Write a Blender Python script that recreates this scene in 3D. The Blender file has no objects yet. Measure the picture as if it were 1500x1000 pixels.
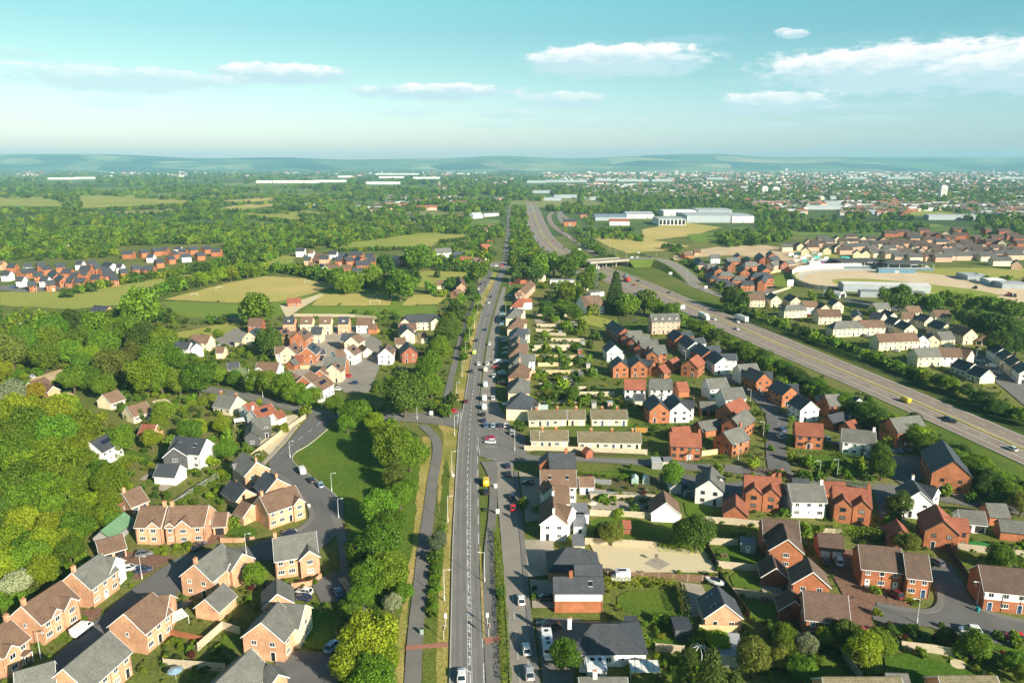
import bpy, bmesh, math, random
import numpy as np
from mathutils import Vector, Matrix
rnd = random.Random(7)
S = bpy.context.scene
COL = S.collection
R = math.radians

# ------------------------------------------------------------------ camera model
F, PITCH, H = 1080.0, R(13.55), 100.0
CP, SP = math.cos(PITCH), math.sin(PITCH)

def P(x, y, z=0.0):
    """where the sight line through photo pixel (x, y) meets the level z"""
    u, v = (x - 750) / F, (y - 500) / F
    dn, fw = SP + CP * v, CP - SP * v
    t = (H - z) / max(dn, 0.004)
    return Vector((u * t, fw * t, z))

def pix(p):
    d = Vector((p[0], p[1], p[2] - H))
    f = d.y * CP - d.z * SP
    w = d.y * SP + d.z * CP
    return 750 + F * d.x / f, 500 - F * w / f

def depth(p):
    return p[1] * CP - (p[2] - H) * SP

# ------------------------------------------------------------------ materials
MATS = {}
def nodes(m):
    m.use_nodes = True
    nt = m.node_tree
    return nt, nt.nodes, nt.links, nt.nodes['Principled BSDF']

def mat(name, col, rough=.8, var=.12, scale=.6, col2=None, spec=.3, metal=0, fine=0, obj=.06, stretch=None, coat=0, bump=0, course=0):
    if name in MATS: return MATS[name]
    m = bpy.data.materials.new(name); MATS[name] = m
    nt, N, Lk, b = nodes(m)
    b.inputs['Roughness'].default_value = rough
    b.inputs['Specular IOR Level'].default_value = spec
    b.inputs['Metallic'].default_value = metal
    b.inputs['Coat Weight'].default_value = coat
    tc = N.new('ShaderNodeTexCoord')
    src = tc.outputs['Object']
    if stretch:
        mp = N.new('ShaderNodeMapping'); mp.inputs['Scale'].default_value = stretch
        Lk.new(src, mp.inputs[0]); src = mp.outputs[0]
    nz = N.new('ShaderNodeTexNoise'); nz.inputs['Scale'].default_value = scale
    nz.inputs['Detail'].default_value = 5; nz.inputs['Roughness'].default_value = .65
    Lk.new(src, nz.inputs['Vector'])
    cr = N.new('ShaderNodeMix'); cr.data_type = 'RGBA'
    c2 = col2 if col2 else tuple(c * (1 - 1.6 * var) for c in col)
    c1 = col if col2 else tuple(min(1, c * (1 + var)) for c in col)
    cr.inputs['A'].default_value = (*c2, 1); cr.inputs['B'].default_value = (*c1, 1)
    mr = N.new('ShaderNodeMapRange'); mr.inputs['From Min'].default_value = .32; mr.inputs['From Max'].default_value = .68
    Lk.new(nz.outputs['Fac'], mr.inputs['Value']); Lk.new(mr.outputs[0], cr.inputs['Factor'])
    out = cr.outputs['Result']
    if fine:
        n2 = N.new('ShaderNodeTexNoise'); n2.inputs['Scale'].default_value = fine; n2.inputs['Detail'].default_value = 2
        Lk.new(src, n2.inputs['Vector'])
        h2 = N.new('ShaderNodeMapRange'); h2.inputs['From Min'].default_value = .3; h2.inputs['From Max'].default_value = .7
        h2.inputs['To Min'].default_value = .72; h2.inputs['To Max'].default_value = 1.25
        Lk.new(n2.outputs['Fac'], h2.inputs['Value'])
        mm = N.new('ShaderNodeMix'); mm.data_type = 'RGBA'; mm.blend_type = 'MULTIPLY'; mm.inputs['Factor'].default_value = 1
        Lk.new(out, mm.inputs['A']); Lk.new(h2.outputs[0], mm.inputs['B']); out = mm.outputs['Result']
        if bump:
            bp = N.new('ShaderNodeBump'); bp.inputs['Strength'].default_value = bump; bp.inputs['Distance'].default_value = .1
            Lk.new(n2.outputs['Fac'], bp.inputs['Height']); Lk.new(bp.outputs[0], b.inputs['Normal'])
    if course:   # rows of tiles
        sx = N.new('ShaderNodeSeparateXYZ'); Lk.new(tc.outputs['Object'], sx.inputs[0])
        dv = N.new('ShaderNodeMath'); dv.operation = 'DIVIDE'; dv.inputs[1].default_value = course; Lk.new(sx.outputs['Z'], dv.inputs[0])
        fr = N.new('ShaderNodeMath'); fr.operation = 'FRACT'; Lk.new(dv.outputs[0], fr.inputs[0])
        rr = N.new('ShaderNodeMapRange'); rr.inputs['From Min'].default_value = 0; rr.inputs['From Max'].default_value = .35; rr.inputs['To Min'].default_value = .66; rr.inputs['To Max'].default_value = 1.06
        Lk.new(fr.outputs[0], rr.inputs['Value']); m3 = N.new('ShaderNodeMix'); m3.data_type = 'RGBA'; m3.blend_type = 'MULTIPLY'; m3.inputs['Factor'].default_value = 1
        Lk.new(out, m3.inputs['A']); Lk.new(rr.outputs[0], m3.inputs['B']); out = m3.outputs['Result']
    if obj:
        oi = N.new('ShaderNodeObjectInfo')
        hs = N.new('ShaderNodeHueSaturation')
        v = N.new('ShaderNodeMapRange'); v.inputs['To Min'].default_value = 1 - obj * 2; v.inputs['To Max'].default_value = 1 + obj * 2
        Lk.new(oi.outputs['Random'], v.inputs['Value']); Lk.new(v.outputs[0], hs.inputs['Value'])
        Lk.new(out, hs.inputs['Color']); out = hs.outputs['Color']
    Lk.new(out, b.inputs['Base Color'])
    return m

def leafmat(name, col, dry=None, hv=.02):
    if name in MATS: return MATS[name]
    m = bpy.data.materials.new(name); MATS[name] = m
    nt, N, Lk, b = nodes(m)
    b.inputs['Roughness'].default_value = .55; b.inputs['Specular IOR Level'].default_value = .25
    geo = N.new('ShaderNodeNewGeometry'); oi = N.new('ShaderNodeObjectInfo')
    hs = N.new('ShaderNodeHueSaturation')
    v = N.new('ShaderNodeMapRange'); v.inputs['To Min'].default_value = .55; v.inputs['To Max'].default_value = 1.5
    Lk.new(geo.outputs['Random Per Island'], v.inputs['Value'])
    v2 = N.new('ShaderNodeMapRange'); v2.inputs['To Min'].default_value = .72; v2.inputs['To Max'].default_value = 1.32
    Lk.new(oi.outputs['Random'], v2.inputs['Value'])
    mu = N.new('ShaderNodeMath'); mu.operation = 'MULTIPLY'; Lk.new(v.outputs[0], mu.inputs[0]); Lk.new(v2.outputs[0], mu.inputs[1])
    hh = N.new('ShaderNodeMapRange'); hh.inputs['To Min'].default_value = .5 - hv; hh.inputs['To Max'].default_value = .5 + hv
    wn = N.new('ShaderNodeTexWhiteNoise'); wn.noise_dimensions = '1D'
    Lk.new(oi.outputs['Random'], wn.inputs['W']); Lk.new(wn.outputs['Value'], hh.inputs['Value'])
    hs.inputs['Color'].default_value = (*col, 1)
    Lk.new(mu.outputs[0], hs.inputs['Value']); Lk.new(hh.outputs[0], hs.inputs['Hue'])
    Lk.new(hs.outputs['Color'], b.inputs['Base Color'])
    tr = N.new('ShaderNodeBsdfTranslucent'); Lk.new(hs.outputs['Color'], tr.inputs['Color'])
    mx = N.new('ShaderNodeMixShader'); mx.inputs[0].default_value = .42
    Lk.new(b.outputs[0], mx.inputs[1]); Lk.new(tr.outputs[0], mx.inputs[2])
    Lk.new(mx.outputs[0], N['Material Output'].inputs['Surface'])
    return m

# ------------------------------------------------------------------ mesh building
class MB:
    def __init__(s): s.v = []; s.f = []; s.m = []; s.mats = []
    def mi(s, m):
        if m not in s.mats: s.mats.append(m)
        return s.mats.index(m)
    def poly(s, pts, m):
        i = len(s.v); s.v += [tuple(p) for p in pts]; s.f.append(tuple(range(i, i + len(pts)))); s.m.append(s.mi(m))
    def solid(s, bot, top, m):
        """prism between two rings of equal length"""
        n = len(bot); i = len(s.v); s.v += [tuple(p) for p in bot] + [tuple(p) for p in top]; k = s.mi(m)
        s.f.append(tuple(range(i + n - 1, i - 1, -1))); s.f.append(tuple(range(i + n, i + 2 * n)))
        for a in range(n):
            b = (a + 1) % n; s.f.append((i + a, i + b, i + n + b, i + n + a))
        s.m += [k] * (n + 2)
    def box(s, x0, x1, y0, y1, z0, z1, m):
        s.solid([(x0, y0, z0), (x1, y0, z0), (x1, y1, z0), (x0, y1, z0)], [(x0, y0, z1), (x1, y0, z1), (x1, y1, z1), (x0, y1, z1)], m)
    def tube(s, a, b, r0, r1, m, n=8):
        a, b = Vector(a), Vector(b); d = (b - a).normalized()
        u = d.orthogonal().normalized(); w = d.cross(u)
        ring = lambda c, r: [c + (u * math.cos(t) + w * math.sin(t)) * r for t in [2 * math.pi * k / n for k in range(n)]]
        s.solid(ring(a, r0), ring(b, r1), m)
    def add(s, other, M):
        i = len(s.v); s.v += [tuple(M @ Vector(p)) for p in other.v]
        s.f += [tuple(a + i for a in f) for f in other.f]; s.m += [s.mi(other.mats[k]) for k in other.m]
    def mesh(s, name):
        me = bpy.data.meshes.new(name); me.from_pydata(s.v, [], s.f)
        for m in s.mats: me.materials.append(m)
        if len(s.mats) > 1: me.polygons.foreach_set('material_index', s.m)
        me.update(); return me
    def build(s, name, parent=None, **k):
        return link(name, s.mesh(name), parent, **k)

def link(name, me, parent=None, loc=None, rz=0, scale=None, rot=None):
    o = bpy.data.objects.new(name, me); COL.objects.link(o)
    if parent: o.parent = parent
    if loc is not None: o.location = loc
    if rot: o.rotation_euler = rot
    elif rz: o.rotation_euler = (0, 0, rz)
    if scale is not None: o.scale = scale if hasattr(scale, '__len__') else (scale,) * 3
    return o

# ------------------------------------------------------------------ things and their labels
LABELS = []     # (object, base label, zone)
def thing(name, cat, base, zone=None, loc=(0, 0, 0), rz=0, group=None, obj=None):
    o = obj or link(name, None, loc=loc, rz=rz)
    o['category'] = cat
    if group: o['group'] = group
    LABELS.append((o, base, zone)); return o
def kind(o, k): o['kind'] = k; return o

ZONES = {}   # code -> (phrase, landmark, landmark pixel)
ONES = 'first second third fourth fifth sixth seventh eighth ninth tenth eleventh twelfth thirteenth fourteenth fifteenth sixteenth seventeenth eighteenth nineteenth'.split()
TENS = {20: 'twentieth', 30: 'thirtieth', 40: 'fortieth', 50: 'fiftieth'}
def ordinal(n):
    if n < 20: return ONES[n - 1]
    t, u = n // 10 * 10, n % 10
    if u == 0: return TENS.get(t, 'sixtieth')
    return {20: 'twenty', 30: 'thirty', 40: 'forty', 50: 'fifty', 60: 'sixty'}.get(t, 'seventy') + '-' + ONES[u - 1]
def finish_labels():
    by = {}
    for o, b, z in LABELS: by.setdefault((b, z), []).append(o)
    for (b, z), os in by.items():
        zp, lm, lp = ZONES.get(z, ('', None, None)) if z else ('', None, None)
        base = (b + ' ' + zp).strip()
        if len(os) == 1 and len(base.split()) >= 4: os[0]['label'] = base; continue
        if lm is None: lm, lp = 'the road bridge', (880, 385)
        q = P(*lp)
        os.sort(key=lambda o: (o.location.x - q.x) ** 2 + (o.location.y - q.y) ** 2)
        for i, o in enumerate(os):
            o['label'] = f'{base}, {ordinal(i + 1)} from {lm}' if len(os) > 1 else base

PAVED = []
# ------------------------------------------------------------------ ground sheets
def chaikin(pts, n=2, closed=True):
    for _ in range(n):
        out = []; m = len(pts)
        for i in range(m if closed else m - 1):
            a, b = pts[i], pts[(i + 1) % m]
            out += [a * .75 + b * .25, a * .25 + b * .75]
        if not closed: out = [pts[0]] + out + [pts[-1]]
        pts = out
    return pts

def sheet(name, px, z, m, smooth=0, thick=0, k='structure', world=False):
    pts = [Vector(p) for p in px] if world else [P(x, y) for x, y in px]
    if smooth: pts = chaikin(pts, smooth)
    if sum(a.x * b.y - b.x * a.y for a, b in zip(pts, pts[1:] + pts[:1])) < 0: pts = pts[::-1]
    b = MB(); top = [(p.x, p.y, z) for p in pts]
    if thick: b.solid([(p.x, p.y, z - thick) for p in pts], top, m)
    else: b.poly(top, m)
    if any(k_ in name for k_ in ('road', 'street', 'path', 'drive', 'yard', 'court', 'pavement', 'patio', 'motorway', 'layby', 'marking')): PAVED.append(([(p.x, p.y) for p in pts], min(p.x for p in pts), max(p.x for p in pts), min(p.y for p in pts), max(p.y for p in pts)))
    me = b.mesh(name); bm = bmesh.new(); bm.from_mesh(me)
    bmesh.ops.triangulate(bm, faces=[f for f in bm.faces if len(f.verts) > 4]); bm.to_mesh(me); bm.free()
    o = link(name, me)
    return kind(o, k) if k else o

def spline(px, n=2, z=0):
    return chaikin([P(x, y) for x, y in px], n, closed=False)

def strip(name, left, right, z, m, n=2, thick=0):
    l, r = spline(left, n), spline(right, n)
    return sheet(name, [(p.x, p.y, 0) for p in l] + [(p.x, p.y, 0) for p in r[::-1]], z, m, thick=thick, world=True)

def offsets(pts, d):
    out = []
    for i, p in enumerate(pts):
        t = (pts[min(i + 1, len(pts) - 1)] - pts[max(i - 1, 0)]).normalized()
        out.append(p + Vector((-t.y, t.x, 0)) * d)
    return out

def ribbon(name, px, w, z, m, n=2, thick=0, off=0, world=False):
    pts = px if world else spline(px, n)
    if off: pts = offsets(pts, off)
    return sheet(name, offsets(pts, w / 2) + offsets(pts, -w / 2)[::-1], z, m, thick=thick, world=True)

def dashes(b, pts, w, ln, gap, z, m, off=0):
    """painted dashes along a line, collected in one mesh"""
    if off: pts = offsets(pts, off)
    d = [0]
    for a, c in zip(pts, pts[1:]): d.append(d[-1] + (c - a).length)
    def at(s):
        for i in range(len(pts) - 1):
            if d[i + 1] >= s:
                t = (s - d[i]) / max(d[i + 1] - d[i], 1e-6); return pts[i].lerp(pts[i + 1], t)
        return pts[-1]
    s = 0
    while s < d[-1] - .5:
        e = min(s + ln, d[-1]); a, c = at(s), at(e); t = (c - a)
        if t.length > .05:
            nrm = Vector((-t.y, t.x, 0)).normalized() * w / 2
            b.poly([(q.x, q.y, z) for q in (a - nrm, c - nrm, c + nrm, a + nrm)], m)
        s += ln + gap

def inside(x, y, poly):
    c = False; j = len(poly) - 1
    for i in range(len(poly)):
        xi, yi = poly[i]; xj, yj = poly[j]
        if (yi > y) != (yj > y) and x < (xj - xi) * (y - yi) / (yj - yi) + xi: c = not c
        j = i
    return c
# ------------------------------------------------------------------ building materials
W = dict(
    o=mat('orange_brick', (.41, .15, .068), .85, .2, .35, fine=5),
    s=mat('salmon_brick', (.62, .345, .205), .85, .2, .35, fine=5),
    w=mat('white_render', (.80, .78, .73), .8, .07, .5, stretch=(1, 1, .25)),
    c=mat('cream_render', (.74, .61, .41), .8, .08, .5, stretch=(1, 1, .25)),
    d=mat('dark_cladding', (.10, .10, .10), .7, .12, .6, fine=6),
    m=mat('red_brick', (.33, .11, .06), .85, .2, .35, fine=5),
    g=mat('grey_block', (.36, .35, .33), .85, .1, .4, fine=5),
    p=mat('pale_pink_brick', (.56, .36, .26), .85, .12, .5, fine=8))
WW = dict(o='orange brick', s='salmon brick', w='white', c='cream', d='dark clad', m='red brick', g='grey block', p='pale brick')
T = dict(
    e=mat('dark_brown_tile', (.085, .062, .05), .85, .14, .35, fine=4, course=.27),
    h=mat('weathered_dark_tile', (.095, .092, .088), .85, .14, .35, fine=4, course=.27),
    b=mat('brown_roof_tile', (.175, .108, .072), .85, .14, .35, fine=4, course=.27, bump=.3),
    j=mat('umber_roof_tile', (.125, .08, .06), .85, .14, .35, fine=4, course=.27),
    g=mat('grey_roof_tile', (.145, .143, .128), .85, .14, .35, fine=4, course=.27, bump=.3),
    k=mat('dark_slate', (.062, .068, .078), .6, .14, .35, fine=4, course=.22),
    r=mat('red_roof_tile', (.28, .095, .055), .85, .14, .35, fine=4, course=.27, bump=.3),
    l=mat('mossy_concrete_tile', (.20, .165, .11), .9, .2, .5, col2=(.13, .115, .06), fine=4, course=.27, bump=.3),
    f=mat('grey_felt', (.20, .21, .22), .9, .1, .3, fine=4),
    v=mat('green_sheet_roof', (.13, .24, .13), .6, .06, .3),
    x=mat('white_sheet_roof', (.74, .74, .72), .5, .05, .2),
    n=mat('light_grey_sheet', (.42, .44, .45), .5, .06, .15))
TT = dict(j='brown-roofed', e='brown-roofed', h='grey-roofed', b='brown-roofed', g='grey-roofed', k='slate-roofed', r='red-roofed', l='moss-roofed', f='flat-roofed', v='green-roofed', x='white-roofed', n='pale-roofed')
TRIM = mat('white_trim', (.82, .82, .80), .5, .03, obj=0)
DTRIM = mat('dark_trim', (.05, .05, .055), .5, .05, obj=0)
GLASS = mat('window_glass', (.018, .024, .032), .08, .2, 1.5, spec=.6)
PANE = mat('curtained_glass', (.02, .026, .034), .1, .3, 1.2, spec=.6)
_nt = PANE.node_tree; _oi = _nt.nodes.new('ShaderNodeObjectInfo'); _rp = _nt.nodes.new('ShaderNodeValToRGB'); _rp.color_ramp.interpolation = 'CONSTANT'
_e = _rp.color_ramp.elements; _e[0].color = (.016, .022, .03, 1); _e[1].position = .9; _e[1].color = (.30, .28, .24, 1)
for _p, _c in ((.35, (.035, .045, .055, 1)), (.6, (.06, .065, .07, 1)), (.78, (.14, .135, .12, 1))): _e.new(_p).color = _c
_nt.links.new(_oi.outputs['Random'], _rp.inputs[0]); _nt.links.new(_rp.outputs[0], _nt.nodes['Principled BSDF'].inputs['Base Color'])
SOLAR = mat('solar_glass', (.012, .018, .04), .12, .2, .8, spec=.6)
POT = mat('terracotta', (.42, .17, .09), .8)
DOORM = [mat('door_black', (.03, .03, .035), .4), mat('door_white', (.8, .8, .78), .4), mat('door_blue', (.05, .1, .2), .4), mat('door_green', (.05, .12, .07), .4)]

WMESH = {}
def window_mesh(w, h, fr):
    k = (w, h, fr)
    if k in WMESH: return WMESH[k]
    b = MB(); t = .075; m = TRIM if fr else DTRIM
    b.box(-w / 2, w / 2, 0, .05, 0, t, m); b.box(-w / 2, w / 2, 0, .05, h - t, h, m)
    b.box(-w / 2, -w / 2 + t, 0, .05, t, h - t, m); b.box(w / 2 - t, w / 2, 0, .05, t, h - t, m)
    n = 2 if w < 1.5 else 3
    for i in range(1, n):
        x = -w / 2 + w * i / n; b.box(x - .03, x + .03, 0, .045, t, h - t, m)
    me = b.mesh('window')
    g = MB(); g.box(-w / 2 + t, w / 2 - t, .004, .02, t, h - t, PANE)
    s = MB(); s.box(-w / 2 - .06, w / 2 + .06, -.02, .10, -.07, -.004, m)
    WMESH[k] = (me, g.mesh('pane'), s.mesh('sill')); return WMESH[k]

def put_window(root, x, y, z, rz, w=1.2, h=1.15, fr=1, near=True):
    me, g, s = window_mesh(w, h, fr)
    o = link('window', me, root, (x, y, z), rz); link('pane', g, o)
    if near: link('sill', s, o)
DMESH = {}
def put_door(root, x, y, z, rz, c, near=True):
    if c not in DMESH:
        b = MB(); b.box(-.56, -.46, 0, .07, 0, 2.15, TRIM); b.box(.46, .56, 0, .07, 0, 2.15, TRIM); b.box(-.46, .46, 0, .07, 2.05, 2.15, TRIM)
        b.box(-.46, .46, .003, .05, 0, 2.05, DOORM[c]); b.box(-.2, .2, .05, .06, 1.35, 1.85, GLASS)
        h = MB(); h.box(.34, .38, .05, .11, .95, 1.1, mat('steel', (.5, .5, .5), .3, metal=1)); DMESH[c] = (b.mesh('door'), h.mesh('handle'))
    o = link('door', DMESH[c][0], root, (x, y, z), rz)
    if near: link('handle', DMESH[c][1], o)

def gable_walls(b, x0, x1, D, e, zr, m, y0=0):
    """pentagonal prism, ridge along x"""
    h = D / 2
    prof = [(y0 - h, -.3), (y0 + h, -.3), (y0 + h, e), (y0, zr), (y0 - h, e)]
    b.solid([(x0, y, z) for y, z in prof], [(x1, y, z) for y, z in prof], m)

def slab(b, p, th, m):
    """roof plane of quad or tri p (anticlockwise from outside), thickened downward"""
    n = (Vector(p[1]) - Vector(p[0])).cross(Vector(p[2]) - Vector(p[1])).normalized()
    if n.z < 0: p = p[::-1]; n = -n
    b.solid([Vector(q) for q in p], [Vector(q) + n * th for q in p], m)

def gable_roof(b, x0, x1, D, e, zr, m, y0=0, oh=.35, vg=.22, th=.14):
    h = D / 2; sl = (zr - e) / h; ye = h + oh; ze = e - sl * oh
    for s in (1, -1):
        slab(b, [(x0 - vg, y0, zr), (x0 - vg, y0 + s * ye, ze), (x1 + vg, y0 + s * ye, ze), (x1 + vg, y0, zr)], th, m)
    b.box(x0 - vg, x1 + vg, y0 - .11, y0 + .11, zr + .04, zr + .2, m)

def barge(b, x, D, e, zr, m, sgn, y0=0, oh=.35, vg=.22, th=.2):
    h = D / 2; sl = (zr - e) / h; ye = h + oh; ze = e - sl * oh
    xa, xb = x + sgn * (vg + .003), x + sgn * (vg + .06)
    xa, xb = min(xa, xb), max(xa, xb)
    for s in (1, -1):
        q = [(y0, zr - .08), (y0 + s * ye, ze - .08), (y0 + s * ye, ze + .15), (y0, zr + .17)]
        b.solid([(xa, y, z) for y, z in q], [(xb, y, z) for y, z in q], m)

def hip_roof(b, L, D, e, zr, m, oh=.35, th=.14):
    h = D / 2; sl = (zr - e) / h; ze = e - sl * oh; a = L / 2 + oh; c = h + oh; r = max(L / 2 - h, .05)
    A, B, C, Dd = (-a, -c, ze), (a, -c, ze), (a, c, ze), (-a, c, ze); p, q = (-r, 0, zr), (r, 0, zr)
    for f in ([A, B, q, p], [B, C, q], [C, Dd, p, q], [Dd, A, p]): slab(b, f, th, m)

HOUSES = []
def house(spec, zone, near_lim=260):
    t = spec.split(); x1, y1, x2, y2 = [float(v) for v in t[0].split(',')]
    D, e = float(t[1]), float(t[2]); wk, rk = t[3][0], t[3][1]
    opts = t[4:]
    get = lambda c: [o[len(c):] for o in opts if o.startswith(c)]
    has = lambda c: any(o == c for o in opts)
    tan = math.tan(R(float((get('a') or ['40'])[0])))
    flat = rk in 'f' or has('flat')
    zr = e + .25 if flat else e + D / 2 * tan
    A, B = P(x1, y1, zr), P(x2, y2, zr)
    c = (A + B) / 2; L = (B - A).length; c.z = 0
    ax = (B - A); ax.z = 0; ax.normalize()
    n = Vector((-ax.y, ax.x, 0))
    if n.dot(-c) < 0: ax, n = -ax, -n; flip = True
    else: flip = False
    hip = has('H')
    L = max(L, .6)
    if hip: L = L + D * .98
    else: L -= .4
    L = max(L, 2)
    rz = math.atan2(ax.y, ax.x)
    dist = c.length; near = dist < near_lim; mid = dist < 420
    inv = Matrix.Rotation(-rz, 3, 'Z')
    loc = lambda p: inv @ (Vector((p.x, p.y, 0)) - c)
    cam = loc(Vector((0, 0, 0)))
    gs = 1 if cam.x > 0 else -1
    gable_main = abs(cam.x) > abs(cam.y) * 1.15 and not hip
    nm = 'garage' if has('gar') else 'bungalow' if has('bun') else 'shed' if has('shed') else 'terraced_house' if get('T') else 'house'
    for k in ('warehouse', 'office_building', 'shop', 'barn', 'pavilion', 'conservatory', 'clubhouse'):
        if has(k): nm = k
    if flat and nm == 'house': nm = 'extension'
    wd = nm.replace('_', ' ')
    feat = []
    root = link(nm, None, loc=c, rz=rz)
    wm, rm = W[wk], T[rk]
    wb, rb, fb = MB(), MB(), MB()
    trim = TRIM if (wk in 'swc' and not has('dt')) or has('wt') else DTRIM
    if flat:
        wb.box(-L / 2, L / 2, -D / 2, D / 2, -.3, e, wm)
        rb.box(-L / 2 - .15, L / 2 + .15, -D / 2 - .15, D / 2 + .15, e + .003, e + .25, rm)
    elif hip:
        wb.box(-L / 2, L / 2, -D / 2, D / 2, -.3, e, wm); hip_roof(rb, L, D, e, zr, rm)
        feat.append('hipped')
    else:
        gable_walls(wb, -L / 2, L / 2, D, e, zr - .02, wm); gable_roof(rb, -L / 2, L / 2, D, e, zr, rm)
        if near or mid:
            for s in (1, -1): barge(fb, s * L / 2, D, e, zr, trim, s)
    if not flat and not hip and mid:
        ze = e - tan * .35
        fb.box(-L / 2 - .22, L / 2 + .22, D / 2 + .355, D / 2 + .45, ze - .06, ze + .1, trim)
    st = 1 if e < 3.6 else 2 if e < 7 else 3
    zs = [.9] if st == 1 else [.95, 3.35] if st == 2 else [.95, 3.5, 6.0]
    fr = 0 if has('dt') or (wk == 'o' and not has('wt')) else 1
    blocked = []   # stretches of the front taken by gables or wings
    # cross wings that end in a gable
    for k in get('L'):
        q = [float(v) for v in k.split(',')]; dw = q[4] if len(q) > 4 else 5.0
        ew = q[5] if len(q) > 5 else e
        zw = ew + dw / 2 * tan
        a, b_ = loc(P(q[0], q[1], zw)), loc(P(q[2], q[3], zw))
        d = b_ - a; lw = d.length; ang = math.atan2(d.y, d.x)
        M = Matrix.Translation((a.x, a.y, 0)) @ Matrix.Rotation(ang, 4, 'Z')
        w2, r2, f2 = MB(), MB(), MB()
        gable_walls(w2, -.6, lw - .2, dw, ew, zw - .02, W['d'] if has('dw') else W['w'] if has('ww') else W['c'] if has('wc') else wm); gable_roof(r2, -.6, lw - .2, dw, ew - .01, zw - .01, rm)
        if mid: barge(f2, lw - .2, dw, ew, zw, trim, 1)
        wb.add(w2, M); rb.add(r2, M); fb.add(f2, M)
        if not feat or 'wing' not in feat: feat.append('wing')
        if mid and not has('nw'):
            g = a + d.normalized() * (lw - .17); rzz = ang - math.pi / 2
            if (cam - g).dot(d) > 0:
                for z in zs[:2 if ew > 3.6 else 1]:
                    put_window(root, g.x, g.y, z, rzz, 1.5 if dw > 4 else .9, 1.15, fr, near)
            pn = Vector((-d.y, d.x, 0)).normalized(); pn = pn if pn.dot(cam - a) > 0 else -pn
            rzz = math.atan2(pn.y, pn.x) - math.pi / 2
            for f in (.35, .75):
                g = a + d * f + pn * (dw / 2 + .005)
                if lw > 4.5 and abs(g.y) > D / 2 + .5 or abs(g.x) > L / 2 + .5:
                    for z in zs[:2 if ew > 3.6 else 1]: put_window(root, g.x, g.y, z, rzz, .95, 1.15, fr, near)
        if a.y < D / 2 < b_.y: blocked.append((b_.x - dw / 2 - .3, b_.x + dw / 2 + .3))
    # small front gables
    gl = get('G')
    for k in gl:
        q = [float(v) for v in k.split(',')]; f = 1 - q[0] if flip else q[0]
        gw = q[1] if len(q) > 1 else 3.2; pr = q[2] if len(q) > 2 else .5
        gx = -L / 2 + L * f; t2 = tan * 1.12; zg = e + gw / 2 * t2
        yb = D / 2 - (zg - e) / tan - .05
        M = Matrix.Translation((gx, 0, 0)) @ Matrix.Rotation(math.pi / 2, 4, 'Z')
        w2, r2, f2 = MB(), MB(), MB()
        gable_walls(w2, D / 2 - .3, D / 2 + pr, gw, e + .02, zg - .02, wm)
        gable_roof(r2, yb, D / 2 + pr, gw, e + .02, zg, rm, oh=.25); barge(f2, D / 2 + pr, gw, e + .02, zg, trim, 1, oh=.25)
        wb.add(w2, M); rb.add(r2, M); fb.add(f2, M)
        if mid:
            for z in zs: put_window(root, gx, D / 2 + pr + .005, z, 0, min(1.6, gw * .45), 1.15, fr, near)
        blocked.append((gx - gw / 2 - .2, gx + gw / 2 + .2))
    if gl: feat.append({1: 'front gable', 2: 'twin gables'}.get(len(gl), 'front gables'))
    wb.build('wall', root)
    roof = rb.build('roof', root)
    if mid and not flat and not hip and e > 3.6:
        for u in range(int((get('T') or ['1'])[0] or 1) + 1):
            k = int((get('T') or ['1'])[0] or 1); xx = -L / 2 + .15 + (L - .3) * u / k
            if any(a < xx < b_ for a, b_ in blocked): continue
            b = MB(); b.tube((xx, D / 2 + .06, 0), (xx, D / 2 + .06, e - .2), .05, .05, DTRIM, 6); b.build('downpipe', root)
    if fb.v: fb.build('trim', root)
    if not has('nw') and (mid or dist < 800):
        units = int((get('T') or ['1'])[0] or 1)
        if has('gar'):
            k = max(1, round((D if gable_main else L) / 3))
            gd = MB(); gd.box(-1.15, 1.15, 0, .05, 0, 2.05, DOORM[1 if has('wd') else 0]); gm = gd.mesh('garage_door')
            for i in range(k if not has('nd') else 0):
                if gable_main: link('garage_door', gm, root, (gs * (L / 2 + .004), -D / 2 + D * (i + .5) / k, 0), -gs * math.pi / 2)
                else: link('garage_door', gm, root, (-L / 2 + L * (i + .5) / k, D / 2 + .004, 0), 0)
        elif cam.y > D / 2:
            nc = max(1, round(L / 2.9)); doors = set()
            for u in range(units): doors.add(int(nc * (u + .35) / units))
            for i in range(nc):
                x = -L / 2 + L * (i + .5) / nc
                if any(a < x < b_ for a, b_ in blocked): continue
                for r_, z in enumerate(zs):
                    if r_ == 0 and i in doors and not gable_main:
                        put_door(root, x, D / 2 + .004, 0, 0, rnd.choice([0, 1, 1, 2, 0]), near)
                        if has('P'):
                            pb = MB(); pb.box(-.95, .95, .01, 1.1, 2.3, 2.5, TRIM); pb.box(-.95, -.83, .95, 1.07, 0, 2.3, TRIM); pb.box(.83, .95, .95, 1.07, 0, 2.3, TRIM)
                            pb.solid([(-1.05, .01, 2.503), (1.05, .01, 2.503), (0, .01, 3.2)], [(-1.05, 1.2, 2.503), (1.05, 1.2, 2.503), (0, 1.2, 3.2)], rm)
                            pb.build('porch', root, loc=(x, D / 2, 0))
                    elif r_ == 0 or st == 1: put_window(root, x, D / 2 + .004, z, 0, 1.6 if mid else 1.2, 1.15, fr, near)
                    else: put_window(root, x, D / 2 + .004, z, 0, 1.15, 1.1, fr, near)
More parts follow.
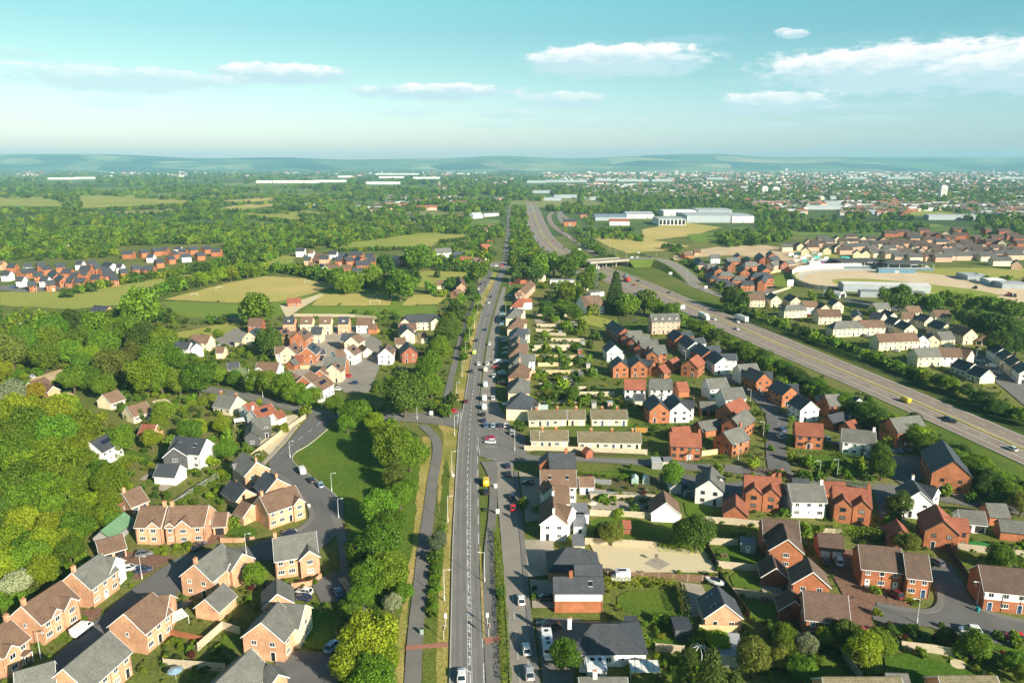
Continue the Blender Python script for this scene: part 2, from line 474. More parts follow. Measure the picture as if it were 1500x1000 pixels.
        if not hip and not has('gar') and abs(cam.x) > L / 2 and (gable_main or has('E') or rnd.random() < .5):
            nc = 2 if gable_main and D > 6 else 1
            for i in range(nc):
                y = (-D / 2 + D * (i + .5) / nc) * .9
                for r_, z in enumerate(zs):
                    if nc == 2 and r_ == 0 and i == 1: put_door(root, gs * (L / 2 + .004), y, 0, -gs * math.pi / 2, 0, near)
                    elif nc == 2 or r_ == st - 1: put_window(root, gs * (L / 2 + .004), y, z, -gs * math.pi / 2, 1.2 if nc == 2 else .8, 1.05, fr, near)
    for k in get('C'):
        f = float(k or 0); f = 1 - f if flip else f
        x = -L / 2 + .45 + (L - .9) * f
        b = MB(); b.box(-.42, .42, -.32, .32, -1, 1.25, wm if wk in 'sompw' else W['o']); b.box(-.48, .48, -.38, .38, 1.25, 1.4, wm)
        o = b.build('chimney', roof, loc=(x, 0, zr))
        p = MB(); p.tube((0, 0, 0), (0, 0, .4), .13, .1, POT); pm = p.mesh('chimney_pot')
        for s in (-.2, .2): link('chimney_pot', pm, o, (s, 0, 1.4))
    if get('S'):
        q = get('S')[0]; side = -1 if q.startswith('b') else 1
        b = MB(); sl = math.atan(tan); nn = max(2, int(L / 2.2)); w_ = min(L - 1.6, 1.05 * nn)
        for r_ in range(2):
            for i in range(nn): b.box(-w_ / 2 + w_ * i / nn + .02, -w_ / 2 + w_ * (i + 1) / nn - .02, -.8 + r_ * .82, -.02 + r_ * .8, 0, .06, SOLAR)
        o = b.build('solar_panel', roof, loc=(0, side * D / 4.2, zr - D / 4.2 * tan + .32)); o.rotation_euler = (-side * sl, 0, 0)
        feat.append('solar panels')
    for k in get('K'):
        nk = int(k or 1); sl = math.atan(tan); b = MB(); b.box(-.42, .42, -.6, .6, 0, .08, GLASS); b.box(-.5, .5, -.68, -.6, 0, .1, TRIM); b.box(-.5, .5, .6, .68, 0, .1, TRIM); km = b.mesh('skylight')
        for i in range(nk):
            o = link('skylight', km, roof, (-L / 4 + i * L / (2 * max(nk - 1, 1)), D / 4, zr - D / 4 * tan + .2)); o.rotation_euler = (-sl, 0, 0)
        feat.append('skylights')
    for k in get('Q'):   # dormers along the front slope
        nk = int(k)
        for i in range(nk):
            x = -L / 2 + L * (i + .5) / nk; b = MB(); yd = D / 2 - .9; zd = zr - tan * yd
            b.box(x - .65, x + .65, yd - 1.6, yd, zd - .3, zd + 1.2, TRIM); b.box(x - .8, x + .8, yd - 1.9, yd + .15, zd + 1.203, zd + 1.3, rm)
            o = b.build('dormer', root); put_window(o, x, yd + .004, zd + .15, 0, .9, .9, 1, False)
        feat.append('roof dormers')
    if has('band'):
        b = MB(); b.box(-L / 2, L / 2, D / 2 + .002, D / 2 + .012, 2.75, e - .05, W['w']); b.build('white_upper_wall', root)
        feat.append('white upper wall')
    x = get('!')
    base = f"{WW[wk]} {TT[rk]} {wd}"
    if x: base = x[0].replace('_', ' ')
    elif feat:
        f2 = [f for f in feat if f not in ('hipped', 'wing')]
        if f2: base += ' with ' + f2[0]
        elif 'wing' in feat: base += ' with wing'
        elif 'hipped' in feat: base = base.replace('-roofed', '-hipped')
    thing(nm, wd, base, zone, obj=root, group=('garages ' if has('gar') else 'houses ') + ZONES[zone][0] if zone in ZONES else None)
    HOUSES.append((root, L, D)); return root
ZONES.update(
 Sh=('in the long gardens', 'the white hall', (866, 445)),
 A=('on the pale estate', 'the corner house', (150, 850)),
 C=('among old garden plots', 'the junction', (470, 610)),
 D=('below the sports pitch', 'the pavilion', (430, 440)),
 F=('along the main road', 'the junction', (690, 610)),
 G=('behind the bungalow fence', 'the main road', (700, 640)),
 Hh=('beside the service road', 'the gravel yard', (950, 815)),
 I=('below the motorway', 'the bridge', (880, 385)),
 Ir=('on the brick close', 'the gravel yard', (950, 815)),
 J=('across the motorway', 'the track shed', (1290, 425)),
 K=('beside the building site', 'the bridge', (880, 385)),
 Lf=('beyond the striped field', 'the purple tree', (30, 430)),
 M=('behind the pitch hedge', 'the pavilion', (430, 440)),
 N=('above the race track', 'the grandstand', (1250, 390)),
 O=('past the crossroads', 'the crossroads', (740, 390)))

HD = {}
HD['A'] = '''
105,839,148,810 8.5 5 sg L140,815,170,816,6.5 C0 ww !pale_brick_house_with_grey_roof_and_white_rendered_wing
31,888,90,850 8.5 5 sb G.38,2.6,.3 G.72,3.8,.8 C0 P
-30,936,14,906 8.5 5 sb G.3,3 C1 P
181,899,223,867 9 5 sb L214,873,249,871,7
92,980,160,924 9 5 sg T2
20,985,80,968 8 5 sg
206,741,245,741 9 5 sb G.72,3,.3 C1 P !pale_brick_house_with_one_front_gable_and_brown_roof
249,741,306,740 9 5 sb G.12,2.4,.2 G.48,4.4,.7 C0 P !pale_brick_house_with_brown_roof_and_timbered_front_gable
314,751,334,750 6 2.6 sb gar
284,827,325,796 8.5 5 sg L322,797,355,811,6.5 C0 G.62,2.2,.4
300,878,328,854 6 2.5 sg gar nd
399,788,463,778 9 5 sg L449,789,453,807,4.6 C0 !pale_brick_house_with_grey_roof_and_front_wing
405,847,406,870 6.5 2.6 sg gar
382,912,408,881 9 5 sg L405,883,447,886,7 wc
310,1006,368,950 8.5 5 sg L395,975,408,988,3.5 nw
355,662,376,677 8 5 sg G.2,2.2,.2 C1
389,690,406,701 8 5 sk C1
380,727,432,710 8.5 5 sb G.86,3.4,.8 C0 !pale_brick_house_with_brown_roof_and_white_bay_gable
338,703,360,717 6.5 2.6 sk gar nd
354,733,369,739 6 2.6 sb gar nd
147,778,182,750 5 2.4 gv shed nw !long_green_roofed_shed_beside_the_wood
140,793,180,782 6 2.5 sb gar'''
HD['C'] = '''
131,648,163,632 8 5 wk S !white_house_with_dark_roof_and_solar_panels_at_the_wood_edge
256,639,303,643 9 5.4 wk K2 L262,643,254,656,7 dw !large_white_house_with_dark_slate_roof_and_dark_clad_wing
232,679,264,681 6.5 2.8 wk gar nd !white_garage_with_dark_slate_roof_beside_the_large_white_house
178,722,205,712 8 2.7 sb bun C0
208,621,230,622 7 2.6 sr bun
150,578,172,571 8 2.7 cb bun
185,596,214,588 8 2.7 cb bun
42,560,66,552 8 2.7 cb bun
322,577,348,581 9 2.9 cg bun C0 C1 !cream_bungalow_with_wide_grey_roof_and_two_chimneys
356,593,372,588 6 4 wr
368,600,397,591 7 4.4 wr S C0 !white_house_with_red_roof_and_a_row_of_solar_panels
399,605,412,600 5 2.6 wr bun nw
368,613,396,610 8 3.6 dg L372,613,368,632,5 !timber_clad_house_with_grey_green_roof_beside_the_golden_yard
20,470,30,472 7 2.6 wk bun
138,447,160,449 7 2.6 sk bun
60,560,78,566 5 2.3 sb shed nw'''
HD['D'] = '''
257,500,280,501 7 4.8 wk L281,497,288,503,6
281,490,309,491 8 4.8 cb
365,466,385,466 8.5 5 mb
365,486,377,479 7 4.8 ck S
416,464,433,464 8 6.5 sk Q1
441,464,459,464 8 6.5 cb Q1
469,464,486,464 8 6.5 cb Q1
496,464,512,464 8 6.5 sk Q1
523,466,547,466 8 5 wb
407,485,420,480 7 5 sb S
435,487,446,480 9 5.4 ob wt S L432,485,424,485,7
456,479,473,479 8 5 ck
421,508,432,502 9 5 cb S
449,509,458,501 8.5 5 ok wt S
402,508,416,507 7 5 cb
465,512,476,511 5 2.6 sk gar
500,488,527,488 8 5 sk
514,494,524,488 8 5 cb
507,510,518,504 8.5 5 wb S
488,514,502,511 7 5 wb
474,523,508,523 8.5 5 og wt
377,530,410,531 8.5 5 wb L382,532,378,538,5
418,545,432,547 7 2.6 ob gar H
444,551,456,543 8 5 ob wt
456,560,476,549 8.5 5 wb S
486,535,493,529 8 5 cb S
332,532,350,530 6 5 ok wt
335,546,347,544 5 2.6 wk gar nd
594,461,638,460 9 5 ck L596,461,593,467,6 L637,460,638,466,6
583,474,610,473 7 4.5 cb
597,482,593,474 8 5 ck
578,495,594,494 7 4.6 cb
564,511,568,502 7.5 5 wb S
600,508,596,500 8 5 mk
432,520,444,520 6 2.6 or gar nd
530,504,538,510 5 2.6 cb gar nd
468,542,474,536 6 4.6 ob wt
424,528,432,525 5 2.6 og gar nd
352,541,364,541 6 2.6 wk gar
318,508,330,508 6 3 cb bun
345,494,356,494 5 2.6 cg gar nd
540,474,552,474 6 3 ob gar nd
612,488,622,486 6 3 cb gar nd
420,437,441,436 7 2.7 or pavilion wt !brick_pavilion_with_red_roof_beside_the_sports_pitch'''
HD['F'] = '''
762,424,777,410 8 5 sb
770,396,790,397 9 4.8 cg H
806,409,850,410 8 3 wn flat shop nw
824,422,825,431 6 2.5 sr shed nw
757,441,760,435 8 5 wr H L760,438,778,437,5
756,428,764,428 6 4.8 wb
752,455,754,449 9 5 cg H L754,452,768,453,5
755,470,757,464 9 5 cb H L757,467,772,467,5
757,485,758,479 9 5 ck H L759,482,774,481,6
758,497,759,491 9 5 cg H
759,508,760,502 9 5 cb H L760,505,774,505,4 C1
760,522,761,516 9 5 wg H L762,519,784,519,6,4.6
760,537,761,531 9 5 sb H L761,536,780,540,5,3 C1
760,558,760,552 9 5 cg H L760,555,772,552,4,3
761,579,763,574 9.5 5 ck H
780,589,790,590 5 2.5 ck bun
757,410,768,408 7 3 mr shop flat nw !red_fronted_shop_beside_the_main_road'''
HD['G'] = '''
773,601,829,600 8 2.7 cl bun T3 C.2 C.8 a32
831,600,857,600 8 2.7 cl bun T2 C.5 a32
865,600,918,600 8 2.7 cl bun T3 C.3 C.75 a32
777,630,832,630 8 2.7 cl bun T3 C.3 C.7 a32
846,632,938,633 8 2.7 cl bun T5 C.2 C.55 C.9 a32
850,434,878,432 15 5 wb !white_hall_with_brown_roof_behind_the_lattice_mast
862,428,882,426 6 3 wf flat nw
855,420,862,420 3 2.4 cn flat shed nw'''
HD['Sh'] = '''
850,498,857,498 2.6 2.1 gf shed nw flat
846,511,852,511 2.6 2.1 mf shed nw flat
824,552,831,552 2.6 2.1 cf shed nw flat
836,555,842,555 2.6 2.1 gn shed nw flat
858,531,865,531 2.6 2.1 gf shed nw flat
832,576,838,576 2.6 2.1 mf shed nw flat
788,472,793,472 2.6 2.1 mf shed nw flat
868,541,874,541 2.6 2.1 gn shed nw flat
848,545,853,545 2.6 2.1 df shed nw flat
802,465,808,465 2.6 2.1 mf shed nw flat
818,484,823,484 2.6 2.1 gf shed nw flat
866,588,874,588 2.6 2.1 gf shed nw flat
890,588,897,588 2.6 2.1 pn shed nw flat
848,520,855,520 2.6 2.1 cf shed nw flat'''
HD['Hh'] = '''
803,664,842,663 8 5.2 ok L804,662,803,671,5.5 C.7
791,688,844,688 8.5 5 wb K2
848,698,870,698 5 2.6 wb
810,712,834,712 8 5 wb L808,711,803,703,5
810,724,811,753 7 5 wb L812,737,838,743,6 C1 C0
838,760,858,760 8 2.7 wf flat
836,744,862,744 7 2.7 wf flat
838,790,856,790 6 2.7 cf flat nw
829,802,850,802 9 3 sk H nw
841,827,882,827 8 4.8 ok nw !brick_house_with_slate_roof_and_red_ridge_tiles
810,845,883,845 5.2 5.1 ok C.34 K1 band nw !slate_roofed_brick_house_with_white_upper_wall
867,914,905,914 10.5 3 wk H a30 Sb C0 !wide_white_bungalow_with_dark_hipped_roof_and_solar_panels
918,920,938,920 9 2.8 wk flat nw
848,992,919,992 7 2.8 wg C.3 bun
858,968,888,968 5 2.5 wx flat shed
1050,857,1062,885 8 3 sk K2 !brick_annexe_with_slate_roof_and_two_skylights
972,718,976,736 8 2.6 wb gar nd !white_gabled_garage_with_brown_roof_behind_the_cottages
915,762,920,762 3 2.1 mr shed nw
986,700,990,708 3.4 2 gn shed nw
968,672,986,672 4 2.4 cf flat gar nw
985,912,1012,912 4.5 2.3 dk flat shed nw
1064,925,1070,960 5 2.4 gn shed nw flat
860,655,862,656 3 2.2 mr shed nw'''
HD['I'] = '''
1042,682,1040,702 8 5 wg L1042,694,1056,699,5 dt
1090,695,1145,700 8.5 5.2 or G.25,4.6,.8 G.72,4.6,.8 C1 T1
1154,708,1206,709 8.5 5 wg L1158,708,1169,715,5 C1
1219,711,1276,717 8.5 5.2 or G.25,4.6,.8 G.74,4.6,.8 C1
1078,724,1078,741 6.5 2.6 or gar nd
1371,738,1383,763 8 5 or L1382,757,1418,760,5.5 
1336,701,1348,720 8 5 wk L1348,708,1374,716,5 C0
1380,644,1398,675 11 6 ok
1303,613,1347,608 9 5.4 og T3
1233,627,1283,632 8 5 wg P C1
1164,618,1206,621 8 5 or P
1059,633,1086,624 8 5 og P C1
981,633,1027,635 8 5 or P C1
1072,613,1093,599 7.5 5 og
1062,592,1086,582 8 5 or
1056,569,1087,567 8.5 5 wg
1034,555,1063,553 8 5 wg
986,576,997,589 8 5 wk L994,585,1018,587,5 dt
957,577,967,590 8 5 ok dt
914,555,946,556 8 5 wr dt
951,555,984,555 8 5 wg dt P
897,469,916,481 8 5 mk
918,485,940,484 8 5 mg L922,486,916,490,5
928,491,951,490 8 5 mg L932,492,926,496,5
936,498,963,497 8 5 mg L942,500,936,505,5
950,506,974,505 8 5 og L958,507,956,514,6
894,499,901,506 8 5 wk L900,511,908,515,5,2.6
905,521,910,529 7.5 5 ok
931,519,937,528 8 5 ok L938,525,958,528,5
952,460,994,459 9 7.6 pg Q4 T4 !three_storey_brick_terrace_with_four_roof_dormers_by_the_motorway
987,482,999,490 8 5 ok L998,486,1012,484,6
1004,490,1019,501 8 5 wk L1014,496,1030,494,6
1024,502,1040,513 8 5 ok L1036,507,1054,506,6
1046,513,1060,524 8 5 wk L1055,518,1078,518,6
1080,534,1108,532 8 5 wg
1098,538,1120,547 8 5 ok L1116,544,1132,545,6
1138,556,1160,567 8 5 ok L1156,562,1170,563,6 Sb
1168,577,1188,588 8 5 wk
1208,578,1236,577 8 5 og L1210,579,1206,574,6
1241,574,1259,584 8 5 wk L1256,580,1268,588,4
980,527,992,523 7 2.7 or gar nd
964,536,974,533 7 2.7 or
1010,527,1022,519 8 5 or
990,560,1006,559 7 2.7 or gar nd
1024,588,1048,588 6 2.6 og gar
1022,618,1050,614 6 2.6 og gar nd
983,626,1010,624 6 2.6 or gar nd
928,577,944,577 5 2.6 ck gar nd
1212,608,1236,603 6 2.6 ok gar nd
1238,618,1252,614 5 2.6 or gar nd
1204,705,1238,706 5 2.6 or gar nd
1160,700,1185,702 5 2.6 ok gar nd
1403,746,1442,749 6 2.6 wg gar
1443,737,1474,738 6 2.6 og gar nd
1462,760,1500,764 5 2.6 og gar nd
1313,760,1322,776 6.5 2.6 or gar nd
954,672,972,673 4 2.4 gn gar nw flat'''
HD['Ir'] = '''
1116,759,1170,763 8.5 5 oj wt L1148,768,1154,790,8
1183,816,1191,838 8 5 oj wt
1130,812,1137,832 6 2.6 mj gar wt nd
1158,862,1165,880 6 2.6 mj gar wt nd
1176,865,1242,872 9 5 oj wt
1197,780,1234,783 6.5 2.6 oj gar wd
1257,797,1320,803 9 5 oj T2 wt !brown_roofed_brick_pair_of_houses_with_white_doors
1323,809,1360,813 9 5 oj T1 wt !end_brick_house_with_brown_roof_and_golden_hedge
1433,827,1545,838 9 5 oj T4 wt band
1084,790,1108,793 4 2.3 gf shed !blue_grey_summerhouse_on_the_brown_brick_close_lawn
1204,992,1320,992 8 5 sl nw
1374,990,1460,990 8 5 sl nw
1296,986,1330,987 8 3 mg nw'''
HD['J'] = '''
1228,470,1256,470 8 4.8 cg H
1258,469,1294,469 8 4.8 cb T2
1196,453,1230,453 9 5 cb T2
1278,444,1300,443 8 4.8 cg
1278,456,1296,459 7.5 4.8 ck
1296,453,1310,458 7 4.8 ck
1303,463,1318,467 8 4.8 wk
1320,469,1336,475 8 4.8 ck
1326,449,1346,448 8 4.8 cb
1320,457,1340,457 8 4.8 cb
1348,459,1364,463 8 4.8 ck
1366,454,1390,454 8 4.8 cb T2
1368,468,1388,474 8 4.8 ck
1400,475,1424,482 9 5 cb
1282,489,1310,488 8.5 5 cb
1310,488,1341,487 8.5 5 cb T2
1347,487,1353,491 7 5 wk
1362,487,1368,491 7 5 ck
1372,486,1393,485 8.5 5 cg
1338,510,1374,509 8.5 5 cg T2
1375,509,1407,510 8.5 5 wb T2
1408,510,1424,513 8 5 cb
1404,525,1428,533 8 3 ck
1428,535,1449,542 8 3 ck
1458,501,1470,510 7 5 wk
1472,511,1482,519 7 5 ck
1484,520,1494,528 7 5 ck
1496,529,1508,539 7 5 wk
1096,430,1119,430 9 5 cb
1129,428,1138,433 7.5 5 ck
1152,447,1172,446 7 5 cg H
1174,441,1196,441 8 5 wb
1202,442,1210,446 7 4.8 ck
1220,437,1229,441 7.5 5 ck
1156,430,1167,435 8 5 ck
1225,471,1254,470 8 5 cg H
1254,452,1258,461 6 3 ck
1440,491,1450,492 6 2.6 cb gar H'''
HD['K'] = '''
1022,377,1028,382 8 5 pk H
1040,373,1054,373 8 5 wg
1036,387,1046,386 8 5 og H
1050,388,1054,393 8 5 og
1040,398,1046,402 8 4 ok H
1064,377,1084,377 8 5 og
1066,382,1072,386 7 5 ok
1080,370,1084,374 8 5 ok
1094,375,1100,381 7 5 ok
1092,384,1106,383 8 5 og H
1086,388,1092,394 8 5.4 ok
1058,398,1070,398 8 4 og H
1078,404,1090,404 8 4 og H
1106,399,1124,399 9 7 ok H L1120,400,1116,410,6
1090,411,1102,411 7 5 ok H
1112,370,1120,376 9 5 mk
1116,386,1124,392 8 5 ok
1128,384,1140,381 8 5 pg
1142,381,1150,383 8 5 mk
1150,382,1162,381 7 5 pg
1126,377,1138,374 8 5 ok
1052,408,1064,408 7 3 ok H
1128,367,1132,371 8 5 ok
1000,370,1012,369 8 3 ob
1016,365,1026,365 8 3 sb
1154,390,1166,389 6 3 ob
1066,414,1076,414 6 3 ok H'''
HD['Lf'] = '''
4,397,16,397 8 5 wk
27,395,48,392 8 5 ok T2
48,399,62,398 8 5 ok
26,405,36,405 8 5 wk
60,405,72,405 8 5 wk
58,390,72,388 8 5 ok
76,395,84,401 8 5 ok
80,386,96,385 8 5 ok
86,402,94,406 8 5 ok
92,393,106,393 8 5 ok
104,399,116,399 8 5 ok
98,407,108,407 8 4.5 ok
110,407,126,407 8 4.5 ok T2
112,382,122,382 8 5 wk
128,382,140,381 8 5 ok
118,389,134,389 9 5 ok T2
134,402,148,402 8 5 ok
146,393,160,391 8 5 ok
154,383,166,386 8 5 wk
150,398,168,397 8 5 ok
172,386,180,386 8 5 wk
192,389,206,388 8 5 ok
210,389,226,389 8 5 ok T2
180,367,196,367 8 5 ok T2
204,366,216,365 8 5 ok
216,372,226,372 8 5 wk
222,364,234,363 8 5 ok T2
236,362,246,362 8 5 ok
250,368,258,367 8 5 ok
256,361,266,361 7 5 wk
262,364,274,364 8 5 ok
264,372,278,371 8 5 wk
275,362,288,361 8 5 ok
296,361,306,360 8 5 ok
310,364,324,364 8 5 ok
12,386,24,386 8 5 ok
34,386,46,385 8 5 wk
40,412,52,411 8 5 ok
52,384,66,383 8 5 ok
66,411,80,410 8 5 ok
118,396,130,396 8 5 ok
136,388,146,387 8 5 ok
160,404,172,403 8 5 ok
174,394,186,393 8 5 ok
226,380,238,379 8 5 ok T2
244,375,254,374 8 5 ok
286,370,298,369 8 5 ok
92,358,100,358 9 4 cl
146,354,156,353 9 3 cb bun
180,351,190,351 9 3 cb bun
0,382,6,382 8 5 sb'''
HD['M'] = '''
434,363,447,363 8 6 wk
452,366,460,366 8 5 wb
462,371,478,372 8 5 mb T2
446,376,456,376 8 5 sk
468,374,482,374 8 5 sk
480,367,494,367 9 5 wk
492,376,502,376 8 5 ok
496,370,506,370 8 5 ok
508,370,512,374 8 5 ok
504,377,516,376 8 5 ok
514,368,532,368 9 5 ok
524,374,530,378 8 5 ok
536,371,548,371 8 5 ok
520,382,542,381 9 5 ok T3
538,377,550,377 8 5 ok
452,384,462,384 8 4 mb
470,386,476,389 7 4 wk
478,386,496,387 7 4 mb
498,388,514,388 7 4 mb
516,393,532,392 8 4.5 wk
556,373,570,373 9 5 mg
576,374,590,376 9 5 mk
580,382,588,386 7 5 ok'''
HD['O'] = '''
636,364,660,363 11 5 wg
664,369,684,368 10 4 wk
674,376,690,376 8 4.6 wr
692,378,700,377 8 4.6 wb
700,377,712,378 7 4.6 wb L703,377,702,384,5
704,358,716,357 8 4.6 or
714,352,722,352 8 4.6 wr
672,404,676,415 8 4 sb
664,425,674,423 7 3 sb bun
640,411,652,411 8 3 cb bun
598,318,610,318 9 4 wk
700,334,712,333 9 4.5 cb
712,328,722,328 8 4.5 wb
690,312,704,311 12 5 wn
706,313,728,312 14 5 wn shop flat
596,314,610,314 8 4 wk
670,315,680,315 8 4 wb
600,316,612,316 7 4 wb'''
# estates far up the slope: centre pixel, then the ridge length (m) and its bearing; walls and roof
FAR = [(1152,357,9,5,'ch'),(1162,355,10,0,'pe'),(1172,356,9,80,'ck'),(1184,350,10,75,'pk'),(1180,362,9,70,'ck'),(1198,352,14,5,'pe'),(1206,346,12,0,'ph'),(1214,350,10,0,'ph'),
 (1226,346,10,80,'ck'),(1218,357,14,5,'ce'),(1228,358,9,75,'ck'),(1240,349,16,5,'ce'),(1236,352,8,60,'pe'),(1252,349,9,5,'pe'),(1264,346,10,75,'ck'),(1246,343,12,5,'ce'),
 (1256,366,10,70,'ck'),(1268,366,10,72,'ck'),(1262,356,14,5,'ph'),(1274,360,12,40,'ph'),(1286,353,14,5,'ce'),(1294,347,10,70,'pe'),(1300,352,12,5,'se'),(1290,365,16,5,'ch'),
 (1306,366,14,5,'ph'),(1318,370,10,2,'ph'),(1330,370,14,2,'ph'),(1340,371,10,2,'ch'),(1348,368,8,70,'ck'),(1322,358,10,60,'pk'),(1338,360,10,65,'ck'),(1350,362,10,70,'pk'),
 (1358,356,14,5,'pe'),(1366,362,10,60,'ck'),(1372,358,12,5,'se'),(1384,358,10,70,'pk'),(1380,371,14,2,'ph'),(1396,369,16,2,'ph'),(1412,369,16,2,'ph'),(1432,368,18,2,'ph'),
 (1398,356,14,5,'pe'),(1410,358,14,5,'ch'),(1424,358,18,2,'pe'),(1440,356,10,70,'pk'),(1454,364,12,60,'pk'),(1470,366,18,2,'ph'),(1486,368,14,2,'ph'),(1466,376,16,2,'ch'),
 (1490,381,10,60,'pk'),(1304,338,16,5,'me'),(1322,336,16,5,'me'),(1352,334,14,5,'me'),(1376,341,12,60,'me'),(1386,338,10,60,'ce'),(1404,341,14,5,'me'),(1404,333,16,5,'me'),
 (1416,340,12,60,'me'),(1430,345,12,30,'me'),(1446,334,14,30,'me'),(1452,350,14,5,'me'),(1468,351,14,60,'ce'),(1482,341,14,5,'me'),(1482,356,10,60,'ok'),(1496,352,12,5,'me'),
 (1340,345,12,5,'sk'),(1360,347,12,5,'se'),(1378,350,12,5,'pk'),(1314,349,12,5,'me'),(1330,352,14,5,'se'),(1348,352,12,5,'me'),(1396,349,10,60,'pe'),(1414,351,12,5,'me'),(1190,357,10,5,'pe'),(1212,361,10,70,'ck'),(1238,361,12,5,'pe'),(1244,357,12,5,'ph'),(1270,352,12,5,'pe'),(1280,346,12,5,'ce'),(1282,357,10,60,'pk'),(1312,354,12,5,'pe'),(1302,359,12,5,'ch'),(1326,364,12,5,'pe'),(1344,356,12,5,'pe'),(1356,369,12,3,'ph'),(1364,370,12,3,'pe'),(1376,364,12,5,'pe'),(1390,364,12,5,'ph'),(1404,363,14,5,'pe'),(1418,363,12,60,'pk'),(1434,362,14,5,'pe'),(1446,370,14,3,'ch'),(1460,358,14,5,'pe'),(1478,361,14,5,'pe'),(1494,362,14,5,'pe'),(1460,344,14,5,'me'),(1336,340,14,5,'me'),(1364,340,14,5,'me'),(1420,356,12,5,'se'),(1390,344,12,5,'me'),(1470,335,14,5,'me'),(1492,345,14,5,'me'),(1436,349,10,60,'me')]

for z, s in HD.items():
    for line in s.strip().splitlines(): house(line, z)
FAR.sort(key=lambda q: -q[1])
for x, y, ln, an, mt in FAR[:44]:
    p = P(x, y, 8.3); d = Vector((math.cos(R(an)), math.sin(R(an)), 0)) * (ln / 2 + 2)
    a, b = pix(p - d), pix(p + d)
    house(f'{a[0]:.2f},{a[1]:.3f},{b[0]:.2f},{b[1]:.3f} 8.5 5 {mt}', 'N')
fm = MB()   # the rest of that estate, past the countable ones
for x, y, ln, an, mt in FAR[44:]:
    p = P(x, y, 8.3); q = MB(); gable_walls(q, -ln / 2 - 2, ln / 2 + 2, 8.5, 5, 8.5, W[mt[0]]); gable_roof(q, -ln / 2 - 2, ln / 2 + 2, 8.5, 5, 8.56, T[mt[1]])
    fm.add(q, Matrix.Translation((p.x, p.y, 0)) @ Matrix.Rotation(R(an), 4, 'Z'))
o = kind(fm.build('far_estate'), 'stuff'); o['label'] = 'upper rows of the far estate beyond the race track'
# ------------------------------------------------------------------ ground, fields, roads
def groundmat(name, cols, scale, patch=None, contrast=(.35, .65), fine=None, pal=None, amp=(.7, 1.25)):
    """grassy ground: two noise scales pick between three colours; patch = far field mosaic scale"""
    m = bpy.data.materials.new(name); nt, N, Lk, b = nodes(m)
    b.inputs['Roughness'].default_value = .95; b.inputs['Specular IOR Level'].default_value = .1
    geo = N.new('ShaderNodeNewGeometry')
    def noise(s, det=6):
        n = N.new('ShaderNodeTexNoise'); n.inputs['Scale'].default_value = s; n.inputs['Detail'].default_value = det; n.inputs['Roughness'].default_value = .6
        Lk.new(geo.outputs['Position'], n.inputs['Vector'])
        r = N.new('ShaderNodeMapRange'); r.inputs['From Min'].default_value, r.inputs['From Max'].default_value = contrast
        Lk.new(n.outputs['Fac'], r.inputs['Value']); return r.outputs[0]
    def mix(a, b_, f):
        x = N.new('ShaderNodeMix'); x.data_type = 'RGBA'
        for s, v in (('A', a), ('B', b_)):
            if isinstance(v, tuple): x.inputs[s].default_value = (*v, 1)
            else: Lk.new(v, x.inputs[s])
        Lk.new(f, x.inputs['Factor']); return x.outputs['Result']
    c = mix(cols[0], cols[1], noise(scale))
    if len(cols) > 2: c = mix(c, cols[2], noise(scale * .23, 3))
    if patch:
        v = N.new('ShaderNodeTexVoronoi'); v.inputs['Scale'].default_value = patch
        Lk.new(geo.outputs['Position'], v.inputs['Vector'])
        sp = N.new('ShaderNodeSeparateColor'); Lk.new(v.outputs['Color'], sp.inputs[0])
        r = N.new('ShaderNodeValToRGB'); r.color_ramp.interpolation = 'CONSTANT'
        e = r.color_ramp.elements; pal = pal or [(.10, .16, .04), (.22, .28, .07), (.05, .09, .03), (.34, .30, .12), (.16, .22, .055), (.05, .09, .03)]
        e[0].color = (*pal[0], 1); e[1].position = .85; e[1].color = (*pal[1], 1)
        for i, pos in enumerate((.2, .38, .5, .65)):
            q = e.new(pos); q.color = (*pal[i + 2], 1)
        Lk.new(sp.outputs[0], r.inputs[0]); c = mix(c, r.outputs[0], noise(patch * .8, 3))
    f = noise(fine or 1.6, 2)
    d = N.new('ShaderNodeMapRange'); d.inputs['To Min'].default_value, d.inputs['To Max'].default_value = amp
    Lk.new(f, d.inputs['Value'])
    mm = N.new('ShaderNodeMix'); mm.data_type = 'RGBA'; mm.blend_type = 'MULTIPLY'; mm.inputs['Factor'].default_value = 1
    Lk.new(c, mm.inputs['A']); Lk.new(d.outputs[0], mm.inputs['B']); Lk.new(mm.outputs['Result'], b.inputs['Base Color'])
    return m
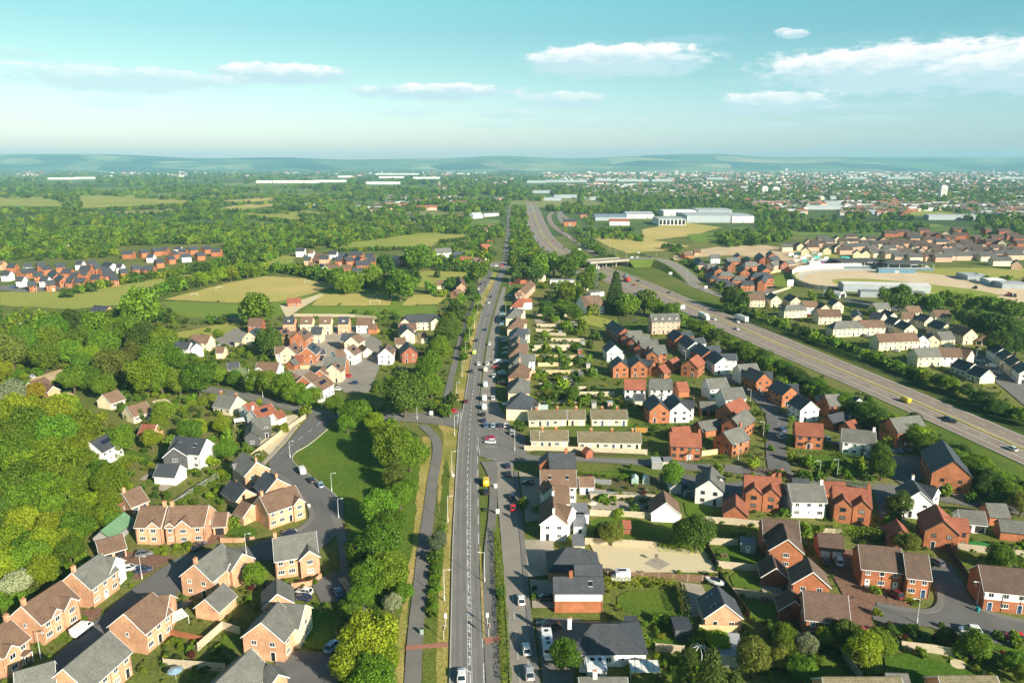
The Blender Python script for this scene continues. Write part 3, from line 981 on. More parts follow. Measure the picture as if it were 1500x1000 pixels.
GR = dict(
 base=groundmat('rough_ground', [(.115, .165, .024), (.075, .125, .017), (.19, .185, .055)], .06),
 far=groundmat('country_ground', [(.09, .15, .03), (.17, .22, .05)], .004, patch=.0022),
 lawn=groundmat('lawn_grass', [(.085, .165, .016), (.06, .125, .012), (.12, .17, .022)], .12),
 dark=groundmat('bank_grass', [(.10, .165, .02), (.07, .12, .015), (.16, .175, .035)], .06),
 dry=groundmat('dry_grass', [(.52, .37, .15), (.44, .33, .11), (.24, .24, .05)], .12),
 tan=groundmat('mown_dry_field', [(.58, .44, .16), (.50, .39, .14), (.38, .35, .09)], .03),
 field=groundmat('meadow', [(.27, .31, .06), (.21, .28, .045), (.37, .34, .085)], .03),
 sand=groundmat('bare_sand', [(.62, .47, .29), (.52, .38, .23)], .06),
 track=groundmat('track_shale', [(.68, .54, .35), (.60, .46, .29)], .05),
 gravel=groundmat('pale_gravel', [(.64, .545, .35), (.61, .515, .33)], .25, fine=3, amp=(.93, 1.05)),
 paving=groundmat('stone_paving', [(.40, .345, .27), (.35, .305, .24)], .3, amp=(.88, 1.08)),
 brick=groundmat('block_paving', [(.24, .135, .09), (.19, .115, .08)], .3),
 pitch=groundmat('mown_pitch', [(.15, .24, .03), (.12, .20, .024), (.19, .25, .04)], .05),
 dark_shade=groundmat('shaded_bank_grass', [(.042, .075, .014), (.03, .055, .01), (.065, .085, .022)], .06),  # bank grass with the slope's shade put into its colour
 soil=groundmat('garden_soil', [(.17, .115, .07), (.12, .09, .05), (.09, .12, .03)], .25))
def asphalt(name, c, wear=.09, sc=.12):
    return mat(name, c, .9, wear, sc, obj=0, spec=.2)
AS = dict(road=asphalt('asphalt', (.19, .18, .16)), light=asphalt('worn_asphalt', (.27, .245, .205)), dark=asphalt('new_asphalt', (.15, .146, .138)),
          path=asphalt('path_asphalt', (.19, .178, .16)), mway=asphalt('motorway_asphalt', (.275, .222, .175)), mshade=asphalt('motorway_shaded_asphalt', (.10, .10, .105)))  # the last asphalt has tree shadow mixed into its colour
KERB = mat('kerb_stone', (.42, .39, .34), .9, .1, .5, obj=0)
PAINT = mat('road_paint', (.66, .65, .62), .7, .25, 1.5, obj=0)
REDP = mat('red_surfacing', (.36, .16, .11), .9, .1, .6, obj=0)

kind(sheet('ground', [(-9000, -500, 0), (9000, -500, 0), (9000, 14000, 0), (-9000, 14000, 0)], -.35, GR['far'], world=True), 'structure')
sheet('rough_grassland', [(-400, 60, 0), (500, 60, 0), (700, 420, 0), (700, 1050, 0), (-600, 1050, 0)], -.2, GR['base'], world=True)
Zf = [0]
def field(name, px, m, smooth=1, lift=0, k='structure'):
    Zf[0] += 1
    pts = [P(x, y) for x, y in px]
    if smooth: pts = chaikin(pts, smooth)
    out = []; r = random.Random(Zf[0])
    for a, c in zip(pts, pts[1:] + pts[:1]):   # ragged margins
        st = max(3, a.y * .012); k = max(1, min(60, int((c - a).length / st))); j = st * .12
        out += [a.lerp(c, i / k) + Vector((r.uniform(-j, j), r.uniform(-j, j) * 1.5, 0)) for i in range(k)]
    return sheet(name, [(p.x, p.y, 0) for p in out], -.17 + .004 * (Zf[0] % 30) + lift, GR[m] if isinstance(m, str) else m, world=True)

FIELDS = [   # pixel outlines of open land (also kept clear of trees)
 ('tan', [(240,438),(330,415),(390,404),(482,410),(496,417),(455,430),(410,441),(365,444)]),
 ('pitch', [(236,441),(365,446),(400,443),(455,432),(500,418),(560,425),(465,432),(430,449),(400,466),(340,470),(262,462)]),
 ('tan', [(472,430),(578,430),(570,447),(455,447)]), ('tan', [(602,431),(658,431),(642,445),(588,447)]),
 ('pitch', [(450,448),(640,447),(640,462),(560,464),(440,460)]), ('pitch', [(580,430),(601,430),(587,448),(571,448)]),
 ('field', [(100,436),(140,424),(230,408),(300,396),(312,399),(262,414),(185,440),(168,447)]),
 ('field', [(478,363),(520,352),(565,344),(620,338),(655,336),(652,350),(632,361),(560,361)]),
 ('field', [(-60,289),(60,288),(92,296),(90,302),(-60,303)]), ('field', [(115,284),(200,287),(290,290),(270,297),(190,302),(120,305)]),
 ('tan', [(322,305),(350,300),(380,297),(415,298),(390,303),(340,309)]), ('tan', [(318,292),(400,288),(415,293),(350,297)]),
 ('field', [(600,399),(680,391),(697,400),(640,413),(620,421),(602,419)]), ('field', [(0,428),(60,424),(170,436),(176,446),(110,452),(0,447)]),
 ('field', [(255,487),(350,470),(356,486),(258,496)]), ('field', [(355,312),(420,306),(480,312),(430,322),(370,322)]),
 ('field', [(560,303),(660,296),(668,300),(580,306)]), ('field', [(340,384),(405,373),(432,376),(430,385),(370,392)]),
 ('field', [(645,340),(690,338),(690,346),(650,350)]),
 ('tan', [(940,336),(1000,325),(1058,333),(1012,345),(945,353)]), ('tan', [(866,346),(930,347),(1012,361),(980,366),(920,371),(890,360)]),
 ('pitch', [(1005,343),(1060,340),(1072,350),(1020,356)]),
 ('sand', [(978,384),(990,372),(1040,362),(1105,357),(1160,364),(1225,384),(1225,398),(1160,402),(1140,396),(1100,372),(1000,378)]),
 ('pitch', [(1120,413),(1150,398),(1172,398),(1168,414),(1150,420),(1128,418)]),
 ('field', [(1140,361),(1260,378),(1350,392),(1500,392),(1500,412),(1400,406),(1240,387)]),
 ('field', [(1330,310),(1400,307),(1410,314),(1340,316)]),
 ('dark', [(905,392),(960,405),(1040,430),(1140,470),(1270,525),(1400,575),(1560,632),(1560,660),(1500,636),(1400,594),(1310,557),(1260,537),(1160,496),(1100,472),(1040,448),(930,400)]),
 ('dark_shade', [(1110,462),(1180,490),(1270,528),(1400,578),(1560,634),(1560,658),(1500,634),(1400,592),(1310,555),(1260,535),(1160,494),(1130,480)]),  # painted shade where the bank turns away from the sun
 ('dark', [(744,300),(775,300),(790,350),(812,372),(860,384),(740,386)]),
 ('dark', [(830,352),(860,372),(900,384),(880,384),(850,380)]),
 ('field', [(700,402),(730,396),(726,412),(712,440),(704,436)]),
 ('lawn', [(482,628),(548,606),(600,640),(640,760),(600,900),(560,880),(530,840),(508,760),(488,718),(452,682),(424,664),(450,648)]),
 ('dark', [(560,560),(640,545),(660,560),(640,600),(570,604)]),
]
FIELD_NAME = dict(pitch='playing_field', tan='mown_field', lawn='lawn', field='meadow', sand='bare_ground', dark='grass_bank', dark_shade='grass_bank')
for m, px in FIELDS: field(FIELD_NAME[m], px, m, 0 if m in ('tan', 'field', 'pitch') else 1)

# ---- verges along the main road
MAIN_L = [(658,1030),(659,1000),(662,860),(663,800),(666,740),(671,650),(673,625),(681,585),(688,540),(695,500),(704,460),(712,440),(720,428),(730,405),(735,390),(738,372),(741,345),(744,312),(746,300)]
MAIN_R = [(711,1030),(711,1000),(706,870),(703,800),(702,712),(701,640),(700,600),(703,560),(708,520),(716,478),(724,450),(732,420),(738,405),(742,390),(745,372),(747,345),(747.5,312),(748.5,300)]
field('dry_verge', [(614,1030),(628,900),(650,800),(640,700),(650,640),(640,618),(672,630),(664,780),(660,1010),(658,1030)], 'dry', 0)
field('green_verge', [(614,1040),(622,930),(632,850),(640,780),(648,700),(652,660),(660,690),(650,800),(640,900),(640,1040)], 'dark', 1, .003)
field('dry_verge', [(618,640),(632,640),(630,720),(600,870),(590,1000),(572,1000),(590,880),(604,800)], 'dry', 0)
field('dry_verge', [(681,585),(690,540),(699,500),(712,460),(728,410),(722,405),(700,440),(690,480),(676,540),(664,588)], 'dry', 0)
field('green_verge', [(650,585),(668,560),(676,520),(690,460),(700,430),(690,430),(680,470),(664,540),(640,590)], 'dark', 0)

ribbon('cycle_path', [(603,1030),(608,930),(615,862),(621,800),(627,760),(634,700),(641,665),(640,645),(630,632),(618,622)], 3.4, .02, AS['path'])
ribbon('cycle_path', [(652,598),(659,560),(669,520),(676,490),(684,468),(692,450),(702,430)], 3.2, .02, AS['path'])
field('layby', [(698,432),(701,415),(713,396),(722,398),(718,410),(706,432)], AS['path'], 1, .16)

# ---- carriageways (kerbs stand proud of them)
strip('main_road', MAIN_L, MAIN_R, .03, AS['road'])
ribbon('kerb', MAIN_L, .3, .14, KERB, thick=.3)
strip('service_road', [(748,1030),(747,1000),(743,940),(739,860),(735,800),(730,748),(728,700),(729,676),(700,660),(701,600),(706,560),(711,520),(719,478),(727,450),(736,420)],
      [(786,1030),(783,1000),(778,950),(769,886),(763,800),(756,740),(752,700),(752,670),(756,640),(742,610),(727,590),(725,560),(728,520),(733,478),(737,450),(741,420)], .026, AS['light'])
sheet('parking_court', [(702,620),(745,620),(770,640),(772,664),(757,676),(729,676),(703,668)], .036, AS['road'])
strip('pavement', [(786,1030),(783,1000),(778,950),(769,886),(763,800),(756,740),(752,690)], [(794,1030),(791,1000),(786,950),(776,886),(770,800),(763,740),(758,690)], .13, AS['path'], thick=.3)
strip('cycle_path', [(714,1030),(712,1000),(709,940),(706,860),(709,800),(716,755),(718,700),(704,676)], [(735,1030),(733,1000),(729,940),(725,860),(723,800),(727,755),(729,720),(728,676)], .12, AS['path'], thick=.3)
sheet('red_crossing', [(595,945),(656,940),(656,947),(594,952)], .045, REDP)
sheet('red_crossing', [(709,934),(732,932),(732,938),(711,945)], .15, REDP)
ribbon('dry_verge', [(703,800),(706,870),(709,935)], .5, .16, GR['dry'], thick=.3)
# side road to the village and the estate roads
strip('side_road', [(700,597),(684,598),(640,603),(574,606),(500,604),(440,594),(390,580),(345,572),(300,565),(280,562)], [(702,632),(672,626),(640,621),(580,616),(500,615),(440,606),(400,595),(355,584),(300,574),(280,570)], .034, AS['road'])
strip('estate_road', [(456,604),(428,640),(405,665),(390,676),(404,697),(424,708),(440,726),(458,744),(456,760),(440,776),(410,788),(372,799),(338,803),(290,805),(256,818),(190,864),(150,900),(104,940),(40,1000),(-10,1050)],
      [(490,612),(472,634),(450,650),(428,663),(427,674),(434,686),(462,700),(485,718),(502,734),(505,752),(500,776),(470,806),(430,816),(394,820),(350,822),(304,836),(260,868),(210,910),(160,950),(110,1000),(70,1050)], .038, AS['dark'], 3)
ribbon('pavement', [(398,690),(422,704),(446,732),(460,752),(450,768),(420,784),(372,798)], 1.6, .15, AS['path'], thick=.3)
ribbon('pavement', [(440,612),(424,638),(402,662),(384,680)], 1.6, .15, GR['paving'], thick=.3)
ribbon('kerb', [(480,628),(452,652),(428,664),(428,678),(462,702),(486,720),(503,736)], .3, .15, KERB, thick=.3)
ribbon('footpath', [(490,752),(502,790),(506,830),(510,862),(528,882),(540,900)], 2.6, .05, AS['path'])
ribbon('footpath', [(500,846),(514,866),(535,884)], 1.8, .06, GR['sand'])
sheet('parking_court', [(398,1010),(404,960),(428,952),(470,955),(510,968),(490,1010)], .04, AS['dark'])
sheet('driveway', [(455,852),(510,830),(520,880),(470,882)], .04, AS['dark'])
sheet('driveway', [(178,806),(258,816),(200,850),(180,838)], .042, GR['brick'])
sheet('driveway', [(280,806),(330,790),(322,770),(300,778)], .043, GR['brick'])
sheet('driveway', [(108,894),(150,890),(146,902),(118,920)], .044, GR['brick'])
# right hand streets
strip('street', [(748,663),(800,668),(842,668),(950,672),(1006,677),(1060,680),(1110,684),(1160,692),(1220,700),(1280,707),(1330,711),(1400,722),(1520,738)],
      [(750,676),(800,677),(842,675),(950,682),(1006,689),(1060,690),(1110,698),(1160,705),(1220,711),(1280,720),(1330,726),(1400,738),(1520,758)], .034, AS['road'])
strip('street', [(1126,692),(1120,656),(1126,626),(1118,600),(1100,580),(1076,562),(1044,542),(1018,526),(996,512)], [(1160,690),(1148,656),(1158,620),(1144,598),(1122,580),(1092,560),(1056,540),(1030,526),(1006,512)], .04, AS['dark'])
sheet('parking_court', [(1300,668),(1350,666),(1350,700),(1326,714),(1308,700)], .042, AS['dark'])
sheet('street', [(1276,884),(1300,890),(1350,896),(1376,890),(1368,860),(1362,826),(1396,822),(1412,872),(1440,900),(1520,914),(1520,954),(1400,930),(1350,914),(1280,914)], .04, AS['dark'], 1)
sheet('driveway', [(1196,800),(1250,806),(1300,880),(1276,904),(1292,960),(1246,962),(1238,876)], .036, GR['brick'])
sheet('driveway', [(1300,872),(1330,878),(1334,890),(1298,886)], .045, GR['brick'])
ribbon('pavement', [(1284,884),(1330,893),(1366,896),(1380,884),(1376,858)], 1.5, .15, AS['path'], thick=.3)
ribbon('pavement', [(1400,846),(1418,880),(1444,898),(1520,914)], 1.7, .15, AS['path'], thick=.3)
sheet('driveway', [(985,690),(1030,700),(1020,730),(990,724)], .03, AS['dark'])
sheet('driveway', [(1050,708),(1090,704),(1088,740),(1062,736)], .031, AS['dark'])
sheet('driveway', [(1280,720),(1330,722),(1326,770),(1290,760)], .032, AS['dark'])
sheet('yard', [(862,793),(962,800),(1032,806),(1052,838),(886,838)], .05, GR['gravel'])
sheet('yard', [(997,852),(1028,856),(1050,900),(1010,904)], .05, GR['paving'])
sheet('driveway', [(764,790),(810,790),(815,840),(774,845)], .05, GR['paving'])
sheet('driveway', [(776,848),(810,850),(812,890),(780,890)], .05, GR['paving'])
sheet('driveway', [(784,905),(850,905),(840,1000),(796,1000)], .05, AS['path'])
sheet('driveway', [(760,690),(795,700),(800,760),(770,765)], .05, GR['paving'])
sheet('driveway', [(1420,700),(1500,705),(1500,750),(1440,735)], .04, AS['road'])
sheet('street', [(1410,505),(1430,515),(1480,548),(1520,568),(1520,610),(1470,568),(1420,530)], .04, AS['road'])
sheet('street', [(1235,440),(1280,450),(1330,458),(1330,452),(1280,444),(1240,436)], .04, AS['road'])
sheet('street', [(1085,425),(1110,418),(1140,425),(1140,432),(1100,436)], .04, AS['road'])
sheet('yard', [(398,480),(440,476),(545,478),(540,500),(505,540),(488,566),(440,560),(405,525)], .024, GR['paving'])
sheet('yard', [(480,545),(520,500),(545,492),(560,500),(555,540),(540,575),(505,575),(490,560)], .03, AS['light'])
sheet('yard', [(310,500),(345,480),(365,485),(360,500),(330,512)], .03, AS['light'])
sheet('driveway', [(376,650),(420,622),(440,622),(396,668)], .05, GR['gravel'])
sheet('driveway', [(402,612),(436,606),(438,618),(412,626)], .051, GR['gravel'])
sheet('driveway', [(30,560),(90,540),(95,552),(50,570)], .05, GR['sand'])
sheet('patio', [(222,588),(240,582),(256,592),(236,602)], .05, GR['gravel'])
sheet('patio', [(204,702),(222,690),(224,696),(212,704)], .05, GR['paving'])
sheet('patio', [(228,716),(250,704),(262,706),(240,720)], .05, GR['paving'])
sheet('driveway', [(50,590),(100,574),(110,578),(60,602)], .05, GR['sand'])
sheet('yard', [(410,448),(432,442),(470,430),(475,432),(440,452),(420,466)], .05, GR['gravel'])
sheet('yard', [(0,425),(0,418),(90,416),(92,424),(40,428)], .05, AS['path'])

sheet('patio', [(943,825),(961,815),(982,826),(965,835)], .07, GR['paving'])
# ---- gardens
LAWNS = []
for px in ([(900,866),(986,864),(992,900),(950,905),(905,890)], [(956,764),(1040,768),(1036,800),(964,796)], [(862,754),(955,758),(960,792),(866,790)], [(1046,798),(1108,806),(1110,830),(1056,826)],
           [(1064,838),(1116,842),(1120,866),(1080,866)], [(1088,878),(1140,884),(1140,915),(1100,905)], [(1000,730),(1050,745),(1040,764),(1004,758)], [(955,930),(1000,936),(990,955),(958,950)],
           [(1160,945),(1220,960),(1240,1010),(1150,1010)], [(1300,950),(1420,975),(1450,1020),(1290,1010)], [(1280,905),(1340,922),(1400,948),(1390,956),(1290,920)], [(1400,800),(1430,812),(1430,840),(1408,830)],
           [(1440,818),(1500,830),(1500,815),(1450,808)], [(1160,662),(1300,676),(1300,700),(1180,690)], [(175,655),(225,665),(215,680),(182,672)], [(210,700),(240,690),(250,702),(222,715)],
           [(180,838),(200,836),(190,850),(160,870)], [(100,910),(130,895),(120,925),(70,950)], [(320,770),(376,772),(380,785),(330,786)], [(430,900),(480,890),(490,950),(440,952)], [(320,935),(350,925),(355,945),(330,955)],
           [(725,598),(752,600),(754,616),(735,612)], [(800,615),(930,618),(930,626),(800,624)], [(890,700),(940,700),(936,712),(890,710)], [(850,690),(930,690),(930,696),(850,694)], [(380,715),(325,720),(300,740),(350,730)],
           [(1395,715),(1440,722),(1436,738),(1400,734)], [(1440,935),(1520,950),(1520,965),(1450,948)]):
    LAWNS.append(px); field('lawn', px, 'lawn', 1, .12)
sheet('lawn', [(1416,791),(1450,795),(1452,805),(1424,802)], .06, mat('artificial_turf', (.03, .2, .04), .8))
sheet('patio', [(1112,852),(1146,856),(1146,872),(1118,868)], .05, GR['paving'])
sheet('sandpit', [(1392,964),(1412,967),(1416,978),(1404,980),(1392,974)], .05, GR['gravel'], 1)
for i, y in enumerate((468, 479, 487, 493, 503, 511, 523, 530, 541, 552, 566, 574, 586)):   # long back gardens
    x0 = 782 + (i % 3) * 6; x1 = 850 - (i % 4) * 12
    sheet('garden_bed', [(x0, y), (x1, y), (x1 + 2, y + 5), (x0 + 3, y + 5)], .05 + .004 * i, [GR['paving'], GR['soil'], GR['lawn'], GR['dark']][i % 4])
sheet('garden_bed', [(845,455),(900,470),(880,480),(840,470)], .05, GR['field'])
sheet('allotment', [(900,448),(918,446),(936,470),(910,476)], .05, GR['soil'])
sheet('garden_bed', [(780,660),(800,655),(945,662),(945,666),(780,667)], .05, GR['soil'])
sheet('garden_bed', [(865,712),(960,720),(962,752),(866,750)], .05, GR['paving'])
sheet('garden_bed', [(850,692),(990,700),(985,726),(870,716)], .055, GR['soil'])

# ---- motorway, slip roads
MU = [(774,296),(784,298),(790,306),(800,330),(812,350),(832,366),(866,382),(905,396),(945,411),(1040,450),(1100,474),(1160,498),(1200,515),(1260,539),(1312,560),(1400,596),(1500,638),(1560,664)]
ML = [(770,298),(773,300),(770,312),(774,330),(787,358),(806,372),(838,390),(874,402),(915,420),(960,438),(1020,465),(1090,498),(1160,528),(1240,562),(1306,592),(1400,634),(1490,676),(1560,708)]
strip('motorway', MU, ML, .03, AS['mway'])
mu, ml = spline(MU), spline(ML); n_ = min(len(mu), len(ml))
lerp = lambda f: [a.lerp(b, f) for a, b in zip(mu, ml)]
kind(sheet('central_reserve', lerp(.45) + lerp(.525)[::-1], .16, GR['dry'], world=True, thick=.3), 'structure')
strip('motorway_hedge_shade', [(1000,457),(1040,476),(1090,499),(1110,508)], [(960,438),(1020,466),(1086,497),(1106,507)], .036, AS['mshade'])  # dark strip painted in as hedge tree shadow over the near lanes
b = MB()
for f, w, ln, gap in ((.02, .35, 60, 0), (.42, .35, 60, 0), (.56, .35, 60, 0), (.8, .35, 60, 0), (.22, .25, 3, 6), (.68, .25, 3, 6)):
    dashes(b, lerp(f), w, ln, gap, .045, PAINT)
kind(b.build('road_marking'), 'structure')
b = MB(); dashes(b, lerp(.99), .35, 60, 0, .05, PAINT); kind(b.build('road_marking'), 'structure')
strip('slip_road', [(876,399),(905,412),(936,428),(972,446)], [(868,404),(900,420),(926,436),(965,452)], .025, AS['mway'])
strip('slip_road', [(1012,408),(1024,418),(1050,428),(1090,438),(1112,444)], [(1000,412),(1012,420),(1040,430),(1080,444),(1106,452)], .03, AS['light'])
ribbon('slip_road', [(838,330),(826,316),(812,308),(802,318),(812,334),(830,344),(850,358),(880,376)], 9, .028, AS['mway'])
ribbon('slip_road', [(858,340),(838,330),(822,326),(818,312),(836,304)], 9, .033, AS['light'])
sheet('roundabout_road', [(755,392),(700,392),(702,386),(742,383),(800,388),(840,394),(870,404),(850,402),(800,395)], .037, AS['light'], 1)

# ---- painted lines on the main road and streets
b = MB()
ctr = spline([(690,1030),(689,1000),(686,850),(685,800),(684,712),(687,640),(691,590),(697,545),(703,505),(711,465),(721,435),(731,410),(737,395)])
dashes(b, ctr, .22, 3, 2.5, .045, PAINT)
for off in (-2.6, -1.1, 1.9, 3.3):
    ribbon('worn_track', [q for q in ctr if q.y < 700], .7, .034 + .0005 * off, mat('polished_asphalt', (.215, .205, .185), .85, .1, .15, obj=0), off=off, world=True)
hz = [P(x, y) for x, y in ((682,1000),(681,860),(682,760),(684,700))]
for off in (0, .9): dashes(b, hz, .1, 60, 0, .046, PAINT, off - 1.3)
p0, p1 = P(681, 985), P(684, 705); nn = int((p1 - p0).length / 2.2)
for i in range(nn):
    q = p0.lerp(p1, i / nn); b.poly([(q.x + 1.25, q.y, .048), (q.x + 1.25, q.y + .3, .048), (q.x + .45, q.y + .8, .048), (q.x + .45, q.y + .5, .048)], PAINT)
dashes(b, spline([(709,1000),(704,860),(701,800),(700,712),(699,650)]), .2, 6, 5, .046, PAINT)
dashes(b, spline([(762,1000),(756,930),(750,860)]), .15, 3, 4, .047, PAINT)
dashes(b, spline([(774,980),(772,940)]), .15, 3, 3, .046, PAINT)
dashes(b, spline([(640,611),(560,611),(500,608),(430,598),(370,582)]), .18, 3, 4, .046, PAINT)
dashes(b, spline([(470,618),(440,642),(412,664)]), .18, 4, 4, .05, PAINT)
dashes(b, spline([(700,640),(703,668)]), .2, 50, 0, .047, PAINT)
for pts in ([(712,672),(726,672)], [(710,654),(729,654)], [(712,676),(722,676)], [(672,604),(670,620)], [(675,604),(674,618)]):
    dashes(b, [P(*q) for q in pts], .25, 50, 0, .05, PAINT)
for x in (717, 727, 737, 746): dashes(b, [P(x, 622), P(x + 1, 629)], .12, 20, 0, .05, PAINT)
dashes(b, spline([(842,671),(950,677),(1000,682)]), .12, 30, 0, .047, PAINT)
dashes(b, spline([(1140,640),(1142,612),(1120,588)]), .15, 3, 4, .05, PAINT)
dashes(b, spline([(960,396),(990,414),(1040,428),(1090,441)]), .25, 3, 5, .05, PAINT)
kind(b.build('road_marking'), 'structure')

# ---- race track
def ell(cx, cy, a, b_, rot, n=48):
    c = P(cx, cy); return [c + Matrix.Rotation(R(rot), 3, 'Z') @ Vector((a * math.cos(t), b_ * math.sin(t), 0)) for t in [2 * math.pi * i / n for i in range(n)]]
sheet('track', [(1162,404),(1172,398),(1200,393),(1262,392),(1340,398),(1430,408),(1520,418),(1520,446),(1440,440),(1330,426),(1262,424),(1205,420),(1176,413)], -.03, GR['track'], 2)
sheet('infield', [(1216,411),(1225,408),(1280,408),(1400,420),(1450,428),(1470,434),(1440,438),(1380,436),(1280,426),(1230,419)], -.02, GR['field'], 2)
sheet('track_apron', [(1166,403),(1176,397),(1200,394),(1262,393),(1340,399),(1262,397),(1205,398),(1182,402),(1178,406),(1180,412)], -.015, mat('pale_concrete', (.62, .56, .46)), 1)

# ---- hills on the horizon
def hills():
    nx, ny = 260, 40; v, f = [], []
    r = random.Random(3)
    ph = [(r.uniform(0, 6.28), r.uniform(.6, 6)) for _ in range(14)]
    for j in range(ny):
        t = j / (ny - 1)
        for i in range(nx):
            s = i / (nx - 1); x = (s - .5) * (15500 + 10500 * t); y = 8600 + 5000 * t
            u = x / y
            tgt = {0: 1}
            top = 226 + 7 * min(1, max(0, (u + .75) / .5)) - 5 * math.exp(-((u - .26) / .10) ** 2) - 2 * math.exp(-((u - .5) / .2) ** 2) - 3 * math.exp(-((u + .02) / .05) ** 2)
            top += sum(math.sin(p + u * k * 8) for p, k in ph) * .35
            hz = H + (240.3 - top) / F * 12900
            k = max(0, min(1, (t - .12) / .72)); k = k * k * (3 - 2 * k)
            rough = sum(math.sin(p * 3 + x * k2 / 1900 + j * .55 * math.sin(p)) for p, k2 in ph) * 6 * k * (1 - k) * 4
            z = hz * k * (1 if t < .88 else 1 - (t - .88) * 1.5) + rough - 3
            v.append((x, y, max(z, -.36 if t < .15 else 0)))
    for j in range(ny - 1):
        for i in range(nx - 1):
            a = j * nx + i; f.append((a, a + 1, a + nx + 1, a + nx))
    me = bpy.data.meshes.new('hills'); me.from_pydata(v, [], f); me.materials.append(groundmat('hill_pasture', [(.10, .18, .08), (.06, .13, .06)], .0012, patch=.0016, pal=[(.14, .24, .10), (.34, .38, .17), (.02, .06, .05), (.38, .34, .18), (.18, .26, .11), (.02, .06, .05)]))
    for p in me.polygons: p.use_smooth = True
    kind(link('hills', me), 'structure')
hills()
# ------------------------------------------------------------------ trees, shrubs, hedges
LEAF = dict(
 m=leafmat('leaf_mid_green', (0.147, 0.247, 0.018)), d=leafmat('leaf_dark_green', (0.087, 0.150, 0.021)), y=leafmat('leaf_yellow_green', (0.225, 0.305, 0.016)),
 g=leafmat('leaf_golden', (.33, .29, .02)), c=leafmat('leaf_conifer', (0.112, 0.181, 0.035)), w=leafmat('leaf_blossom', (.36, .40, .22)), p=leafmat('leaf_purple', (.065, .03, .035)),
 b=leafmat('leaf_bronze', (.17, .20, .03)), l=leafmat('leaf_lime', (.26, .33, .02)), s=leafmat('leaf_silver', (.20, .24, .13)), r=leafmat('leaf_red', (.16, .045, .03)))
LW = dict(m='mid green', d='dark green', y='yellow green', g='golden', c='blue green', w='white flowering', p='purple leaved', b='bronze green', l='lime green', s='silver grey', r='reddish')
BARK = mat('bark', (.12, .09, .065), .95, .25, 2)

def crown_mesh(name, seed, nl, nq, qs, shape='round', low=False):
    r = np.random.default_rng(seed)
    cs, rs = [], []
    if shape == 'cone':
        for i in range(nl):
            z = r.uniform(-1, 1); rad = (1 - (z + 1) / 2) * .85 + .04; a = r.uniform(0, 6.28)
            cs.append((math.cos(a) * rad * .7, math.sin(a) * rad * .7, z)); rs.append(.16 + .25 * rad)
    else:
        flat = dict(round=1, tall=1.25, wide=.8, bush=.8)[shape]
        for i in range(nl):
            d = r.normal(size=3); d /= np.linalg.norm(d)
            if d[2] < -.7: d[2] *= -.5
            q = r.uniform(.45, .74); cs.append(tuple(d * q * np.array([1, 1, flat]))); rs.append(r.uniform(.2, .38) * (1.1 - .25 * q))
        cs.append((0, 0, 0)); rs.append(.55)
    cs, rs = np.array(cs), np.array(rs)
    pr = rs ** 2 / (rs ** 2).sum(); k = r.choice(len(cs), size=nq * 2, p=pr)
    d = r.normal(size=(nq * 2, 3)); d[:, 2] += .25; d /= np.linalg.norm(d, axis=1)[:, None]
    p = cs[k] + d * (rs[k] * r.uniform(.66, 1.24, nq * 2))[:, None]
    dist = np.linalg.norm(p[:, None, :] - cs[None], axis=2) / rs[None]
    dist[np.arange(nq * 2), k] = 9
    keep = dist.min(1) > .66; p, d = p[keep][:nq], d[keep][:nq]
    m = len(p)
    nrm = d * .75 + r.normal(size=(m, 3)) * .55; nrm[:, 2] += .15; nrm /= np.linalg.norm(nrm, axis=1)[:, None]
    t = np.cross(nrm, r.normal(size=(m, 3))); t /= np.linalg.norm(t, axis=1)[:, None]; w = np.cross(nrm, t)
    s = (qs * r.uniform(.6, 1.35, m))[:, None]; bend = nrm * s * r.uniform(-.3, .3, (m, 1))
    V = np.stack([p - t * s * .5, p - w * s * .36 + bend, p + t * s * .55, p + w * s * .36 + bend], 1).reshape(-1, 3)
    Fc = np.arange(m * 4).reshape(-1, 4)
    me = bpy.data.meshes.new(name); me.vertices.add(m * 4); me.vertices.foreach_set('co', V.ravel())
    me.loops.add(m * 4); me.loops.foreach_set('vertex_index', Fc.ravel()); me.polygons.add(m)
    me.polygons.foreach_set('loop_start', np.arange(0, m * 4, 4)); me.polygons.foreach_set('loop_total', np.full(m, 4))
    me.materials.append(LEAF['m']); me.update(); me.validate(); return me

CM = dict(round=[crown_mesh('crown', i, 44, 9500, .078, 'round') for i in range(5)], tall=[crown_mesh('crown', 20 + i, 46, 9500, .076, 'tall') for i in range(3)],
          wide=[crown_mesh('crown', 30 + i, 44, 9500, .078, 'wide') for i in range(3)], cone=[crown_mesh('crown', 40 + i, 80, 7000, .08, 'cone') for i in range(2)],
          low=[crown_mesh('crown', 60 + i, 26, 2600, .14, 'round') for i in range(4)], bush=[crown_mesh('foliage', 50 + i, 18, 1500, .15, 'bush') for i in range(5)])
def trunk_mesh(seed):
    r = random.Random(seed); b = MB(); z = 0; p = Vector((0, 0, -.05)); rad = .055
    top = Vector((r.uniform(-.04, .04), r.uniform(-.04, .04), .62)); b.tube(p, top, rad, .022, BARK, 9)
    for i in range(6):
        q = p.lerp(top, r.uniform(.5, .95)); a = r.uniform(0, 6.28); e = q + Vector((math.cos(a) * .22, math.sin(a) * .22, r.uniform(.12, .26)))
        b.tube(q, e, .018, .006, BARK, 6)
    return b.mesh('trunk')
TM = [trunk_mesh(i) for i in range(3)]

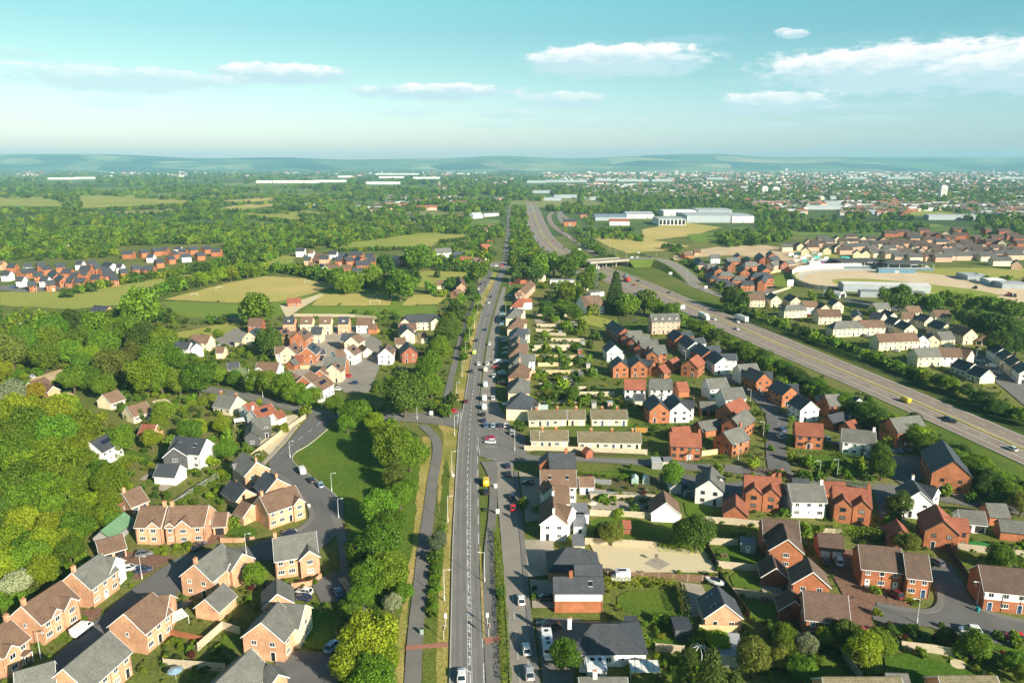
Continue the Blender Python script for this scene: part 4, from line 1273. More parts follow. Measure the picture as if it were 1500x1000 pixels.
TREES = []   # (base, radius, height, species, shape, zone)
def tree_px(x, y, rpx, sp, shape=None, zone=None, hf=None):
    c = P(x, y, 4)
    for _ in range(3):
        r = (1.02 if zone == 'tr' else 1.13) * rpx * depth((c.x, c.y, 3)) / F
        h = r * (hf or (2.05 if shape != 'tall' else 2.7)) if shape != 'cone' else r * 3.2
        c = P(x, y, h * .58)
    TREES.append((Vector((c.x, c.y, 0)), r, h, sp, shape or rnd.choice(['round', 'round', 'wide']), zone))

def make_tree(t, grp):
    p, r, h, sp, shape, zone = t
    far = depth(p) > 420
    big = 'broad' if r > 5.2 else 'small' if r < 3 else 'rounded'
    if shape == 'cone': big = 'conical'
    if shape == 'tall': big = 'tall'
    root = link('tree', None, loc=p, rz=rnd.uniform(0, 6.28))
    cm = rnd.choice(CM['low'] if far and shape not in ('cone',) else CM[shape])
    ch = h * (.47 if depth(p) < 420 else .5)
    o = link('crown', cm, root, (0, 0, h - ch * (1.0 if shape == 'cone' else 1.02)), scale=(r, r * rnd.uniform(.9, 1.1), ch if shape != 'tall' else ch * .85))
    o.material_slots[0].link = 'OBJECT'; o.material_slots[0].material = LEAF[sp]
    if depth(p) < 750: link('trunk', TM[rnd.randrange(3)], root, scale=(h * .8, h * .8, h * .85))
    thing('tree', 'tree', f'{LW[sp]} {big} tree', zone, obj=root, group=grp)

SHRUBS = []
def shrub_px(x, y, rpx, sp, zone=None):
    c = P(x, y, 1); r = rpx * depth((c.x, c.y, 1)) / F
    SHRUBS.append((Vector((c.x, c.y, 0)), r, sp, zone))
def make_shrub(s):
    p, r, sp, zone = s
    sc = (r, r * rnd.uniform(.8, 1.2), r * rnd.uniform(.8, 1.15))
    o = link('shrub', rnd.choice(CM['bush']), None, (p.x, p.y, sc[2] * .62), rnd.uniform(0, 6.28), sc)
    o.material_slots[0].link = 'OBJECT'; o.material_slots[0].material = LEAF[sp]
    thing('shrub', 'shrub', f"{LW[sp]} {'large' if r > 2.2 else 'small'} shrub", zone, obj=o, group='shrubs ' + (ZONES[zone][0] if zone else 'in the gardens'))

def hedge(px, h, w, sp, label, zone=None, q=.32):
    pts = [P(*p, h * .5) for p in px]; r = np.random.default_rng(len(px) * 7 + int(px[0][0])); V = []
    for a, b_ in zip(pts, pts[1:]):
        ln = (b_ - a).length; d = (b_ - a) / ln; n = Vector((-d.y, d.x, 0)); m = int(min(9000, ln * (2 * h + w) * 11 * (.32 / q) ** 2))
        for _ in range(m):
            s = r.uniform(0, ln); f = r.uniform(0, 2 * h + w); j = r.uniform(-.12, .12); lump = .12 * math.sin(s * 1.7) + .1 * math.sin(s * .6 + 2)
            if f < h: o, z = -w / 2 - j - lump, f
            elif f < h + w: o, z = f - h - w / 2, h + j + lump
            else: o, z = w / 2 + j + lump, f - h - w
            c = a + d * s + n * o; c.z = z
            nr = Vector(r.normal(size=3)); nr = (nr + (n * (1 if o > 0 else -1) if not h <= f < h + w else Vector((0, 0, 1))) * 1.2).normalized()
            t = nr.orthogonal().normalized(); t = Matrix.Rotation(r.uniform(0, 6.28), 3, nr) @ t; u = nr.cross(t); k = q * r.uniform(.6, 1.2)
            V += [c - t * k * .5, c - u * k * .4, c + t * k * .5, c + u * k * .4]
    me = bpy.data.meshes.new('hedge'); me.from_pydata([tuple(v) for v in V], [], [(i, i + 1, i + 2, i + 3) for i in range(0, len(V), 4)])
    me.materials.append(LEAF[sp]); o = link('hedge', me)
    c = sum(pts, Vector()) / len(pts); c.z = 0; me.transform(Matrix.Translation(-c)); o.location = c
    thing('hedge', 'hedge', label, zone, obj=o, group='hedges')

ZONES.update(
 tw=('in the village wood', 'the corner house', (160, 840)), tr=('along the cycle path', 'the red crossing', (620, 948)),
 tm=('beside the motorway', 'the bridge', (880, 385)), th=('beyond the motorway bank', 'the bridge', (880, 385)),
 tp=('around the sports pitches', 'the brick pavilion', (430, 440)), tg=('in the back gardens', 'the gravel yard', (950, 815)), tb=('between road and motorway', 'the bridge', (880, 385)),
 tv=('among the village gardens', 'the junction', (470, 610)), tf=('on the far side of the track', 'the track shed', (1290, 425)), tc=('around the brick close', 'the gravel yard', (950, 815)),
 ts=('along the estate street', 'the street corner', (1130, 680)), tl=('behind the striped field', 'the brick pavilion', (430, 440)))
SINGLE = dict(
 tr='600,660,26,m 585,720,22,m 530,870,20,m 620,655,12,m 592,572,34,d 628,532,21,m 642,508,20,m 655,482,20,d 668,452,17,d 632,562,18,m 660,468,14,m 520,600,24,m 508,618,14,m 548,616,16,y 576,650,33,m 562,632,20,m 598,640,15,d 578,692,22,b 598,712,17,m 557,742,30,m 572,762,24,m 556,790,36,m 528,806,24,m 566,832,34,m 540,842,30,m 592,866,16,m 574,880,15,w 540,930,46,y 515,968,38,y 560,960,30,y 545,990,36,m 641,790,16,s 636,808,13,s 637,838,10,m 640,858,9,m 662,578,12,m 652,594,13,m 700,432,7,m 690,462,8,m 686,482,9,m 682,502,9,m 679,518,8,m 702,446,8,d 734,864,9,s 640,595,9,m',
 tp='376,448,23,m 362,452,14,m 206,443,27,m 192,450,16,m 230,455,12,m 395,496,20,d 385,498,14,m 308,462,9,m 324,464,8,m 565,384,14,d 545,400,16,m 612,375,20,m 600,380,14,d 640,378,11,m 700,395,14,m 690,400,10,m 586,412,22,m 570,416,16,m 600,404,14,d 665,445,8,m 560,412,12,d 505,410,16,m 495,404,14,m 520,408,14,m 630,416,10,d 660,410,10,m 676,432,8,m 690,420,9,m 648,424,8,m 640,398,6,d',
 tw='118,508,29,m 60,505,32,m 150,500,24,m 162,532,26,b 214,545,26,y 236,552,20,y 185,480,22,m 210,490,22,d 240,496,18,m 290,548,24,m 318,546,14,m 262,556,18,m 15,512,26,b 30,486,18,m 4,540,15,l 78,478,20,m 100,466,16,d 140,470,18,m 250,520,20,m 228,520,22,m 190,520,22,b 120,545,28,m 150,562,18,m 70,616,42,y 20,608,40,d 120,622,26,y 147,605,9,g 176,640,20,m 205,602,10,d 60,690,44,y 130,690,36,y 20,716,40,m 95,740,38,m 150,738,28,y 30,780,38,y 78,784,34,y 112,770,24,m 10,575,24,w 22,850,20,w 60,830,22,y 100,800,20,m 5,650,40,m 100,660,30,m 160,700,24,y 165,760,14,m 90,590,22,l 50,570,14,g 0,760,36,d 5,820,24,y 45,650,34,m 90,705,30,b 45,810,26,m 120,650,22,y 35,730,30,b',
 tv='278,626,17,m 350,548,12,w 375,556,16,m 395,558,18,m 415,562,18,m 430,572,16,m 345,552,12,m 460,575,12,m 445,580,12,m 360,654,11,m 310,668,10,d 330,655,16,m 288,625,14,y 330,618,10,l 415,622,9,m 332,632,12,p 240,600,16,m 232,620,14,l 372,840,17,m 341,758,11,m 337,660,6,g 192,600,10,l 490,590,14,m 480,560,10,m 445,595,10,m 325,620,12,y 250,640,12,m 180,575,11,l 168,570,8,g 280,578,10,d 222,640,14,l',
 tg='783,868,6,b,tall 783,856,5,b,tall 1040,1012,40,c,cone 1000,1000,26,c,cone 1075,1020,26,c,cone 812,462,8,m 830,472,9,d 848,480,8,y 800,505,8,m 818,508,6,d 842,505,7,m 806,522,9,m 826,520,11,d 848,525,8,y 800,560,8,m 824,556,10,m 846,552,9,l 812,576,9,y 838,575,12,m 856,580,11,d 870,566,8,m 880,575,7,d 868,540,8,m 862,520,8,d 864,500,7,m 872,486,9,d 820,440,8,m 800,440,7,y 790,545,5,m 794,580,6,m 900,470,6,m 910,455,5,y 925,575,5,m 828,955,23,m 1105,955,24,b,tall 1053,935,18,l 1008,962,16,d 980,905,11,s 964,900,9,d 1020,775,28,d 1000,772,14,d 896,778,17,b 884,725,8,m 985,690,16,m,tall 955,632,5,m 760,614,10,m,tall 944,934,10,m 1020,935,12,m 1150,930,20,m 1180,940,16,s 1210,930,15,y 1240,925,22,d 1265,945,26,y 1290,940,20,m 1140,960,16,b 1175,975,20,m 1125,910,10,m 765,730,10,p 786,742,6,d 915,770,6,m 882,768,10,m 955,728,9,l 930,740,8,m 905,745,9,m 878,600,4,m',
 tb='830,388,16,m 845,376,14,m 812,382,16,m 790,386,16,m 770,384,14,d 760,395,14,d 782,396,14,d 866,398,12,m 858,410,14,m 902,424,16,d,cone 884,440,8,m 836,424,16,y 824,418,10,m 846,428,10,d 870,448,10,y 840,455,12,m 852,470,10,m 800,452,12,d 825,448,12,m 920,442,16,m 945,438,16,d 960,446,14,m 985,452,12,m 880,400,8,b',
 tf='1280,452,8,m 1220,430,7,m 1300,430,12,m 1320,432,18,d 1345,438,12,m 1370,440,13,m 1385,434,12,m 1400,440,14,m 1420,440,14,m 1440,444,14,m 1460,446,14,m 1480,450,14,m 1498,452,12,m 1430,470,18,d 1455,476,20,d 1480,478,20,d 1410,462,12,d 1445,458,10,m 1445,404,7,y 1190,428,8,m 1215,426,8,m 1465,500,18,d 1490,500,18,d 1100,432,10,d 1070,432,14,d 1085,440,12,d',
 tc='1330,792,17,b 1330,778,12,m 1468,812,18,m 1455,818,12,d 1500,795,12,s 1338,915,9,d 1286,892,7,m 1282,858,9,m 1312,935,9,d 1388,930,14,d 1430,940,22,m 1464,925,10,m 1490,965,16,m 1380,912,5,m 1490,930,12,m 1350,950,9,m 1284,776,12,y 1180,768,12,d 1200,770,9,m 1200,940,10,d 1400,945,11,d 1500,985,14,m',
 ts='1293,680,18,m 1292,660,14,d 1260,672,10,m 1220,676,12,m 1185,668,12,m 1163,664,9,m 1160,640,8,m 1105,672,10,d 1052,680,10,d 1178,690,12,m 1200,690,10,s 1318,735,18,d 1312,750,12,m 1388,712,11,d 1425,722,10,b 1446,730,10,d 1300,640,8,d 1130,652,6,m 1122,622,7,m 1004,600,8,d 1160,610,6,m 1280,618,6,m 1240,690,8,m 1270,690,9,m 1015,596,5,m 1300,758,9,d 925,680,4,d 1080,732,5,m 1150,745,8,y')
for z, s in SINGLE.items():
    for q in s.split():
        k = q.split(',')
        if z == 'tw' and float(k[2]) >= 28:
            for a in range(3): tree_px(float(k[0]) + float(k[2]) * .55 * math.cos(a * 2.1 + float(k[0])), float(k[1]) + float(k[2]) * .45 * math.sin(a * 2.1 + float(k[0])), float(k[2]) * rnd.uniform(.55, .72), rnd.choice(k[3] + k[3] + 'my'), None, z)
            continue
        tree_px(float(k[0]), float(k[1]), float(k[2]), k[3], k[4] if len(k) > 4 else None, z)
def row(px, step, rr, sps, zone, jit=3):
    for (x0, y0), (x1, y1) in zip(px, px[1:]):
        ln = math.hypot(x1 - x0, y1 - y0); s = 0
        while s < ln:
            f = s / ln; tree_px(x0 + (x1 - x0) * f + rnd.uniform(-jit, jit), y0 + (y1 - y0) * f + rnd.uniform(-jit, jit) * .6, rnd.uniform(*rr), rnd.choice(sps), None, zone, 1.7); s += step * rnd.uniform(.8, 1.2)
row([(1000,462),(1040,484),(1085,508)], 15, (10, 14), 'mmd', 'tm'); row([(1085,508),(1130,530),(1180,556),(1235,588)], 18, (13, 18), 'mmmdb', 'tm'); row([(1235,588),(1290,612),(1340,638),(1400,672)], 22, (15, 20), 'mmmd', 'tm'); row([(1400,672),(1450,704),(1510,745)], 26, (18, 24), 'mdmb', 'tm')
row([(1215,580),(1280,604),(1340,630),(1420,672),(1510,722)], 19, (13, 18), 'mmdy', 'tm', 6); row([(1090,515),(1150,548),(1215,584)], 15, (10, 13), 'mmd', 'tm', 4)
row([(1130,545),(1180,572)], 16, (9, 12), 'mdb', 'tm'); row([(1340,612),(1360,640),(1400,690),(1470,732)], 24, (10, 16), 'md', 'tm')
row([(1070,448),(1120,460),(1180,482),(1240,504),(1300,526),(1350,545)], 13, (8, 11), 'mmd', 'th'); row([(1350,545),(1400,562),(1450,586),(1510,610)], 16, (11, 15), 'mdd', 'th')
if 1: row([(205,428),(262,412),(322,399),(380,391)], 8, (9, 13), 'mmy', 'tl'); row([(425,388),(470,397),(505,404)], 8, (9, 12), 'mmd', 'tl'); row([(330,392),(380,386),(425,392)], 12, (8, 11), 'mmd', 'tl')
row([(100,424),(150,412),(200,402),(255,396),(310,388)], 12, (7, 10), 'mmyd', 'tl')
row([(530,408),(560,412)], 11, (9, 12), 'mmd', 'tl'); row([(330,380),(300,386)], 12, (8, 10), 'mmd', 'tl')
for hl in ([(0,304),(90,304),(115,306)],[(112,283),(112,306)],[(120,306),(200,303),(280,298),(300,290)],[(200,286),(300,289)],[(310,306),(420,309)],[(318,298),(410,294)],[(340,313),(430,323),(480,312)],[(560,308),(670,300)],[(440,312),(560,318),(660,322)],[(480,366),(555,362),(632,363)],[(520,350),(620,336)],[(645,352),(690,347)]):
    row(hl, 6, (3.0, 4.6), 'mmd', 'tp', 1)
row([(420,566),(455,580)], 12, (9, 11), 'mmd', 'tv'); row([(250,462),(180,462),(120,462),(60,470)], 15, (9, 13), 'mmdy', 'tw')

AREAS = [   # distant woodland, pixel outline, mean spacing (px) and crown radius (m) range
 ([(744,300),(776,300),(792,352),(830,380),(742,386)], 7, (4, 6)), ([(800,360),(870,390),(800,398),(752,396)], 9, (4, 6)),
 ([(-20,330),(330,332),(330,352),(0,362)], 8, (5, 7)), ([(-20,356),(190,345),(190,366),(90,384),(0,392)], 9, (4, 7)),
 ([(190,345),(330,338),(440,345),(560,335),(620,330),(700,338),(690,345),(560,344),(478,362),(440,366),(400,378),(340,385),(330,366),(190,362)], 9, (5, 7)),
 ([(-20,300),(330,306),(700,310),(740,312),(740,345),(700,345),(560,336),(440,345),(330,338),(-20,340)], 8, (4.5, 7)),
 ([(-20,262),(330,268),(700,282),(745,290),(742,312),(330,306),(-20,304)], 5.5, (6, 10)),
 ([(-20,248),(750,250),(748,290),(330,270),(-20,264)], 4.2, (9, 16)),
 ([(750,252),(1520,252),(1520,300),(750,292)], 6, (7, 11)), ([(780,290),(1520,296),(1520,322),(1100,318),(960,312),(780,306)], 8, (6, 8)),
 ([(790,294),(960,300),(960,310),(840,312),(795,306)], 6, (5, 7)),
 ([(1060,326),(1160,320),(1330,326),(1520,322),(1520,345),(1480,336),(1300,336),(1200,342),(1140,352),(1070,362),(1040,340)], 8, (5, 7)),
 ([(820,330),(900,335),(1000,362),(980,372),(920,372),(900,380),(840,352)], 7, (3.5, 5)), ([(850,318),(930,322),(1000,330),(930,336),(880,338)], 7, (3.5, 5)),
 ([(1000,372),(960,384),(1030,414),(1100,438),(1110,432),(1040,402)], 7, (2.5, 3.5)), ([(430,385),(560,388),(560,396),(480,396)], 9, (4, 5)),
 ([(640,345),(720,345),(728,380),(700,395),(610,388),(630,365)], 10, (4, 6)), ([(1290,336),(1520,340),(1520,372),(1290,350)], 14, (3, 5)),
 ([(1420,400),(1520,398),(1520,412),(1440,408)], 9, (3, 4)), ([(0,400),(90,402),(130,416),(60,424),(0,420)], 12, (3, 5)), ([(20,440),(170,446),(180,470),(20,480)], 13, (4, 6)),
]
FARSH = [(70, 108, 263, 90), (108, 140, 262, 60), (375, 398, 268, 80), (400, 465, 268, 120), (460, 508, 267, 100), (535, 572, 270, 80), (572, 586, 270, 60), (550, 612, 256, 200), (555, 590, 261, 120), (605, 645, 262, 160), (495, 513, 260, 90), (772, 800, 268, 140), (800, 860, 267, 160), (872, 905, 265, 120), (905, 950, 266, 140), (955, 985, 266, 120), (780, 808, 283, 60), (812, 845, 290, 70), (796, 822, 294, 50), (855, 880, 293, 60), (1035, 1060, 263, 160), (1040, 1058, 246, 200), (1300, 1340, 262, 120), (1240, 1270, 262, 120), (900, 930, 238, 300),
 (1180, 1235, 307, 30), (1208, 1232, 300, 40), (1360, 1430, 322, 30), (1200, 1225, 292, 40), (1270, 1290, 315, 30), (445, 466, 305, 40), (1465, 1500, 262, 120)]
KEEP_OFF = [px for m, px in FIELDS if m in ('tan', 'field', 'sand')] + [
 [(965,308),(1110,306),(1108,332),(962,332)], [(868,310),(962,310),(962,326),(868,326)], [(770,296),(795,296),(880,384),(905,400),(880,404),(800,385),(772,330)],
 [(812,308),(830,306),(852,350),(900,384),(880,388),(835,345)], [(738,300),(750,300),(748,392),(733,392)], [(1160,335),(1500,345),(1500,392),(1150,372)], [(-10,376),(230,376),(230,412),(-10,425)], [(172,356),(330,352),(330,374),(172,378)],
 [(428,358),(600,362),(560,396),(430,392)], [(690,308),(735,308),(735,325),(690,325)], [(940,376),(1010,385),(1110,446),(1090,440),(1000,412)]]
def lower(poly, m_=11):
    # trees just this side of a field would hide it: keep them a tree's height further off
    cy = sum(p[1] for p in poly) / len(poly)
    return [(x, y + m_ * F / depth(P(x, y)) if y > cy else y) for x, y in poly]
KEEP_OFF = [lower(k, 9) if sum(p[1] for p in k) / len(k) < 440 else k for k in KEEP_OFF]
KEEP_OFF += [lower([(x0 - 2, y - 2), (x1 + 2, y - 2), (x1 + 2, y + 1.2), (x0 - 2, y + 1.2)], 15) for x0, x1, y, d_ in FARSH]
wood_pts = []
def open_land(x, y):
    # the countryside to the west is banded: woods, then fields
    return math.sin(x * .012 + y * .33 + 1) + math.sin(x * .027 - y * .21 + 2) + .8 * math.sin(x * .051 + y * .55) < -.35
for poly, sp, rr in AREAS:
    x0, x1 = min(p[0] for p in poly), max(p[0] for p in poly); y0, y1 = min(p[1] for p in poly), max(p[1] for p in poly)
    y = y0
    while y < y1:
        x = x0 + rnd.uniform(0, sp)
        while x < x1:
            jx, jy = x + rnd.uniform(-.5, .5) * sp, y + rnd.uniform(-.5, .5) * sp * .4
            if jx < 745 and jy < 334 and open_land(jx, jy) and rnd.random() < .93: x += sp; continue
            if inside(jx, jy, poly) and not any(inside(jx, jy, k) for k in KEEP_OFF):
                p = P(jx, jy, 4)
                if p.y < 8900: wood_pts.append((p.x, p.y, rnd.uniform(*rr) * (1.15 if rnd.random() < .2 else 1)))
            x += sp
        y += sp * (.42 if y0 > 300 else .3)

TREES.sort(key=lambda t: -t[1] / depth(t[0]))
GN = dict(tw='trees in the wood beside the village gardens', tr='trees along the cycle path', tm='trees beside the motorway', th='trees in the hedgerow across the motorway', tp='trees around the sports pitches')
for t in TREES[:298]: make_tree(t, GN.get(t[5], 'trees in the gardens'))
for t in TREES[298:]: wood_pts.append((t[0].x, t[0].y, t[1]))

def scatter(name, pts, sources, mats, hz=(.8, 1.15), zoff=.62):
    """ONE object whose instances are counted together (far woods, ground cover)"""
    me = bpy.data.meshes.new(name); me.from_pydata([(x, y, 0) for x, y, r in pts], [], [])
    a = me.attributes.new('rad', 'FLOAT', 'POINT'); a.data.foreach_set('value', [r for *_, r in pts])
    o = link(name, me)
    ng = bpy.data.node_groups.new(name, 'GeometryNodeTree')
    ng.interface.new_socket('Geometry', in_out='INPUT', socket_type='NodeSocketGeometry'); ng.interface.new_socket('Geometry', in_out='OUTPUT', socket_type='NodeSocketGeometry')
    N, Lk = ng.nodes, ng.links
    gi, go = N.new('NodeGroupInput'), N.new('NodeGroupOutput')
    gi2 = N.new('GeometryNodeJoinGeometry')
    for s, m in zip(sources, mats):
        me2 = s.copy(); me2.materials.clear(); me2.materials.append(m)
        so = bpy.data.objects.new('leaf_clump', me2)
        oi = N.new('GeometryNodeObjectInfo'); oi.inputs['Object'].default_value = so; oi.inputs['As Instance'].default_value = True
        Lk.new(oi.outputs['Geometry'], gi2.inputs[0])
    ip = N.new('GeometryNodeInstanceOnPoints'); Lk.new(gi.outputs[0], ip.inputs['Points']); Lk.new(gi2.outputs[0], ip.inputs['Instance'])
    ip.inputs['Pick Instance'].default_value = True
    ri = N.new('FunctionNodeRandomValue'); ri.data_type = 'INT'; ri.inputs['Min'].default_value = 0; ri.inputs['Max'].default_value = len(sources) - 1
    Lk.new(ri.outputs['Value'] if ri.outputs['Value'].enabled else [q for q in ri.outputs if q.enabled][0], ip.inputs['Instance Index'])
    for q in ri.inputs:
        if q.enabled and q.name == 'Max': q.default_value = len(sources) - 1
        if q.enabled and q.name == 'Min': q.default_value = 0
    rr = N.new('FunctionNodeRandomValue'); rr.data_type = 'FLOAT_VECTOR'
    rr.inputs[0].default_value = (0, 0, 0); rr.inputs[1].default_value = (0, 0, 6.28); Lk.new(rr.outputs[0], ip.inputs['Rotation'])
    na = N.new('GeometryNodeInputNamedAttribute'); na.data_type = 'FLOAT'; na.inputs['Name'].default_value = 'rad'
    rs = N.new('FunctionNodeRandomValue'); rs.data_type = 'FLOAT_VECTOR'; rs.inputs[0].default_value = (.9, .9, hz[0]); rs.inputs[1].default_value = (1.1, 1.1, hz[1]); rs.inputs['Seed'].default_value = 5
    mul = N.new('ShaderNodeVectorMath'); mul.operation = 'SCALE'; Lk.new(rs.outputs[0], mul.inputs[0]); Lk.new(na.outputs['Attribute'], mul.inputs['Scale']); Lk.new(mul.outputs[0], ip.inputs['Scale'])
    sp_ = N.new('GeometryNodeSetPosition'); cz = N.new('ShaderNodeCombineXYZ'); mz = N.new('ShaderNodeMath'); mz.operation = 'MULTIPLY'; mz.inputs[1].default_value = zoff
    Lk.new(na.outputs['Attribute'], mz.inputs[0]); Lk.new(mz.outputs[0], cz.inputs['Z']); Lk.new(gi.outputs[0], sp_.inputs['Geometry']); Lk.new(cz.outputs[0], sp_.inputs['Offset'])
    Lk.new(sp_.outputs[0], ip.inputs['Points']); Lk.new(ip.outputs[0], go.inputs[0])
    o.modifiers.new('scatter', 'NODES').node_group = ng
    kind(o, 'stuff'); o['label'] = 'far woods and hedgerow trees reading as one green mass' if 'wood' in name else 'low mixed ground cover between the gardens'
    return o
FARLEAF = [crown_mesh('far', 80 + i, 14, 420, .3, 'round') for i in range(4)]
scatter('woodland', wood_pts, FARLEAF + FARLEAF[:3], [LEAF[k] for k in 'mdmymmd'])

# ---- garden shrubs
SHR = [   # zone, pixel outline, how many, radius px range, kinds
 ('tg', [(784,452),(850,458),(860,520),(855,560),(845,592),(785,595),(778,540),(786,490)], 74, (3, 7), 'mmmdylbs'),
 ('tg', [(850,690),(985,696),(985,740),(866,752)], 40, (3, 6), 'mmdlyrs'), ('tg', [(862,590),(950,560),(950,596),(900,598)], 16, (3, 6), 'mdyb'),
 ('tg', [(1090,905),(1240,900),(1250,960),(1150,990)], 26, (5, 10), 'mmdby'), ('tg', [(930,935),(1060,905),(1075,990),(900,985)], 26, (4, 9), 'mmdly'),
 ('tg', [(784,410),(860,420),(850,452),(782,450)], 22, (3, 6), 'mdyb'), ('tv', [(230,575),(320,585),(330,650),(260,640)], 26, (4, 8), 'mmdyl'), ('tv', [(300,690),(350,680),(380,720),(320,750)], 14, (4, 7), 'mmdy'),
 ('tv', [(130,560),(230,575),(240,610),(170,600)], 14, (4, 8), 'mldy'), ('tv', [(300,480),(420,500),(420,540),(310,540)], 26, (4, 7), 'mmdy'), ('tv', [(250,930),(340,890),(400,900),(340,980),(260,990)], 18, (4, 8), 'mmdr'),
 ('tv', [(330,860),(470,845),(460,870),(340,890)], 10, (4, 7), 'mdsr'), ('tv', [(200,800),(290,796),(275,806),(205,812)], 10, (4, 7), 'ml'), ('tr', [(640,800),(648,800),(636,900),(624,900)], 8, (5, 8), 'm'),
 ('ts', [(1165,660),(1300,672),(1300,694),(1190,684)], 22, (3, 5), 'mmmdbs'), ('ts', [(990,560),(1120,590),(1110,640),(1000,620)], 18, (3, 5), 'mdb'), ('ts', [(1090,690),(1160,690),(1170,705),(1100,700)], 10, (4, 6), 'mrd'),
 ('tm', [(1000,490),(1060,500),(1180,575),(1280,625),(1290,650),(1150,590)], 24, (4, 7), 'mdb'), ('tc', [(1290,905),(1400,925),(1500,960),(1500,990),(1380,950),(1280,930)], 26, (4, 8), 'mmdr'), ('tc', [(1340,800),(1500,815),(1500,830),(1430,812)], 10, (4, 7), 'mdl'),
 ('tf', [(1100,445),(1220,460),(1420,505),(1440,560),(1380,540),(1200,480)], 22, (3, 5), 'md'), ('tp', [(470,455),(590,458),(590,470),(560,466)], 12, (3, 6), 'md'), ('tr', [(740,800),(741,805),(738,790)], 0, (3, 4), 'm')]
for z, poly, n, rr, ks in SHR:
    x0, x1 = min(p[0] for p in poly), max(p[0] for p in poly); y0, y1 = min(p[1] for p in poly), max(p[1] for p in poly); i = 0; tries = 0
    while i < n and tries < 4000:
        tries += 1; x, y = rnd.uniform(x0, x1), rnd.uniform(y0, y1)
        if not inside(x, y, poly): continue
        p = P(x, y, .5)
        if any(abs((Matrix.Rotation(-h.rotation_euler.z, 3, 'Z') @ (p - h.location)).x) < L_ / 2 + .6 and abs((Matrix.Rotation(-h.rotation_euler.z, 3, 'Z') @ (p - h.location)).y) < D_ / 2 + .6 for h, L_, D_ in HOUSES if (h.location - p).length < 25): continue
        shrub_px(x, y, rnd.uniform(*rr), rnd.choice(ks), z); i += 1
SHRUBS.sort(key=lambda s: -s[1] / depth(s[0]))
for s in SHRUBS[:290]: make_shrub(s)
cover = [(s[0].x, s[0].y, s[1]) for s in SHRUBS[290:]]
for poly, n, rr in [([(-10,455),(260,455),(330,560),(240,585),(130,560),(-10,590)], 700, (1.2, 3)), ([(-10,560),(110,600),(200,640),(180,780),(100,860),(-10,900)], 600, (1.2, 2.6)), ([(782,452),(858,455),(862,600),(785,600)], 260, (.5, 1.1)),
  ([(884,460),(1000,470),(1120,560),(1290,650),(1290,712),(1000,700),(880,600)], 900, (.4, 1.1)), ([(850,690),(1500,700),(1500,1000),(900,1000)], 1100, (.3, .9)), ([(1000,480),(1090,505),(1290,620),(1500,740),(1500,700),(1290,590),(1100,500)], 500, (1, 2)),
  ([(200,570),(470,590),(330,760),(200,790),(170,700)], 520, (.5, 1.6)), ([(250,470),(560,470),(600,580),(420,570),(300,560)], 500, (.5, 1.5)), ([(60,780),(480,760),(480,1000),(0,1000)], 360, (.3, .8)), ([(500,600),(600,600),(590,800),(565,1000),(500,1000)], 420, (.6, 1.8)),
  ([(1060,440),(1500,440),(1500,620),(1420,570),(1200,490)], 700, (.5, 1.3)), ([(560,450),(690,440),(660,600),(560,600)], 360, (.6, 1.8)), ([(760,400),(880,400),(880,460),(780,460)], 260, (.6, 1.5)), ([(100,420),(560,380),(700,440),(660,470),(240,470)], 300, (.6, 1.6))]:
    x0, x1 = min(p[0] for p in poly), max(p[0] for p in poly); y0, y1 = min(p[1] for p in poly), max(p[1] for p in poly)
    for _ in range(n):
        x, y = rnd.uniform(x0, x1), rnd.uniform(y0, y1)
        if not inside(x, y, poly): continue
        p = P(x, y); r = rnd.uniform(*rr)
        if any(a - r < p.x < b_ + r and c < p.y < d and inside(p.x, p.y, q) for q, a, b_, c, d in PAVED) or any(inside(x, y, q) for m_, q in FIELDS if m_ not in ('dark', 'dark_shade')) or any(inside(x, y, q) for q in LAWNS): continue
        if any((h.location - p).length < max(L_, D_) * .62 + r for h, L_, D_ in HOUSES): continue
        cover.append((p.x, p.y, r))
scatter('undergrowth', cover, CM['bush'], [LEAF[k] for k in 'mdymb'])

